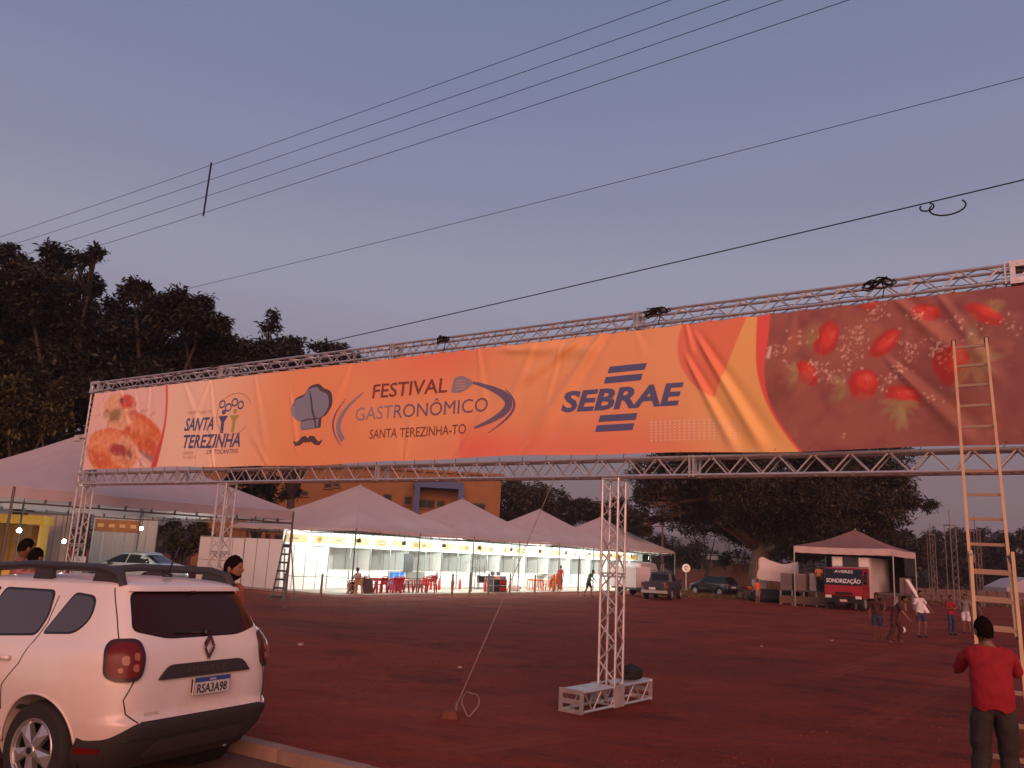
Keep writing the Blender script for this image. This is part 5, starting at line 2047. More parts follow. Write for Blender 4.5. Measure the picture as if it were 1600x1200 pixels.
# ---------------------------------------------------------------- simpler cars built the same way
def small_car(name, label, loc, rz, paint, shape, zroof, half_h, wheels, L, windows, lamps, tailz=.8, tyre=.31, N=70, nz=30):
    t = thing(name, label, 'car', loc, rz)
    zs = list(np.linspace(shape.rear[0][0] + .02, zroof, nz)) + [zroof + (shape.z1 - zroof) * math.sin(q) for q in np.linspace(.2, 1.56, 8)]
    shape.body(zs, paint, t, arches=[(x, tyre + .02, tyre + .06, 1.3) for x in wheels], N=N)
    MB().box((L / 2, 0, .4), (L * .88, 1.2, .3)).build('underbody', M_black_matt, t)
    for x in wheels:
        for y in (half_h - .11, -half_h + .11):
            wheel(t, x, y, tyre, .19)
    for (mode, poly) in windows:
        window(shape, poly, mode, t, .02, 'window', None, .05, .15)
    for s in (1, -1):
        P = np.array(rpoly([(s * (half_h - .30), tailz - .08), (s * (half_h + .02), tailz - .06), (s * (half_h + .02), tailz + .08), (s * (half_h - .30), tailz + .06)], .03, 4))
        warp(P, [tuple(range(len(P)))], shape.wrap(.012), 'tail_lamp', M_red_glass, t, .1, thick=1, back=shape.wrap(-.01))
        P = np.array(rpoly([(s * (half_h - .45), tailz - .16), (s * (half_h - .08), tailz - .12), (s * (half_h - .06), tailz + .0), (s * (half_h - .4), tailz - .03)], .03, 4))
        warp(P, [tuple(range(len(P)))], shape.nose(.012), 'headlight', bpy.data.materials['clear_lens'], t, .1, thick=1, back=shape.nose(-.01))
        MB().box((L * .62, s * (half_h + .08), .98), (.1, .16, .12)).build('mirror', M_black, t)
    P = np.array(rpoly([(-.26, tailz - .22), (.26, tailz - .22), (.26, tailz - .10), (-.26, tailz - .10)], .01, 3))
    warp(P, [tuple(range(len(P)))], shape.tail(.012), 'number_plate', bpy.data.materials['plate_grey'], t, .2, thick=1, back=shape.tail(-.01))
    return t


M_silver = mat('silver_paint', (.55, .56, .56), .25, .55, coat=.5)
M_darkcar = mat('dark_grey_paint', (.045, .045, .055), .3, .3, coat=.5)
M_blackcar = mat('black_paint', (.014, .014, .018), .25, coat=.5)
sedan = CarShape(rear=[(.18, .15), (.4, .03), (.6, 0), (.85, .03), (.98, .12), (1.02, .45), (1.08, .75), (1.2, .98), (1.38, 1.35)], front=[(.18, 4.2), (.4, 4.4), (.65, 4.4), (.8, 4.3), (.9, 3.9), (.97, 3.45), (1.1, 3.15), (1.38, 2.55)],
                 half=[(.18, .78), (.4, .86), (.8, .87), (.95, .85), (1.02, .81), (1.2, .73), (1.38, .64)], zroof0=1.38, zroof1=1.50, n=7, sig=.02)
sp_ = D(243, 880, 34.0)
small_car('parked_car', 'silver sedan parked beyond the white SUV, only its roof and windows showing', (sp_[0] + .5, sp_[1] + 1.4, float(ground_z(sp_[0], sp_[1])) + .02), R_(165), M_silver, sedan, 1.38, .87, (.95, 3.5), 4.4,
          [('left', [(.95, 1.05), (1.25, 1.32, .12), (2.0, 1.36), (2.05, 1.04)]), ('left', [(2.12, 1.04), (2.10, 1.36), (2.5, 1.33, .1), (3.1, 1.04)]), ('right', [(.95, 1.05), (1.25, 1.32, .12), (2.0, 1.36), (2.05, 1.04)]),
           ('right', [(2.12, 1.04), (2.10, 1.36), (2.5, 1.33, .1), (3.1, 1.04)]), ('tail', [(-.52, 1.36), (.52, 1.36), (.62, 1.06), (-.62, 1.06)]), ('nose', [(-.54, 1.36), (.54, 1.36), (.66, 1.02), (-.66, 1.02)])], None, .85)
hatch = CarShape(rear=[(.18, .15), (.4, .02), (.6, 0), (.9, .05), (1.0, .10), (1.4, .42)], front=[(.18, 3.7), (.4, 3.92), (.65, 3.92), (.85, 3.75), (.93, 3.4), (1.0, 3.1), (1.1, 2.9), (1.4, 2.35)],
                 half=[(.18, .76), (.4, .83), (.8, .84), (.95, .83), (1.02, .80), (1.2, .74), (1.4, .65)], zroof0=1.4, zroof1=1.52, n=7, sig=.02)
q = G(1124, 931, 0)
small_car('parked_car', 'black hatchback parked on the grass left of the big tree trunk', (q[0] + 1.0, q[1] - .6, 0), R_(128), M_blackcar, hatch, 1.4, .84, (.75, 3.2), 3.95,
          [('left', [(.55, 1.05), (.75, 1.36, .1), (1.7, 1.38), (1.75, 1.02)]), ('left', [(1.82, 1.02), (1.8, 1.38), (2.3, 1.34, .1), (2.85, 1.02)]), ('tail', [(-.55, 1.36), (.55, 1.36), (.64, 1.05), (-.64, 1.05)]), ('nose', [(-.54, 1.36), (.54, 1.36), (.66, 1.05), (-.66, 1.05)])], None, .85)

# pickup truck, dark, tail towards the lot
q = G(1030, 938, 0)
pk = thing('pickup_truck', 'dark grey pickup with a roof rack parked right of the booth row, tail lights showing', 'pickup', (q[0] - .3, q[1], 0), R_(68))
PKB = CarShape(rear=[(.35, .10), (.5, .0), (.9, .0), (1.12, .02)], front=[(.35, 4.9), (.5, 5.1), (.8, 5.1), (1.0, 4.95), (1.08, 4.2), (1.12, 3.9)], half=[(.35, .86), (.5, .9), (.9, .9), (1.12, .87)], zroof0=1.12, zroof1=1.16, n=9, sig=.015)
PKB.body(list(np.linspace(.36, 1.12, 16)) + [1.14, 1.155], M_darkcar, pk, arches=((1.15, .40, .44, 1.3), (4.2, .40, .44, 1.3)), N=80)
PKC = CarShape(rear=[(1.06, 1.75), (1.12, 1.78), (1.7, 1.98)], front=[(1.06, 4.0), (1.12, 3.9), (1.4, 3.45), (1.7, 3.05)], half=[(1.06, .86), (1.12, .85), (1.7, .68)], zroof0=1.66, zroof1=1.76, n=7, sig=.015)
PKC.body(list(np.linspace(1.1, 1.66, 12)) + [1.66 + .1 * math.sin(a) for a in np.linspace(.2, 1.56, 6)], M_darkcar, pk, N=60, name='cab')
window(PKC, [(-.55, 1.60), (.55, 1.60), (.64, 1.22), (-.64, 1.22)], 'tail', pk, .02, 'rear_window', None, .05, .15)
for sd in ('left', 'right'):
    window(PKC, [(1.98, 1.22), (2.1, 1.6), (2.7, 1.62), (2.75, 1.2)], sd, pk, .02, 'window', None, .05, .15)
    window(PKC, [(2.83, 1.2), (2.8, 1.62), (3.0, 1.58), (3.55, 1.2)], sd, pk, .02, 'window', None, .05, .15)
for x in (1.15, 4.2):
    for y in (.78, -.78):
        wheel(pk, x, y, .38, .24)
for s in (1, -1):
    MB().box((-.02, s * .78, .92), (.05, .16, .34)).build('tail_lamp', M_red_glass, pk)
    MB().box((-.025, s * .78, .84), (.05, .14, .08)).build('lens_cell', bpy.data.materials['clear_lens'], pk)
    MB().box((3.55, s * .98, 1.2), (.12, .2, .2)).build('mirror', M_black, pk)
    MB().tube([(1.7, s * .6, 1.15), (1.62, s * .6, 1.70), (2.1, s * .6, 1.80), (3.2, s * .55, 1.84)], .025, 6).build('roof_rack', M_dark_steel, pk)
MB().box((-.02, 0, .88), (.03, 1.2, .32)).build('tailgate', M_darkcar, pk)
MB().box((-.06, 0, .52), (.14, 1.7, .17)).build('rear_bumper', M_steel, pk)
MB().box((-.045, .15, .72), (.02, .42, .14)).build('number_plate', bpy.data.materials['plate_grey'], pk)
for x in (1.95, 2.6, 3.1):
    MB().tube([(x, -.6, 1.82), (x, .6, 1.82)], .018, 5).build('rack_bar', M_dark_steel, pk)

# white trailer left of the pickup
q = G(984, 930, 0)
tr = thing('box_trailer', 'white box trailer between the lattice column and the dark pickup', 'trailer', (q[0], q[1], 0), R_(40))
MB().box((0, 0, 1.25), (1.5, 2.4, 1.35)).build('box', mat('trailer_white', (.6, .56, .55), .5, var=.05), tr)
MB().box((0, 0, 1.95), (1.56, 2.46, .06)).build('lid', M_panel, tr)
MB().box((0, 0, .5), (1.3, 2.3, .12)).build('chassis', M_dark_steel, tr)
for s in (-1, 1):
    wheel(tr, s * .72, 0, .28, .16) if False else None
    w = MB().lathe([(.16, -.09), (.28, -.08), (.29, 0), (.28, .08), (.16, .09)], 20).build('wheel', M_rubber, tr, (s * .66, .3, .29), smooth=True)
    w.rotation_euler = (0, R_(90), 0)
MB().bar((0, -1.2, .5), (0, -2.1, .45), .08, .08).build('drawbar', M_dark_steel, tr)
MB().bar((0, -2.0, .45), (0, -2.0, 0), .05, .05).build('jockey_leg', M_dark_steel, tr)
q = D(985, 885, 66)
w_ = thing('white_van', 'pale grey van under the last tent of the row', 'van', (q[0], q[1], 0), R_(60))
VAN = CarShape(rear=[(.3, .1), (.5, 0), (2.0, .08), (2.2, .14)], front=[(.3, 5.0), (.6, 5.2), (1.0, 5.1), (1.25, 4.6), (2.2, 3.7)], half=[(.3, .9), (.6, .97), (1.2, .97), (2.2, .85)], zroof0=2.2, zroof1=2.35, n=9, sig=.03)
VAN.body(list(np.linspace(.32, 2.2, 20)) + [2.27, 2.32, 2.345], mat('van_grey', (.45, .44, .46), .4), w_, arches=((1.0, .36, .42, 1.3), (4.2, .36, .42, 1.3)), N=70)
window(VAN, [(-.5, 1.95), (.5, 1.95), (.55, 1.35), (-.55, 1.35)], 'tail', w_, .02, 'rear_window', None, .05, .2)
for x in (1.0, 4.2):
    for y in (.84, -.84):
        wheel(w_, x, y, .34, .2)

# ---------------------------------------------------------------- sound truck with a red cab
M_tred = mat('truck_red', (.30, .006, .016), .35, var=.08, coat=.3)
q = G(1316, 954, 0)
TKZ = math.atan2(-TU[1], -TU[0]) + .0
q = q + TU * .9
tk = thing('sound_truck', 'red-cab sound truck with white lettering across its dark windscreen, parked under the dusky canopy', 'truck', (q[0], q[1], 0), TKZ)
# local x forward (towards the camera)
cab = MB()
prof = [(-1.5, .75), (.35, .75), (.42, .95), (.38, 1.55), (.16, 2.42), (.0, 2.55), (-1.5, 2.58)]
cab.prism(prof, -1.12, 1.12)
cab.build('cab', M_tred, tk)
ws = MB()
ws.prism([(.37, 1.50), (.432, 1.51), (.195, 2.47), (.15, 2.46)], -1.10, 1.10)
wso = ws.build('windscreen', M_glass, tk)


def front_text(body, zc, w, h, parent, m, name='lettering', tilt=True, x0=None, bold=.01):
    v, f = text2d(body, 1.0, w, None, 0, bold)
    v[:, 1] *= h / text2d('E', 1.0, None, None, 0, bold)[0][:, 1].max()
    mb = MB()
    out = []
    for a, b in v:
        z = zc + b
        x = (.432 - (z - 1.51) * (.237 / .96) + .008) if x0 is None else x0
        out.append((x, (a - w / 2), z))
    mb.add(out, f)
    return mb.build(name, m, parent, fix=False)


M_tw = mat('sticker_white', (.75, .70, .68), .5)
front_text('SONORIZAÇÃO', 1.64, 2.02, .24, wso, M_tw, bold=.022)
front_text('AVERES', 2.24, 1.1, .16, wso, M_tw, bold=.015)
MB().box((.40, 0, .66), (.16, 2.2, .42)).build('bumper', M_black_matt, tk)
MB().box((.425, 0, 1.02), (.03, 1.0, .14)).build('grille', M_black, tk)
for s in (-1, 1):
    MB().box((.485, s * .88, .80), (.03, .36, .17)).build('headlight', mat('truck_lamp', (.7, .62, .6), .2) if s < 0 else bpy.data.materials['truck_lamp'], tk)
    MB().box((.3, s * 1.27, 1.9), (.1, .18, .36)).bar((.25, s * 1.1, 2.0), (.28, s * 1.2, 2.0), .03, .03).build('mirror', M_black, tk)
    MB().prism([(-.9, 1.6), (.2, 1.6), (.03, 2.3), (-.9, 2.35)], s * 1.115, s * 1.13).build('side_window', M_glass, tk)
MB().box((.49, 0, .58), (.02, .42, .14)).build('number_plate', mat('plate_pink', (.6, .35, .33), .5), tk)
MB().box((-4.6, 0, 2.0), (5.6, 2.36, 2.5)).build('cargo_box', mat('cargo_white', (.55, .50, .50), .5, var=.06), tk)
for s in (-1, 1):
    pp = MB().box((-1.72, s * .80, 2.95), (.10, .60, .56)).build('white_front_panel', mat('bright_white', (.82, .78, .74), .45) if s < 0 else bpy.data.materials['bright_white'], tk)
    MB().lathe([(.16, 0), (.16, .02), (.12, .03), (.0, .015)], 18).build('horn_ring', M_panel, pp, (-1.66, s * .8, 2.95)).rotation_euler = (0, R_(90), 0)
MB().box((-1.73, 0, 2.94), (.08, .94, .60)).build('dark_front_panel', M_board, tk)
MB().box((-4, 0, .62), (7, 1.0, .3)).build('chassis', M_black_matt, tk)
for x in (-.35, -5.2):
    for y in (.95, -.95):
        wheel(tk, x, y, .46, .28, rim_m=M_steel)

from mathutils import noise as mnoise

# ================================================================== PEOPLE
SKINS = {}


def skin_mat(c):
    k = tuple(round(x, 3) for x in c)
    if k not in SKINS:
        SKINS[k] = mat('skin_tone', c, .55, var=.06, scale=12)
    return SKINS[k]


def cloth_mat(name, c):
    return bpy.data.materials.get(name) or mat(name, c, .85, var=.1, scale=14, bump=.25, bscale=26)


M_hair = mat('black_hair', (.012, .008, .006), 1.0, var=.5, scale=60, bump=1.0, bscale=90, spec=.03)


def skin_mesh(verts, edges, radii, root, sub=2, name='body'):
    me = bpy.data.meshes.new(name)
    me.from_pydata(verts, edges, [])
    o = put(name, me)
    md = o.modifiers.new('s', 'SKIN')
    md.use_smooth_shade = True
    md.branch_smoothing = .6
    for i, r in enumerate(radii):
        sv_ = me.skin_vertices[0].data[i]
        sv_.radius = (r, r) if np.isscalar(r) else r
        sv_.use_root = (i == root)
    m2 = o.modifiers.new('d', 'SUBSURF')
    m2.levels = m2.render_levels = sub
    dg = bpy.context.evaluated_depsgraph_get()
    nm = bpy.data.meshes.new_from_object(o.evaluated_get(dg))
    bpy.data.objects.remove(o)
    bpy.data.meshes.remove(me)
    nm.name = name
    return nm


def head_mesh(c, yaw, pitch, s=1.0):
    """head with brow, nose, lips, chin and ears; faces local -y before yaw"""
    nu, nv = 40, 30
    vs, fs = [], []
    for j in range(nv + 1):
        t = math.pi * j / nv
        for i in range(nu):
            a = 2 * math.pi * i / nu
            d = Vector((math.sin(t) * math.sin(a), -math.sin(t) * math.cos(a), math.cos(t)))
            front = max(0, -d.y)
            x, y, z = d.x * .073, d.y * .095, d.z * .118
            if d.z < 0:
                k = 1 - .34 * (-d.z) ** 1.3 * (1 if d.y < .2 else .8)
                x *= k
                y *= 1 - .12 * (-d.z)
            y += -.012 * math.exp(-((d.z + .75) / .25) ** 2) * front                     # chin
            g = math.exp(-(d.x / .16) ** 2)
            y += -.026 * g * math.exp(-((d.z + .12) / .16) ** 2) * front                  # nose
            y += -.010 * math.exp(-(d.x / .3) ** 2) * math.exp(-((d.z + .47) / .09) ** 2) * front   # lips
            y += .010 * (math.exp(-((d.x - .36) / .16) ** 2) + math.exp(-((d.x + .36) / .16) ** 2)) * math.exp(-((d.z - .1) / .1) ** 2) * front  # sockets
            y += -.006 * math.exp(-((d.z - .27) / .08) ** 2) * math.exp(-(d.x / .5) ** 2) * front    # brow
            vs.append(Vector((x, y, z)))
    for j in range(nv):
        for i in range(nu):
            i2 = (i + 1) % nu
            fs.append((j * nu + i, (j + 1) * nu + i, (j + 1) * nu + i2, j * nu + i2))
    mb = MB()
    mb.add(vs, fs)
    for sx in (-1, 1):
        mb.ell((sx * .075, .008, -.008), (.012, .022, .034), 10, 8)
    Mx = Matrix.Translation(c) @ Matrix.Rotation(yaw, 4, 'Z') @ Matrix.Rotation(pitch, 4, 'X') @ Matrix.Scale(s, 4)
    mb.v = [tuple(Mx @ Vector(v)) for v in mb.v]
    return mb, Mx


def hair_mesh(Mx, style, seed):
    rr = random.Random(seed)
    nu, nv = 60, 30
    vs, fs = [], []
    low = {'short': .58, 'full': .68, 'cap': .55, 'long': .80}[style]
    for j in range(nv + 1):
        for i in range(nu):
            a = 2 * math.pi * i / nu
            fr = (1 + math.cos(a)) / 2                      # 1 at the forehead
            fr = fr ** 1.8
            tmax = math.pi * (low * (1 - fr) + .30 * fr + .018 * math.sin(a * 13) * (1 - fr))
            t = tmax * j / nv
            d = Vector((math.sin(t) * math.sin(a), -math.sin(t) * math.cos(a), math.cos(t)))
            k = 1.0 + (.115 if style != 'short' else .075) * (1 - (j / nv) ** 6 * .8) + .022 * math.sin(a * 9 + t * 11) + .02 * math.sin(a * 17 - t * 23 + seed) + rr.uniform(-.035, .04)
            vs.append(Vector((d.x * .073 * k, d.y * .095 * k, d.z * .118 * (k + .02))))
    for j in range(nv):
        for i in range(nu):
            i2 = (i + 1) % nu
            fs.append((j * nu + i, (j + 1) * nu + i, (j + 1) * nu + i2, j * nu + i2))
    mb = MB()
    mb.add([tuple(Mx @ v) for v in vs], fs)
    return mb


BASE = dict(hip=(0, 0, .95), hl=(.095, 0, .91), hr=(-.095, 0, .91), kl=(.11, -.03, .50), kr=(-.11, -.03, .50), al=(.115, .02, .09), ar=(-.115, .02, .09), tl=(.13, -.15, .035), tr=(-.13, -.15, .035),
            sp=(0, .015, 1.12), ch=(0, .02, 1.32), nk=(0, .02, 1.475), hd=(0, -.01, 1.62), sl=(.165, .02, 1.425), sr=(-.165, .02, 1.425), el=(.235, .05, 1.15), er=(-.235, .05, 1.15), wl=(.25, -.06, .92), wr=(-.25, -.06, .92))


def hand_pts(w, e):
    """palm, four fingers and a thumb carried on from the forearm direction"""
    w, e = Vector(w), Vector(e)
    d = (w - e).normalized()
    side = d.cross(Vector((0, 1, .3))).normalized()
    nrm = d.cross(side).normalized()
    P, E, Rr = [], [], []
    palm = w + d * .055
    P.append(palm)
    Rr.append((.033, .02))
    for k, (o, L) in enumerate(((-.026, .062), (-.009, .074), (.009, .07), (.026, .055))):
        b = palm + side * o + d * .035
        m = b + d * L * .5 + nrm * .012
        t = m + d * L * .42 + nrm * .024
        n = len(P)
        P += [b, m, t]
        Rr += [.0105, .009, .0075]
        E += [(0, n), (n, n + 1), (n + 1, n + 2)]
    b = w + d * .03 - side * .032
    t = b + d * .045 - side * .022 + nrm * .012
    n = len(P)
    P += [b, t]
    Rr += [.0115, .009]
    E += [(0, n), (n, n + 1)]
    return P, E, Rr


def person(label, loc, rz, height=1.72, pose=None, shirt=None, trousers=None, skin=(.16, .075, .045), hair='short', hyaw=0.0, hpitch=0.0, sleeves=.75, legs=1.0, beard=False, group=None, shoes=None, seed=1, slim=1.0, sub=2, hem=0.0, hero=False):
    J = {k: Vector(v) for k, v in BASE.items()}
    for k, v in (pose or {}).items():
        J[k] = Vector(v)
    t = thing('person', label, 'person', loc, rz, group)
    t.scale = (height / 1.74,) * 3
    ms = skin_mat(skin)
    names = ['hip', 'sp', 'ch', 'nk', 'hl', 'kl', 'al', 'tl', 'hr', 'kr', 'ar', 'tr', 'sl', 'el', 'wl', 'sr', 'er', 'wr']
    rad = dict(hip=(.135, .10), sp=(.138, .10), ch=(.155, .108), nk=.056, hl=.088, kl=.056, al=.040, tl=.032, hr=.088, kr=.056, ar=.040, tr=.032, sl=.056, el=.040, wl=.029, sr=.056, er=.040, wr=.029)
    rad = {k: (tuple(x * slim for x in v) if isinstance(v, tuple) else v * (slim if k not in ('nk',) else 1)) for k, v in rad.items()}
    V = [J[n] for n in names]
    # extra limb points give the muscle taper
    I = {n: i for i, n in enumerate(names)}
    Rd = [rad[n] for n in names]
    E = [(I['hip'], I['sp']), (I['sp'], I['ch']), (I['ch'], I['nk'])]

    def limb(a, b, f, r):
        V.append(J[a].lerp(J[b], f))
        Rd.append(r)
        E.append((I[a], len(V) - 1))
        E.append((len(V) - 1, I[b]))
    for s in 'lr':
        E.append((I['hip'], I['h' + s]))
        limb('h' + s, 'k' + s, .45, .076 * slim)
        limb('k' + s, 'a' + s, .3, .056 * slim)
        E.append((I['a' + s], I['t' + s]))
        E.append((I['ch'], I['s' + s]))
        limb('s' + s, 'e' + s, .4, .050 * slim)
        limb('e' + s, 'w' + s, .3, .040 * slim)
    for s in 'lr':
        P, E2, R2 = hand_pts(J['w' + s], J['e' + s])
        n = len(V)
        V += P
        Rd += R2
        E.append((I['w' + s], n))
        E += [(a + n, b + n) for a, b in E2]
    V.append(J['hd'] - (J['hd'] - J['nk']) * .45)
    Rd.append(.056)
    E.append((I['nk'], len(V) - 1))
    body = skin_mesh([tuple(v) for v in V], E, Rd, 0, sub, 'body')
    skin_only = body.copy()
    hm, Mx = head_mesh(J['hd'] + Vector((0, -.012, .012)), hyaw, hpitch)
    hme = hm.mesh('head', ms, smooth='all')
    bm = bmesh.new()
    bm.from_mesh(body)
    bm.from_mesh(hme)
    bm.to_mesh(body)
    bm.free()
    body.polygons.foreach_set('use_smooth', [True] * len(body.polygons))
    body.materials.clear()
    body.materials.append(ms)
    put('body', body, t)
    if hair:
        hair_mesh(Mx, hair, seed).build('hair', M_hair, t, smooth='all')
    if beard:
        mb = MB()
        vs, fs = [], []
        nu, nv = 22, 10
        for j in range(nv + 1):
            for i in range(nu + 1):
                a = -1.75 + 3.5 * i / nu
                tz = math.pi * ((.70 - .17 * abs(a / 1.75) ** 2.5) * (1 - j / nv) + .93 * j / nv)
                d = Vector((math.sin(tz) * math.sin(a), -math.sin(tz) * math.cos(a), math.cos(tz)))
                x, y, z = d.x * .073, d.y * .095, d.z * .118
                k2 = 1 - .28 * max(0, -d.z) ** 1.3
                x *= k2 * 1.12
                y *= (1 - .1 * max(0, -d.z)) * 1.12
                y -= .014 * math.exp(-((d.z + .75) / .25) ** 2) * max(0, -d.y)
                vs.append(tuple(Mx @ Vector((x, y, z * 1.04))))
        for j in range(nv):
            for i in range(nu):
                fs.append((j * (nu + 1) + i, j * (nu + 1) + i + 1, (j + 1) * (nu + 1) + i + 1, (j + 1) * (nu + 1) + i))
        mb.add(vs, fs)
        mb.build('beard', M_hair, t, smooth='all')
    # eyes
    ey = MB()
    for sx in (-1, 1):
        c = Mx @ Vector((sx * .027, -.083, .014))
        ey.ell(tuple(c), (.009, .006, .006), 8, 6)
    ey.build('eyes', M_black, t, smooth='all')
    # clothes: loose shells grown from the body itself
    def shell(name, keep, m, grow, smooth_it=4):
        bm = bmesh.new()
        bm.from_mesh(skin_only)
        bm.normal_update()
        kill = [f for f in bm.faces if not keep(f.calc_center_median())]
        bmesh.ops.delete(bm, geom=kill, context='FACES')
        # drop stray islands
        seen, isl = set(), []
        for f in bm.faces:
            if f in seen:
                continue
            st_, cur = [f], []
            seen.add(f)
            while st_:
                g = st_.pop()
                cur.append(g)
                for e in g.edges:
                    for h in e.link_faces:
                        if h not in seen:
                            seen.add(h)
                            st_.append(h)
            isl.append(cur)
        if isl:
            big = max(len(i) for i in isl)
            bmesh.ops.delete(bm, geom=[f for i in isl if len(i) < big * .3 for f in i], context='FACES')
        for _ in range(smooth_it):
            bmesh.ops.smooth_vert(bm, verts=bm.verts, factor=.35, use_axis_x=True, use_axis_y=True, use_axis_z=True)
        bm.normal_update()
        rr = random.Random(seed)
        ph = [rr.uniform(0, 6) for _ in range(4)]
        if hero:
            bmesh.ops.subdivide_edges(bm, edges=bm.edges[:], cuts=1, use_grid_fill=True)
            bm.normal_update()
        mv = []
        for v in bm.verts:
            w = .006 * (math.sin(v.co.z * 34 + v.co.x * 21 + ph[0]) + math.sin(v.co.z * 19 - v.co.y * 27 + v.co.x * 13 + ph[1]))
            w += .010 * abs(math.sin(v.co.z * 9 + abs(v.co.x) * 17 + ph[2])) ** 6 + .008 * abs(math.sin(v.co.x * 14 - v.co.z * 11 + ph[3])) ** 8
            q = v.co
            if hero:
                mk = .45 if name == 'trousers' else 1.0
                w = w * .4 + .010 * mk * mnoise.noise(Vector((q.x * 7 + seed, q.y * 7, q.z * 15 + q.x * 6))) + .010 * mk * abs(mnoise.noise(Vector((q.x * 16, q.y * 16 + seed, q.z * 8 - q.x * 9)))) 
            mv.append(v.co + v.normal * (grow(v.co) + w))
        for v, c in zip(bm.verts, mv):
            v.co = c
        me = bpy.data.meshes.new(name)
        bm.to_mesh(me)
        bm.free()
        me.polygons.foreach_set('use_smooth', [True] * len(me.polygons))
        me.materials.clear()
        me.materials.append(m)
        o = put(name, me, t)
        return o

    def near(p, segs):
        best, bt, bn = 9, 0, None
        for n_, a_, b_ in segs:
            d_ = b_ - a_
            k_ = max(0, min(1, (p - a_).dot(d_) / d_.length_squared))
            q_ = (p - a_ - d_ * k_).length
            if q_ < best:
                best, bt, bn = q_, k_, n_
        return bn, bt
    SEG = [('belly', J['hip'], J['sp']), ('chest', J['sp'], J['ch']), ('neck', J['ch'], J['nk']), ('head', J['nk'] + (J['hd'] - J['nk']) * .2, J['hd'])]
    for s in 'lr':
        SEG += [('yoke', J['ch'].lerp(J['s' + s], .5), J['s' + s]), ('arm', J['s' + s], J['e' + s]), ('fore', J['e' + s], J['w' + s]), ('hand', J['w' + s], J['w' + s] + (J['w' + s] - J['e' + s]) * .6),
                ('hipj', J['hip'], J['h' + s]), ('thigh', J['h' + s], J['k' + s]), ('shin', J['k' + s], J['a' + s]), ('foot', J['a' + s], J['t' + s])]
    waist = J['hip'].lerp(J['sp'], .12 - .8 * hem)

    def in_shirt(p):
        n_, k_ = near(p, SEG)
        if n_ in ('chest', 'yoke'):
            return True
        if n_ == 'neck':
            return k_ < .98
        if n_ == 'arm':
            return k_ < sleeves
        if n_ == 'fore':
            return sleeves > 1 and k_ < sleeves - 1
        if n_ in ('belly', 'hipj', 'thigh'):
            return (p - waist).dot(J['sp'] - J['hip']) > 0
        return False

    def in_trousers(p):
        n_, k_ = near(p, SEG)
        if n_ in ('hipj',):
            return True
        if n_ == 'belly':
            return k_ < .9
        if n_ == 'thigh':
            return legs >= .95 or k_ < legs * 1.1
        if n_ == 'shin':
            return legs >= 1 and k_ < .96
        return False

    def shirt_grow(p):
        n_, k_ = near(p, SEG)
        if n_ in ('belly', 'hipj', 'thigh'):
            return .032
        if n_ == 'chest':
            return .020 + .012 * (1 - k_)
        if n_ == 'arm':
            return .008 + .008 * k_
        return .015

    def trouser_grow(p):
        n_, k_ = near(p, SEG)
        return {'shin': .028, 'thigh': .022}.get(n_, .013)
    if trousers:
        shell('trousers', in_trousers, trousers, trouser_grow)
    if shirt:
        shell('shirt', in_shirt, shirt, shirt_grow)
    # draw the skin in under the cloth so nothing shows through
    nskin = len(skin_only.vertices)
    mv = []
    for v in body.vertices[:nskin]:
        if (shirt and in_shirt(v.co)) or (trousers and in_trousers(v.co)):
            mv.append((v, v.co - v.normal * .016))
    for v, c in mv:
        v.co = c
    if shoes:
        for s in 'lr':
            a, b = J['a' + s], J['t' + s]
            sm = skin_mesh([tuple(a + Vector((0, .025, -.035))), tuple(a.lerp(b, .55) + Vector((0, 0, -.012))), tuple(b + Vector((0, -.05, .004)))], [(0, 1), (1, 2)], [.052, .050, .038], 0, 2, 'shoe')
            sm.polygons.foreach_set('use_smooth', [True] * len(sm.polygons))
            sm.materials.append(shoes)
            put('shoe', sm, t)
    return t


def stand(x, y, Y=None, z=None):
    """ground point seen at a photo position"""
    p = G(x, y, 0)
    return (p[0], p[1], float(ground_z(p[0], p[1])))


C_red = cloth_mat('red_cotton', (.24, .004, .012))
C_dark = cloth_mat('dark_trousers', (.022, .017, .016))
C_white = cloth_mat('white_cotton', (.62, .58, .62))
C_navy = cloth_mat('navy_denim', (.03, .035, .075))
C_green = cloth_mat('green_cotton', (.035, .16, .09))
C_grey = cloth_mat('grey_cotton', (.20, .16, .17))
C_brown = cloth_mat('brown_cotton', (.06, .016, .014))
C_black = cloth_mat('black_cotton', (.02, .02, .022))
C_orange = cloth_mat('faded_orange_cotton', (.42, .12, .05))
C_pink = cloth_mat('dusty_pink_cotton', (.32, .12, .11))
SHOE = mat('dark_shoe', (.02, .018, .018), .5)

# man in red holding the ladder
mp_ = D(1551, 1100, 8.2)
MANP = (mp_[0], 8.2, float(ground_z(mp_[0], 8.2)))
person('man in a red T-shirt seen from behind, holding the ladder at the right edge', MANP, R_(180 - 22), 1.80,
       pose=dict(ch=(0, -.03, 1.32), nk=(0, -.05, 1.475), sl=(.165, -.05, 1.425), sr=(-.165, -.05, 1.425), el=(.25, -.24, 1.22), er=(-.25, -.24, 1.22), wl=(.20, -.50, 1.26), wr=(-.24, -.50, 1.30), hd=(.02, -.08, 1.60), kl=(.12, -.02, .5), al=(.14, .04, .09), tl=(.17, -.12, .035)), shirt=C_red, trousers=C_dark, hair='full', hyaw=R_(14), hpitch=R_(6), shoes=SHOE, seed=3, slim=1.06, sub=2, sleeves=.86, hem=.35, hero=True)

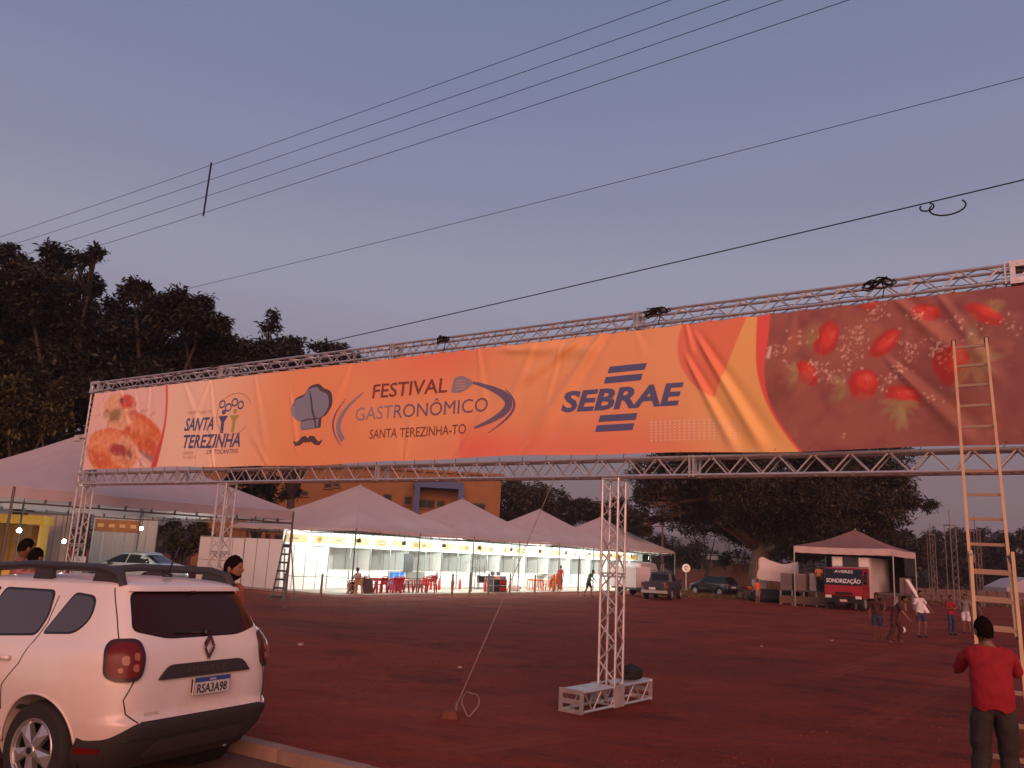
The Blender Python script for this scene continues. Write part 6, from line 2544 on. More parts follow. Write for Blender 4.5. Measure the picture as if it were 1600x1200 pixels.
# people beyond the white SUV
p = D(361, 900, 9.0)
person('bearded man in a faded orange shirt behind the right rear corner of the SUV', (p[0], p[1], float(ground_z(p[0], p[1])) + .05), R_(72), 1.80, shirt=C_orange, trousers=C_dark, hair='full', beard=True, hyaw=R_(8), shoes=SHOE, seed=5, skin=(.22, .10, .06))
p = D(34, 880, 11.0)
person('taller dark-haired man behind the roof rail of the SUV at the left edge', (p[0], p[1], ROAD_Z), R_(128), 1.84, shirt=C_pink, trousers=C_dark, hair='short', shoes=SHOE, seed=6, hyaw=.3)
p = D(52, 880, 10.3)
person('shorter dark-haired man in a dusty pink shirt just behind the SUV roof', (p[0], p[1], ROAD_Z), R_(150), 1.74, shirt=C_pink, trousers=C_navy, hair='short', shoes=SHOE, seed=7, hyaw=.2)

# seated person on the tan chair
sp0 = W2(.15, -.15, SL)
person('person in a pale shirt sitting on the tan chair, seen from behind', sp0, TRZ + 3.0, 1.66,
       pose=dict(hip=(0, .05, .55), hl=(.09, .02, .53), hr=(-.09, .02, .53), kl=(.14, -.38, .50), kr=(-.14, -.38, .50), al=(.14, -.36, .09), ar=(-.14, -.36, .09), tl=(.15, -.52, .035), tr=(-.15, -.52, .035), sp=(0, .10, .72), ch=(0, .12, .92), nk=(0, .10, 1.07), hd=(0, .06, 1.21),
                 sl=(.165, .12, 1.02), sr=(-.165, .12, 1.02), el=(.24, .02, .76), er=(-.24, .02, .76), wl=(.2, -.22, .66), wr=(-.2, -.22, .66)), shirt=cloth_mat('pale_cotton', (.42, .40, .38)), trousers=C_dark, shoes=SHOE, hair='short', seed=8)
# person in green walking
p = stand(919, 932)
person('person in a green T-shirt and dark shorts walking before the booths, leaning forward', p, R_(60), 1.74,
       pose=dict(sp=(0, -.04, 1.11), ch=(0, -.13, 1.30), nk=(0, -.21, 1.44), hd=(0, -.30, 1.56), sl=(.165, -.15, 1.40), sr=(-.165, -.15, 1.40), el=(.22, -.25, 1.14), er=(-.22, -.2, 1.14), wl=(.2, -.42, 1.0), wr=(-.2, -.38, .98), kl=(.11, -.16, .52), al=(.11, -.14, .10), tl=(.12, -.3, .035), kr=(-.11, .06, .5), ar=(-.11, .26, .14), tr=(-.11, .14, .04)),
       shirt=C_green, trousers=C_black, legs=.8, shoes=SHOE, seed=9)
p = W2(22.4, 1.4, SL)
person('person in a red shirt standing before the far booths, behind the near column', p, R_(150), 1.68, shirt=C_red, trousers=C_dark, shoes=SHOE, seed=10)

# people in the lot on the right
p = stand(1440, 996)
person('man in a white shirt and dark shorts, one arm held out, on the dirt', p, R_(15), 1.72, pose=dict(el=(.33, .02, 1.22), wl=(.46, -.08, 1.02), kl=(.12, -.10, .5), al=(.13, -.02, .09)), shirt=C_white, trousers=C_navy, legs=.7, shoes=SHOE, seed=11, hem=.5)
p = stand(1372, 1003)
person('boy in a dark top and navy shorts standing left of the crouching player', p, R_(-30), 1.62, shirt=C_brown, trousers=C_navy, legs=.75, seed=12, slim=.9, skin=(.13, .05, .03))
p = stand(1398, 1006)
person('person in brown bending towards a white ball on the dirt', p, R_(60), 1.70,
       pose=dict(sp=(0, -.06, 1.08), ch=(0, -.18, 1.25), nk=(0, -.28, 1.37), hd=(0, -.36, 1.50), sl=(.165, -.21, 1.34), sr=(-.165, -.21, 1.34), el=(.2, -.3, 1.07), er=(-.2, -.3, 1.07), wl=(.12, -.46, .88), wr=(-.12, -.46, .88), kl=(.11, -.22, .55), al=(.11, -.14, .12), tl=(.12, -.28, .06), kr=(-.11, .02, .5), ar=(-.11, .2, .10), tr=(-.11, .06, .035)), shirt=C_brown, trousers=C_brown, shoes=None, seed=13)
p = stand(1488, 992)
person('child in a long red shirt and dark trousers, arms folded, at the right', p, R_(10), 1.55, pose=dict(el=(.23, -.08, 1.16), er=(-.23, -.08, 1.16), wl=(-.02, -.2, 1.2), wr=(.03, -.2, 1.17)), shirt=C_red, trousers=C_navy, seed=14, slim=.95, hem=.7, shoes=SHOE)
p = stand(1511, 990)
person('person in a grey shirt and pale shorts beside the left ladder rail', p, R_(-40), 1.60, pose=dict(el=(.26, .06, 1.18), er=(-.3, .02, 1.2), wr=(-.42, -.06, 1.05)), shirt=C_grey, trousers=C_white, legs=.8, seed=15, shoes=SHOE)
p = stand(1527, 988)
person('person in dark clothes seen between the ladder rails', p, R_(20), 1.62, shirt=C_black, trousers=C_black, seed=16, shoes=SHOE)
b = stand(1412, 1000)
tag(MB().ell((0, 0, 0), (.11, .11, .11), 18, 12).build('football', mat('ball_white', (.75, .72, .72), .5), None, (b[0] + .12, b[1] + .3, b[2] + .33), smooth='all'), 'white ball in front of the person in brown', 'ball')

# ================================================================== LADDER
def rail_pt(px, py, Y):
    return D(px, py, Y)


LT, RT = D(1490, 535, 10.82), D(1541, 530, 10.52)
zb_ = float(ground_z(4.9, 8.7))
LB0, RB0 = D(1543, 1250, 8.52), D(1616, 1255, 8.24)
for q in (LB0, RB0):
    q[2] = float(ground_z(q[0], q[1]))
lad = thing('ladder', 'tall pale yellow two-section ladder leaning on the banner, held by the man in red', 'ladder', (0, 0, 0))
M_lad = mat('ladder_fibreglass', (.58, .40, .22), .5, var=.1, scale=3)
M_ladr = mat('ladder_rung', (.50, .34, .22), .45, .2)
MB().bar(LB0 + (LT - LB0) * .30, LT, .032, .075).build('side_rail', M_lad, lad)
MB().bar(RB0 + (RT - RB0) * .30, RT, .032, .075).build('side_rail', M_lad, lad)
off = np.array([0, -.06, -.02])
wid = (RB0 - LB0) / np.linalg.norm(RB0 - LB0) * .012
MB().bar(LB0 - wid, LB0 + (LT - LB0) * .47 + off - wid, .034, .08).build('side_rail', M_lad, lad)
MB().bar(RB0 + wid, RB0 + (RT - RB0) * .47 + off + wid, .034, .08).build('side_rail', M_lad, lad)
n = 18
for k in range(n):
    f_ = (k + .7) / n
    a, b = LB0 + (LT - LB0) * f_, RB0 + (RT - RB0) * f_
    if f_ > .30:
        MB().bar(a, b, .032, .034).build('rung', M_ladr, lad)
    if f_ < .46:
        MB().bar(a + off - wid, b + off + wid, .034, .04).build('rung', M_ladr, lad)
for q in (LT, RT):
    MB().tube([q - [0, 0, .05], q + [0, 0, .03]], .03, 8).build('end_cap', M_black, lad)
for q, s in ((LB0, -1), (RB0, 1)):
    MB().box(tuple(q + s * wid + np.array([0, 0, .02])), (.07, .1, .05)).build('foot', M_black, lad)
for (A, B, s) in ((LB0, LT, -1), (RB0, RT, 1)):
    c = A + (B - A) * .455 + off * .5
    MB().box(tuple(c), (.055, .09, .09)).build('rung_lock', M_dark_steel, lad)

# ================================================================== TREES
def leaf_mat(name, c, var=.5):
    m = bpy.data.materials.new(name)
    t, b = _nodes(m)
    g = t.nodes.new('ShaderNodeNewGeometry')
    rp = t.nodes.new('ShaderNodeValToRGB')
    rp.color_ramp.elements[0].color = (*[x * (1 - var) for x in c], 1)
    rp.color_ramp.elements[1].color = (c[0] * (1 + var * 1.2), c[1] * (1 + var), c[2] * (1 + var * .4), 1)
    t.links.new(g.outputs['Random Per Island'], rp.inputs[0])
    t.links.new(rp.outputs[0], b.inputs['Base Color'])
    b.inputs['Roughness'].default_value = .6
    b.inputs['Specular IOR Level'].default_value = .3
    return m


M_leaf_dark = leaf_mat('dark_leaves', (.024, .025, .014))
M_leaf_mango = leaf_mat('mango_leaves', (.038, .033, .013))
M_leaf_lit = leaf_mat('lit_tone_leaves', (.050, .048, .016))  # lighter leaf colour stands in for light on these crowns
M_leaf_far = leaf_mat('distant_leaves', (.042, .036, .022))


def leaves_mesh(name, tips, rng_, leaf, per, m, droop=.5, spread=1.0, wfac=.34):
    """rosettes of drooping leaves at the twig tips: one kinked blade of two quads per leaf"""
    n = len(tips) * per
    T = np.repeat(tips, per, axis=0)
    az = rng_.uniform(0, 2 * math.pi, n)
    el = rng_.normal(-.25 * droop, .55, n)
    L = leaf * rng_.uniform(.6, 1.25, n)
    d = np.stack([np.cos(az) * np.cos(el), np.sin(az) * np.cos(el), np.sin(el)], 1)
    side = np.cross(d, [0, 0, 1.0])
    side /= np.linalg.norm(side, axis=1)[:, None] + 1e-9
    roll = rng_.normal(0, .6, n)[:, None]
    up = np.cross(side, d)
    side = side * np.cos(roll) + up * np.sin(roll)
    w = (L * wfac * rng_.uniform(.7, 1.2, n))[:, None] / 2
    p0 = T + d * (L * .12)[:, None] + rng_.normal(0, leaf * .28 * spread, (n, 3))
    p1 = p0 + d * (L * .5)[:, None]
    d2 = d + np.array([0, 0, -droop * .8])
    d2 /= np.linalg.norm(d2, axis=1)[:, None]
    p2 = p1 + d2 * (L * .5)[:, None]
    V = np.stack([p0, p1 - side * w, p2, p1 + side * w], 1).reshape(-1, 3)
    F = np.arange(n * 4).reshape(n, 4)
    me = bpy.data.meshes.new(name)
    me.vertices.add(len(V))
    me.vertices.foreach_set('co', V.astype(np.float32).ravel())
    me.loops.add(F.size)
    me.loops.foreach_set('vertex_index', F.ravel().astype(np.int32))
    me.polygons.add(n)
    me.polygons.foreach_set('loop_start', np.arange(0, F.size, 4, dtype=np.int32))
    me.update(calc_edges=True)
    me.materials.append(m)
    return me


def tree(name, label, base, lobes, ntips, leaf, per, m, trunk_r, seed, group=None, shell=.55, fork=.35, trunk_top=None, droop=.5, sub=True, twigs=0):
    """lobes: (x, y, z, rx, ry, rz) in world space"""
    r = np.random.default_rng(seed)
    base = np.array(base, float)
    t = thing(name, label, 'tree', base, 0, group)
    lob = np.array(lobes, float)
    # each lobe breaks up into clumps, each clump carries twig tips
    vol = (lob[:, 3] * lob[:, 4] + lob[:, 4] * lob[:, 5] + lob[:, 3] * lob[:, 5])
    cnt = np.maximum(3, (ntips * vol / vol.sum()).astype(int))
    tips = []
    clumps = []
    for L, c in zip(lob, cnt):
        nc = max(4, c // 26)
        d = r.normal(0, 1, (nc, 3))
        d /= np.linalg.norm(d, axis=1)[:, None]
        rad = r.uniform(.45, 1.0, nc)[:, None] ** .6
        cc = L[:3] + d * rad * L[3:] * .92
        clumps.append(cc)
        w = r.choice(nc, c, p=(lambda q: q / q.sum())(r.uniform(.4, 1.6, nc)))
        e = r.normal(0, 1, (c, 3))
        e /= np.linalg.norm(e, axis=1)[:, None]
        q = r.uniform(.3, 1, c)[:, None] ** shell
        cs = np.cbrt(L[3] * L[4] * L[5]) * .34
        tips.append(cc[w] + e * q * cs * np.array([1.15, 1.15, .75]))
    tips = np.concatenate(tips)
    zmin = base[2] + .4
    tips = tips[tips[:, 2] > zmin]
    me = leaves_mesh('crown', tips - base, r, leaf, per, m, droop)
    put('crown', me, t)
    cl = np.concatenate(clumps)
    cen = lob[:, :3].mean(0)
    top = np.array(trunk_top if trunk_top is not None else [base[0] * .6 + cen[0] * .4, base[1] * .6 + cen[1] * .4, base[2] + (cen[2] - base[2]) * fork])
    mb = MB()
    mid = (base + top) / 2 + r.normal(0, trunk_r * .4, 3) * [1, 1, 0]
    mb.tube([tuple(base - [0, 0, .3]), tuple(base + [0, 0, .15]), tuple(mid), tuple(top)], [trunk_r * 1.5, trunk_r * 1.15, trunk_r * .95, trunk_r * .8], 12)
    for L in lob:
        e = L[:3] - [0, 0, L[5] * .1]
        k = (top + e) / 2 + r.normal(0, .12, 3) * np.linalg.norm(e - top) * .5
        k[2] += .16 * np.linalg.norm(e - top)
        mb.tube([tuple(top - [0, 0, trunk_r]), tuple(k), tuple(e)], [trunk_r * .42, trunk_r * .24, trunk_r * .07], 7)
        near = cl[np.argsort(np.linalg.norm(cl - L[:3], axis=1))[:7]]
        for c in near:
            mb.tube([tuple(k * .4 + e * .6), tuple((c + e) / 2 + r.normal(0, .1, 3)), tuple(c)], [trunk_r * .16, trunk_r * .1, trunk_r * .03], 5)
    mb.v = [(a - base[0], b - base[1], c - base[2]) for a, b, c in mb.v]
    mb.build('trunk', M_bark if trunk_r > .8 else M_bark_dark, t, smooth='all')
    return t


def lobes_px(items, Y, dy=4.0, flat=.8, seed=0):
    rr = random.Random(seed)
    out = []
    for (px, py, rx, ry) in items:
        yy = Y + rr.uniform(-dy, dy)
        p = D(px, py, yy)
        a, b = rx * yy / FPX, ry * yy / FPX
        out.append((p[0], p[1], p[2], a, max(a, b) * flat, b))
    return out


def gpt(px, Y):
    p = D(px, 860, Y)
    return (p[0], p[1], float(ground_z(p[0], p[1])))


# the dark trees at the left
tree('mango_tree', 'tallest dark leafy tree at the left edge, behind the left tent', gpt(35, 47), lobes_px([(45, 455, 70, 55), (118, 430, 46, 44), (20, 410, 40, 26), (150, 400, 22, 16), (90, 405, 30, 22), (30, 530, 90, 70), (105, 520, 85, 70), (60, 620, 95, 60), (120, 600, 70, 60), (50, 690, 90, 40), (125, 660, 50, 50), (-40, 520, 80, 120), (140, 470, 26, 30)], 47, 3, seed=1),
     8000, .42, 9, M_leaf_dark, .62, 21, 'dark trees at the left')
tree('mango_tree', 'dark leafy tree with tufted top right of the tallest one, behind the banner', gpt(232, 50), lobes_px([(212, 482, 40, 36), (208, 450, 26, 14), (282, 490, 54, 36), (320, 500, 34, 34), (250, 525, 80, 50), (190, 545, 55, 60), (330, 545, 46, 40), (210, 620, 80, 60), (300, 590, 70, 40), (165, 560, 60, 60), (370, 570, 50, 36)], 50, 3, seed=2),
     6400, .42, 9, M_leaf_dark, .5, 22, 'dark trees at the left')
tree('slender_tree', 'thin-crowned tree with open sprays of leaves above the upper truss beam', gpt(455, 56), lobes_px([(420, 500, 12, 26), (438, 530, 34, 26), (405, 545, 34, 30), (470, 555, 40, 22), (515, 545, 30, 22), (545, 560, 24, 12), (430, 575, 60, 24), (500, 580, 60, 16), (395, 560, 60, 36), (465, 572, 64, 28), (530, 570, 44, 14)], 56, 3, seed=3),
     1700, .44, 8, M_leaf_dark, .3, 23, 'dark trees at the left', shell=.8)
tree('lit_tone_tree', 'lower tree, caught light put into its yellow-green leaf colour, under the dark trees at the left edge', gpt(25, 41), lobes_px([(15, 620, 48, 26), (60, 650, 46, 30), (20, 670, 60, 34), (90, 620, 22, 18)], 41, 2, seed=4),
     1100, .34, 9, M_leaf_lit, .26, 24, None)
tree('bush_tree', 'bush with its lit green put into the leaf colour, between the left stalls and the fence', gpt(285, 52), lobes_px([(262, 835, 24, 26), (300, 838, 30, 22), (330, 845, 18, 18), (285, 858, 40, 14)], 52, 2, seed=5),
     700, .30, 8, M_leaf_lit, .16, 25, None)
tree('mango_tree', 'dark tree standing before the orange building, left of its windows', gpt(405, 68), lobes_px([(400, 775, 34, 26), (440, 770, 26, 16), (370, 770, 30, 26), (395, 745, 40, 20)], 68, 2, seed=6),
     700, .42, 8, M_leaf_dark, .3, 26, None)

# big mango tree on the right
BY = 75
tree('mango_tree', 'huge broad mango tree with a thick forked trunk right of the near lattice column', gpt(1188, BY), lobes_px([(1060, 740, 74, 60), (1030, 785, 46, 34), (1110, 790, 60, 50), (1150, 720, 90, 90), (1240, 720, 100, 100), (1200, 790, 70, 40), (1290, 780, 80, 60), (1350, 740, 80, 80), (1380, 790, 50, 40), (1330, 825, 60, 34),
     (1430, 790, 34, 24), (1405, 755, 22, 34), (1250, 830, 60, 34), (1150, 800, 40, 30), (1105, 700, 70, 60), (1300, 690, 90, 60), (1100, 800, 66, 34), (1165, 828, 50, 24), (1130, 770, 70, 50), (1235, 846, 60, 26), (1290, 856, 50, 22), (1320, 848, 60, 26), (1225, 852, 46, 22), (1010, 815, 26, 18), (1215, 665, 90, 50), (1380, 830, 26, 20)], BY, 7, .9, seed=7),
     23000, .38, 9, M_leaf_mango, .95, 27, None, fork=.24, trunk_top=(gpt(1192, BY)[0], BY, 4.6))
tree('bare_branch_tree', 'small dark tree whose bare branch pokes left under the mango crown', gpt(1100, 82), lobes_px([(1095, 825, 22, 5), (1075, 828, 12, 4), (1120, 822, 16, 6), (1150, 870, 30, 20)], 82, 1, seed=8), 110, .5, 6, M_leaf_dark, .2, 28, None)

# trees behind the tents and along the skyline
far = [
    ('dense dark round tree right of the orange building', 98, [(822, 800, 46, 46), (800, 790, 36, 46), (850, 790, 28, 46), (790, 820, 40, 40)], 2200, .55),
    ('lower dark tree behind the third tent peak', 108, [(890, 800, 26, 22), (915, 805, 28, 24), (935, 800, 26, 18)], 1100, .55),
    ('dark tree behind the near lattice column', 104, [(965, 810, 30, 34), (985, 830, 24, 26), (950, 830, 30, 24)], 1300, .55),
    ('brownish tree right of the booth row, under the hills', 112, [(1020, 848, 20, 14), (1045, 860, 30, 18), (1010, 865, 24, 16)], 700, .5),
    ('low brown-green thicket tree under the hills, beside the mango tree', 110, [(1085, 865, 34, 20), (1065, 870, 26, 16), (1120, 872, 24, 14)], 700, .5),
    ('bushy tree behind the dusky canopy', 92, [(1410, 850, 30, 26), (1440, 862, 30, 28), (1385, 855, 30, 26)], 1200, .5),
    ('tall dark tree between the right lattice masts', 112, [(1470, 850, 26, 28), (1500, 860, 30, 34), (1485, 885, 40, 26)], 1300, .55),
    ('dark tree just left of the ladder', 118, [(1512, 838, 26, 18), (1530, 850, 22, 24), (1520, 880, 40, 30)], 1200, .55),
    ('dark tree seen through the ladder, right of the rails', 120, [(1560, 848, 24, 22), (1575, 860, 26, 24), (1560, 885, 40, 24)], 1200, .55),
    ('spreading tree at the far right edge', 116, [(1596, 845, 24, 14), (1620, 850, 40, 20), (1600, 870, 36, 26)], 1100, .55)]
for i, (lab, Y, lb, n, lf) in enumerate(far):
    tree('distant_tree', lab, gpt(lb[0][0], Y), lobes_px(lb, Y, 4, 1.0, 40 + i), n, lf, 8, M_leaf_far, .3, 60 + i, 'trees along the far side')
# a belt of far woodland that reads as one mass
r = np.random.default_rng(77)
tp = []
for k in range(420):
    a = r.uniform(-.62, .75)
    Y = r.uniform(150, 210)
    h = r.uniform(2, 5)
    c = np.array([a * Y, Y, 0])
    q = r.normal(0, 1, (26, 3)) * [2.6, 2.6, h * .28] + c + [0, 0, h * .55]
    tp.append(q)
tp = np.concatenate(tp)
tp = tp[tp[:, 2] > .3]
o = put('woodland', leaves_mesh('woodland', tp, r, 1.5, 3, M_leaf_far, .4, 1.2, .6), kind='stuff')
# rough grass strip on the right
gv, gf = [], []
r = np.random.default_rng(5)
for k in range(16000):
    if k < 11000:
        px = r.uniform(1040, 1300)
        Y = r.uniform(61, 84)
    else:
        px = r.uniform(1400, 1640)
        Y = r.uniform(70, 100)
    x = (px - 800) / FPX * Y
    h = r.uniform(.08, .28)
    a = r.uniform(0, math.pi)
    w = .06
    dx, dy = math.cos(a) * w, math.sin(a) * w
    lx, ly = r.normal(0, .1, 2)
    n = len(gv)
    gv += [(x - dx, Y - dy, -.02), (x + dx, Y + dy, -.02), (x + lx, Y + ly, h)]
    gf.append((n, n + 1, n + 2))
mb = MB()
mb.add(gv, gf)
mb.build('dry_grass', leaf_mat('dry_grass_blades', (.10, .065, .025)), kind='stuff', fix=False)

# ================================================================== ORANGE BUILDING
BA, BB = D(300, 860, 84), D(778, 860, 88)
bang = math.atan2(BB[1] - BA[1], BB[0] - BA[0])
bL = math.hypot(BB[0] - BA[0], BB[1] - BA[1])
bd = thing('orange_building', 'two-storey orange building with a blue canopy behind the tents', 'building', (BA[0], BA[1], 0), bang)
M_or = mat('orange_wall', (.25, .115, .042), .8, var=.1, scale=.6, bump=.1, dirt=(.2, .08, .03), dirt_amt=.3)
M_bl = mat('blue_paint', (.04, .085, .22), .6)
M_wdark = mat('dark_window', (.02, .018, .02), .45, spec=.15)
BH = 10.6
mb = MB()
mb.box((bL / 2, 6, BH / 2), (bL, 12, BH))
mb.build('wall', M_or, bd)
MB().box((bL / 2, 6, BH + .12), (bL + .5, 12.5, .24)).build('parapet', M_or, bd)


def bpx(px, py):
    """local x and height on the facade"""
    d = ray(px, py)
    nn = np.array([-math.sin(bang), math.cos(bang), 0])
    t = ((BA - C0) @ nn) / (d @ nn)
    P = C0 + d * t
    return (P[0] - BA[0]) * math.cos(bang) + (P[1] - BA[1]) * math.sin(bang), P[2]


for (x0, y0, x1, y1) in ((633, 776, 642, 788), (654, 781, 678, 794), (684, 783, 694, 792), (738, 787, 757, 799), (465, 768, 480, 774), (508, 756, 517, 762), (522, 756, 530, 760), (600, 773, 611, 782), (404, 835, 420, 843), (430, 836, 446, 846), (560, 770, 575, 780)):
    a, zt = bpx(x0, y0)
    b, zb2 = bpx(x1, y1)
    w = MB().box(((a + b) / 2, -.02, (zt + zb2) / 2), (b - a + .2, .10, zt - zb2 + .2)).build('window', mat('window_frame_brown', (.09, .05, .03), .6) if 'window_frame_brown' not in bpy.data.materials else bpy.data.materials['window_frame_brown'], bd)
    n = 2 if b - a > .8 else 1
    for k in range(n):
        MB().box((a + (b - a) * (k + .5) / n, -.075, (zt + zb2) / 2), ((b - a) / n - .06, .02, zt - zb2 - .05)).build('pane', M_wdark, w)
    MB().box(((a + b) / 2, -.1, zb2 - .14), (b - a + .35, .2, .07)).build('sill', M_or, w)
a, zt = bpx(647, 752)
b, zb2 = bpx(722, 767)
MB().box(((a + b) / 2, -1.1, (zt + zb2) / 2), (b - a, 2.2, zt - zb2)).build('canopy', M_bl, bd)
for x in (a + .35, b - .25):
    MB().box((x, -1.95, zb2 / 2), (.55, .45, zb2)).build('pillar', M_bl, bd)
a, z1 = bpx(440, 752)
MB().box((bL / 2, -.03, 5.3), (bL - .2, .06, .22)).build('string_course', M_or, bd)
for px in (388, 398, 412, 418):
    a, z = bpx(px, 800)
    MB().box((a, -.8, 3.6), (.35, .35, 7.2)).build('porch_post', M_or, bd)

# ================================================================== RIGHT: CANOPY, STAGE, SHED, MASTS
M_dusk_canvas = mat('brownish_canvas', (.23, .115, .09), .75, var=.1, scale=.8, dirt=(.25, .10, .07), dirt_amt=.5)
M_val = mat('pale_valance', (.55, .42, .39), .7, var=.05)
S0 = np.array([19.1, 55.2, 0])
SD = -TV
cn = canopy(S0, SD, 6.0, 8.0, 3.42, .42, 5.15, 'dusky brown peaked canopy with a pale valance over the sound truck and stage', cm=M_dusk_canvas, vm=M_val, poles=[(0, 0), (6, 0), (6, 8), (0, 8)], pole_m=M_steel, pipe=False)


def S2(a, b, z=0.0):
    p = S0 + SD * a + TU * b
    return (p[0], p[1], z)


SRZ = math.atan2(SD[1], SD[0])
# backdrop cloth and stage deck
st = thing('stage', 'dark stage deck with legs and a black backdrop under the dusky canopy', 'stage', S2(0, 0), SRZ)
MB().box((4.6, 4.5, 1.05), (2.7, 6.4, .14)).build('deck', mat('stage_deck', (.09, .07, .065), .7), st)
for x in (3.4, 4.6, 5.85):
    for y in (1.6, 4.4, 7.4):
        MB().box((x, y, .5), (.09, .09, 1.0)).build('leg', M_steel, st)
MB().box((5.93, 4.4, 1.6), (.05, 4.0, 1.0)).build('side_board', mat('stage_board', (.17, .10, .085), .7, var=.15), st)
MB().box((3.0, 7.9, 2.3), (5.9, .05, 2.4)).build('backdrop', M_black_matt, st)
MB().box((5.96, 6.0, 2.85), (.04, 3.8, 1.3)).build('side_curtain', M_black_matt, st)
rp_ = thing('white_ramp', 'white plank ramp propped against the right side of the stage', 'ramp', S2(6.15, 3.6), SRZ)
MB().bar((0, 0, 2.0), (1.25, -.8, .02), .3, .06).build('plank', mat('bright_plank', (.75, .70, .66), .6), rp_)
# gear left of the truck
dk = thing('gear_platform', 'low platform loaded with audio gear left of the sound truck', 'platform', S2(-.7, .6), SRZ)
MB().box((1.1, .9, .95), (3.3, 1.9, .1)).build('deck', bpy.data.materials['stage_deck'], dk)
for x in (-.4, .35, 1.1, 1.9, 2.6):
    MB().box((x, .0, .45), (.09, .09, .9)).build('leg', M_steel, dk)
MB().box((1.1, -.04, .35), (3.2, .03, .5)).build('skirt', mat('skirt_brown', (.15, .08, .06), .8), dk)
for i, (x, w, h, c, lab) in enumerate(((-.1, .75, 1.05, (.20, .14, .13), 'brownish speaker cabinet at the left end of the gear platform'), (.8, .75, 1.05, (.24, .17, .155), 'paler speaker cabinet in the middle of the gear platform'), (1.7, .5, 1.1, (.42, .33, .31), 'whitish cabinet beside the sound truck'), (2.3, .5, .9, (.03, .04, .035), 'dark amplifier rack nearest the sound truck'))):
    t = thing('speaker_cabinet', lab, 'speaker', S2(-.7 + x, 1.1, 1.002), SRZ, 'cabinets on the gear platform')
    MB().box((0, 0, h / 2), (w, .6, h)).build('cabinet', mat(f'cabinet_cover', c, .7), t)
    MB().box((0, -.31, h * .55), (w * .8, .02, h * .7)).build('grille', mat('cabinet_grille', tuple(x_ * .8 for x_ in c), .8), t)
p = S2(1.35, .75, 1.0)
person('person with an amber top standing at the gear platform left of the truck', (p[0], p[1], 1.0), SRZ + .3, 1.66, shirt=cloth_mat('amber_cotton', (.55, .22, .07)), trousers=C_dark, shoes=SHOE, seed=31)
p = S2(-.1, 2.6, 0)
person('person in dark clothes at the left pole of the dusky canopy', (p[0], p[1], 0), SRZ + .3, 1.9, shirt=C_brown, trousers=C_dark, shoes=SHOE, seed=32)

# white sheet on a frame, black heap, motorbike
q = D(1213, 895, 60)
t = thing('white_sheet', 'large white sheet stretched on a frame left of the dusky canopy', 'sheet', (q[0], q[1], 0), -.12)
sh = []
N = 16
for j in range(7):
    for i in range(N + 1):
        x = -1.42 + 2.95 * i / N
        top = 2.95 + (.32 * math.exp(-((x + 1.0) / .35) ** 2) - .10 * math.sin(x * 3.0)) - .2
        bot = 1.42 - .06 * x
        z = bot + (top - bot) * j / 6
        sh.append((x + (.3 if i == 0 else 0) * j / 6, .05 * math.sin(x * 4) + .04 * math.sin(z * 5), z))
sf = [(j * (N + 1) + i, j * (N + 1) + i + 1, (j + 1) * (N + 1) + i + 1, (j + 1) * (N + 1) + i) for j in range(6) for i in range(N)]
mb = MB()
mb.add(sh, sf)
mb.build('sheet', mat('sheet_white', (.66, .56, .53), .7), t, smooth='all')
for x in (-1.35, .1, 1.5):
    MB().box((x, .08, 1.4), (.06, .05, 2.8)).build('frame_post', M_wood, t)
blob('dark_heap', (*D(1214, 918, 59)[:2], .35), (1.5, .8, .55), M_black_matt, 'dark heap of covered gear under the white sheet', 'heap', 9)
q = G(1174, 938, 0)
bk = thing('motorbike', 'motorbike with an orange tank parked before the big mango trunk', 'motorbike', (q[0], q[1] + 1, 0), .35)
for x in (-.62, .62):
    w = MB().lathe([(.25, -.05), (.30, -.05), (.32, 0), (.30, .05), (.25, .05), (.25, -.05)], 24, caps=False).build('wheel', M_rubber, bk, (x, 0, .32), smooth=True)
    w.rotation_euler = (R_(90), 0, 0)
    sp_m = MB()
    for k in range(6):
        a = k * math.pi / 6
        sp_m.tube([(.25 * math.cos(a), .25 * math.sin(a), 0), (-.25 * math.cos(a), -.25 * math.sin(a), 0)], .008, 4)
    sp_m.build('spokes', M_steel, w)
MB().tube([(-.62, 0, .32), (-.2, 0, .5), (.2, 0, .55), (.5, 0, .85)], .05, 7).tube([(.62, .07, .32), (.46, .05, .95)], .025, 6).tube([(.62, -.07, .32), (.46, -.05, .95)], .025, 6).build('frame', M_dark_steel, bk, smooth=True)
MB().ell((.18, 0, .82), (.28, .15, .14), 14, 10).build('tank', mat('bike_orange', (.75, .12, .02), .3), bk, smooth='all')
MB().box((-.25, 0, .82), (.6, .24, .1)).build('seat', M_black, bk)
MB().box((.05, 0, .48), (.36, .26, .34)).build('engine', M_dark_steel, bk)
MB().tube([(.45, -.36, 1.02), (.48, 0, .98), (.45, .36, 1.02)], .018, 6).build('handlebar', M_black, bk, smooth=True)
MB().lathe([(.08, 0), (.09, .05), (.0, .08)], 12, (.58, 0, .86)).build('headlight', M_chrome, bk, smooth=True)
MB().bar((0, .1, .3), (-.05, .3, 0), .03, .03).build('kickstand', M_steel, bk)
p = stand(1184, 944)
person('person in an orange top beside the motorbike', p, R_(30), 1.6, shirt=cloth_mat('vivid_orange_cotton', (.72, .11, .02)), trousers=C_grey, legs=.8, seed=34)
q = D(1186, 912, 62)
tag(MB().box((0, 0, .9), (.9, .5, 1.1)).box((-.35, 0, .2), (.06, .4, .4)).box((.35, 0, .2), (.06, .4, .4)).build('white_cabinet', mat('cabinet_white', (.55, .44, .42), .6), None, (q[0], q[1], 0)), 'white cabinet on legs behind the motorbike', 'cabinet')

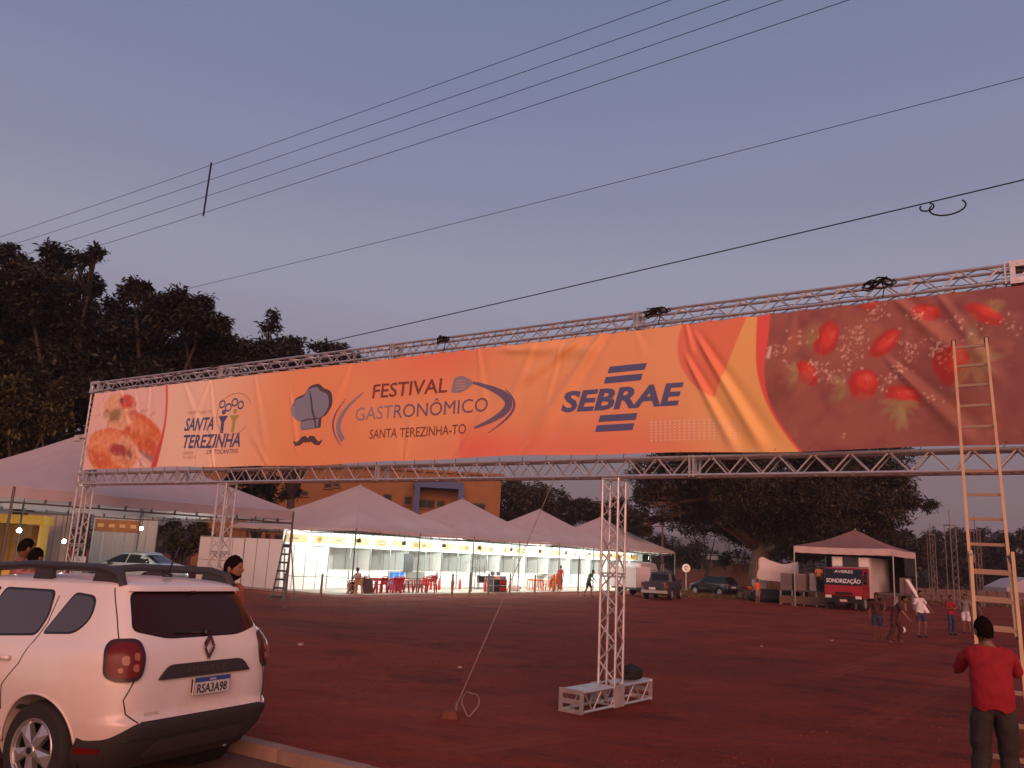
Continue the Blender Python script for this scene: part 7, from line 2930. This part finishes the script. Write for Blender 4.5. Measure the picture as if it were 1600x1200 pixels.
# roadside shed with a pale awning, fence and sign
q0, q1 = D(1107, 860, 88), D(1167, 860, 88)
t = thing('shed', 'low brown shed with a pale awning edge left of the mango trunk', 'shed', (q0[0], q0[1], 0), 0)
w = q1[0] - q0[0]
MB().box((w / 2, 2, 1.3), (w, 3, 2.6)).build('wall', mat('shed_wall', (.22, .085, .05), .8, var=.2, scale=1.5), t)
MB().box((w / 2, -.2, 3.2), (w + .3, .08, .55)).build('awning_edge', mat('awning_pale', (.72, .52, .47), .6), t)
MB().bar((-.2, 1.2, 3.35), (w + .2, 1.2, 3.35), 2.9, .08).build('roof', mat('shed_roof', (.10, .05, .045), .8), t)
for x in (.3, w * .35, w * .8):
    MB().box((x, -.1, 1.45), (.12, .12, 2.9)).build('post', M_conc, t)
fx0, fx1 = D(1060, 900, 86), D(1260, 900, 86)
t = thing('board_fence', 'long low reddish board fence behind the parked black hatchback', 'fence', (fx0[0], fx0[1] + 1.2, 0), 0)
nb = 60
bme = MB().box((0, 0, .95), ((fx1[0] - fx0[0]) / nb - .03, .03, 1.9)).mesh('board', mat('fence_board', (.21, .075, .045), .85, var=.2, scale=3))
for k in range(nb):
    put('board', bme, t, ((fx1[0] - fx0[0]) * (k + .5) / nb, random.uniform(-.01, .01), random.uniform(-.05, .03)))
MB().bar((0, .04, .5), (fx1[0] - fx0[0], .04, .5), .05, .09).bar((0, .04, 1.5), (fx1[0] - fx0[0], .04, 1.5), .05, .09).build('rail', M_wood, t)
q = D(1072, 895, 74)
t = thing('road_sign', 'small round-faced white sign on a post right of the pickup', 'sign', (q[0], q[1], 0), 0)
MB().box((0, 0, 1.1), (.07, .07, 2.2)).build('post', M_steel, t)
dsk = MB().lathe([(.36, -.01), (.36, .01), (0, .01)], 24).build('face', mat('sign_white', (.75, .66, .64), .5), t, (0, -.05, 2.0))
dsk.rotation_euler = (R_(90), 0, 0)
cm = MB()
a = np.linspace(.6, 5.2, 20)
cm.tube([(.14 * math.cos(k), -.08, 2.02 + .16 * math.sin(k)) for k in a], .035, 5)
cm.build('sign_mark', M_black, t, smooth='all')

# low white guard rail and small sheds at the far right
q0, q1 = D(1420, 905, 78), D(1640, 905, 80)
t = thing('low_wall', 'low pale stone wall along the far right of the lot', 'wall', (q0[0], q0[1], 0), math.atan2(q1[1] - q0[1], q1[0] - q0[0]))
L = math.hypot(q1[0] - q0[0], q1[1] - q0[1])
ms_ = [MB().prism(rpoly([(-.5, 0), (.5, .02), (.48, .55), (-.46, .58)], .06), -.15, .15).mesh('stone', mat('wall_stone', (.12, .075, .065), .9, var=.25)) for _ in range(2)]
for k in range(int(L / 1.04)):
    for j in range(2):
        put('stone', ms_[(k + j) % 2], t, (.5 + k * 1.04 + (.5 if j else 0), random.uniform(-.03, .03), .6 * j))
q = D(1592, 905, 84)
t = thing('white_tent_far', 'grey-white tarpaulin shelter at the right edge behind the ladder', 'shelter', (q[0], q[1], 0), .2)
MB().prism([(-1.5, 0), (2.5, 0), (2.5, 2.6), (.6, 2.4), (-1.5, 1.5)], 0, 3).build('cover', mat('tarp_grey', (.36, .33, .36), .7), t)
MB().box((-1.0, -.1, .9), (.12, .12, 1.8)).build('post', M_conc, t)

# lattice masts
M_mast = mat('mast_metal', (.22, .17, .16), .6, .3)
for i, (px, pt, pb, Y, lab) in enumerate(((1456, 822, 916, 82, 'leftmost of the three slim lattice masts right of the canopy'), (1487, 803, 937, 62, 'middle one of the three slim lattice masts, tallest'), (1526, 812, 925, 70, 'rightmost of the three slim lattice masts, behind the ladder'))):
    a = D(px, 870, Y)
    top = D(px, pt, Y)[2]
    t = thing('lattice_mast', lab, 'mast', (a[0], a[1], 0), .3 * i, 'slim lattice masts')
    w = .26
    mb = MB()
    cs = [(-w, -w), (w, -w), (w, w), (-w, w)]
    for (x, y) in cs:
        mb.tube([(x, y, 0), (x, y, top - .8)], .03, 6)
    mb.build('chords', M_mast, t, smooth=True)
    n = int((top - .8) / .5)
    for k in range(n):
        for q in range(4):
            c0, c1 = cs[q], cs[(q + 1) % 4]
            if k % 2:
                c0, c1 = c1, c0
            if q < 2:
                strut('brace', (*c0, k * .5), (*c1, k * .5 + .5), .016, M_mast, t, 6)
    MB().tube([(0, 0, top - .9), (0, 0, top + .3)], .04, 6).box((0, 0, top - .85), (.6, .6, .06)).build('mast_head', M_mast, t, smooth=True)

# far utility pole under the hills
q = D(1035, 870, 96)
t = thing('utility_pole', 'thin far utility pole with a crossarm under the hills', 'utility pole', (q[0], q[1], 0), 0)
top = D(1035, 816, 96)[2]
MB().tube([(0, 0, 0), (0, 0, top)], [.16, .11], 8).build('pole', M_conc, t, smooth=True)
MB().box((0, 0, top - .5), (1.8, .1, .1)).build('crossarm', M_wood, t)
MB().box((0, -.05, 1.2), (.34, .06, 2.0)).build('white_band', M_panel, t)

# ================================================================== OVERHEAD WIRES
ND = 6.2


def on_nd(px, py):
    d = ray(px, py)
    return C0 + d * (ND / (d @ GN))


wires = []
for i, (a, b, lab, rr_) in enumerate((((330, 258), (1048, 0), 'topmost of the four power wires carrying the short spacer bar', .0033), ((328, 281), (1138, 0), 'second power wire from the top of the spacer bar', .0033), ((325, 306), (1222, 0), 'third power wire from the top of the spacer bar', .0033),
                                        ((320, 332), (1326, 0), 'lowest of the four power wires carrying the short spacer bar', .0033), ((310, 447), (1600, 121), 'thin single wire crossing the sky between the power wires and the thick cable', .0028), ((545, 527), (1600, 281), 'thick black cable just above the truss gate, with a hanging loop', .0052))):
    P, Q = on_nd(*a), on_nd(*b)
    d = (Q - P) / np.linalg.norm(Q - P)
    s0 = (P - Q) @ GU
    pts = []
    L = np.linalg.norm(Q - P)
    for t_ in np.linspace(-24, L + 14, 40):
        pts.append(P + d * t_ + np.array([0, 0, .0011 * (t_ * (t_ - L))]))
    wires.append(pts)
    tag(MB().tube(pts, rr_, 5).build('power_wire' if i < 4 else 'cable', M_wire, smooth='all'), lab, 'wire', 'overhead wires')
P, Q = on_nd(330, 256), on_nd(318, 335)
tag(MB().tube([P + [0, 0, .02], Q - [0, 0, .02]], .012, 6).build('spacer_bar', M_wire, smooth=True), 'short upright spacer bar clipped on the four power wires', 'spacer')
c = on_nd(1470, 317)
pts = [c + GU * (.115 * math.cos(a) + .04) + np.array([0, 0, -.03 + .06 * math.sin(a) - .01]) for a in np.linspace(2.6, 6.9, 18)]
cl_ = thing('cable_loop', 'slack loop hanging from the thick black cable at the upper right', 'cable loop', (0, 0, 0))
MB().tube(pts, .006, 5).build('loop', M_wire, cl_, smooth='all')
pts = [c + GU * (-.09 + .045 * math.cos(a)) + np.array([0, 0, -.015 + .03 * math.sin(a)]) for a in np.linspace(2.6, 7.4, 14)]
MB().tube(pts, .006, 5).build('small_loop', M_wire, cl_, smooth='all')
for i, k in enumerate((0, -1)):
    pp = np.array([w[k] for w in wires])
    x, y = pp[:, 0].mean(), pp[:, 1].mean()
    t = thing('utility_pole', ['concrete utility pole carrying the wires, off to the left', 'concrete utility pole carrying the wires, off to the right'][i], 'utility pole', (x, y + .15, 0), GRZ)
    MB().tube([(0, 0, -.3), (0, 0, pp[:, 2].max() + .4)], [.19, .12], 10).build('pole', M_conc, t, smooth=True)
    MB().box((0, -.12, pp[:4, 2].mean()), (.08, .1, 1.2)).build('insulator_rack', M_dark_steel, t)

# ================================================================== AIR
hz = MB().box((0, 900, 69), (5200, 3000, 142)).build('haze', bpy.data.materials.new('dusk_air'), kind='stuff')
hm = bpy.data.materials['dusk_air']
hm.use_nodes = True
hm.node_tree.nodes.clear()
ho = hm.node_tree.nodes.new('ShaderNodeOutputMaterial')
hv = hm.node_tree.nodes.new('ShaderNodeVolumePrincipled')
hv.inputs['Color'].default_value = (.86, .80, .84, 1)
hv.inputs['Density'].default_value = .0005
hv.inputs['Anisotropy'].default_value = .2
hm.node_tree.links.new(hv.outputs[0], ho.inputs['Volume'])
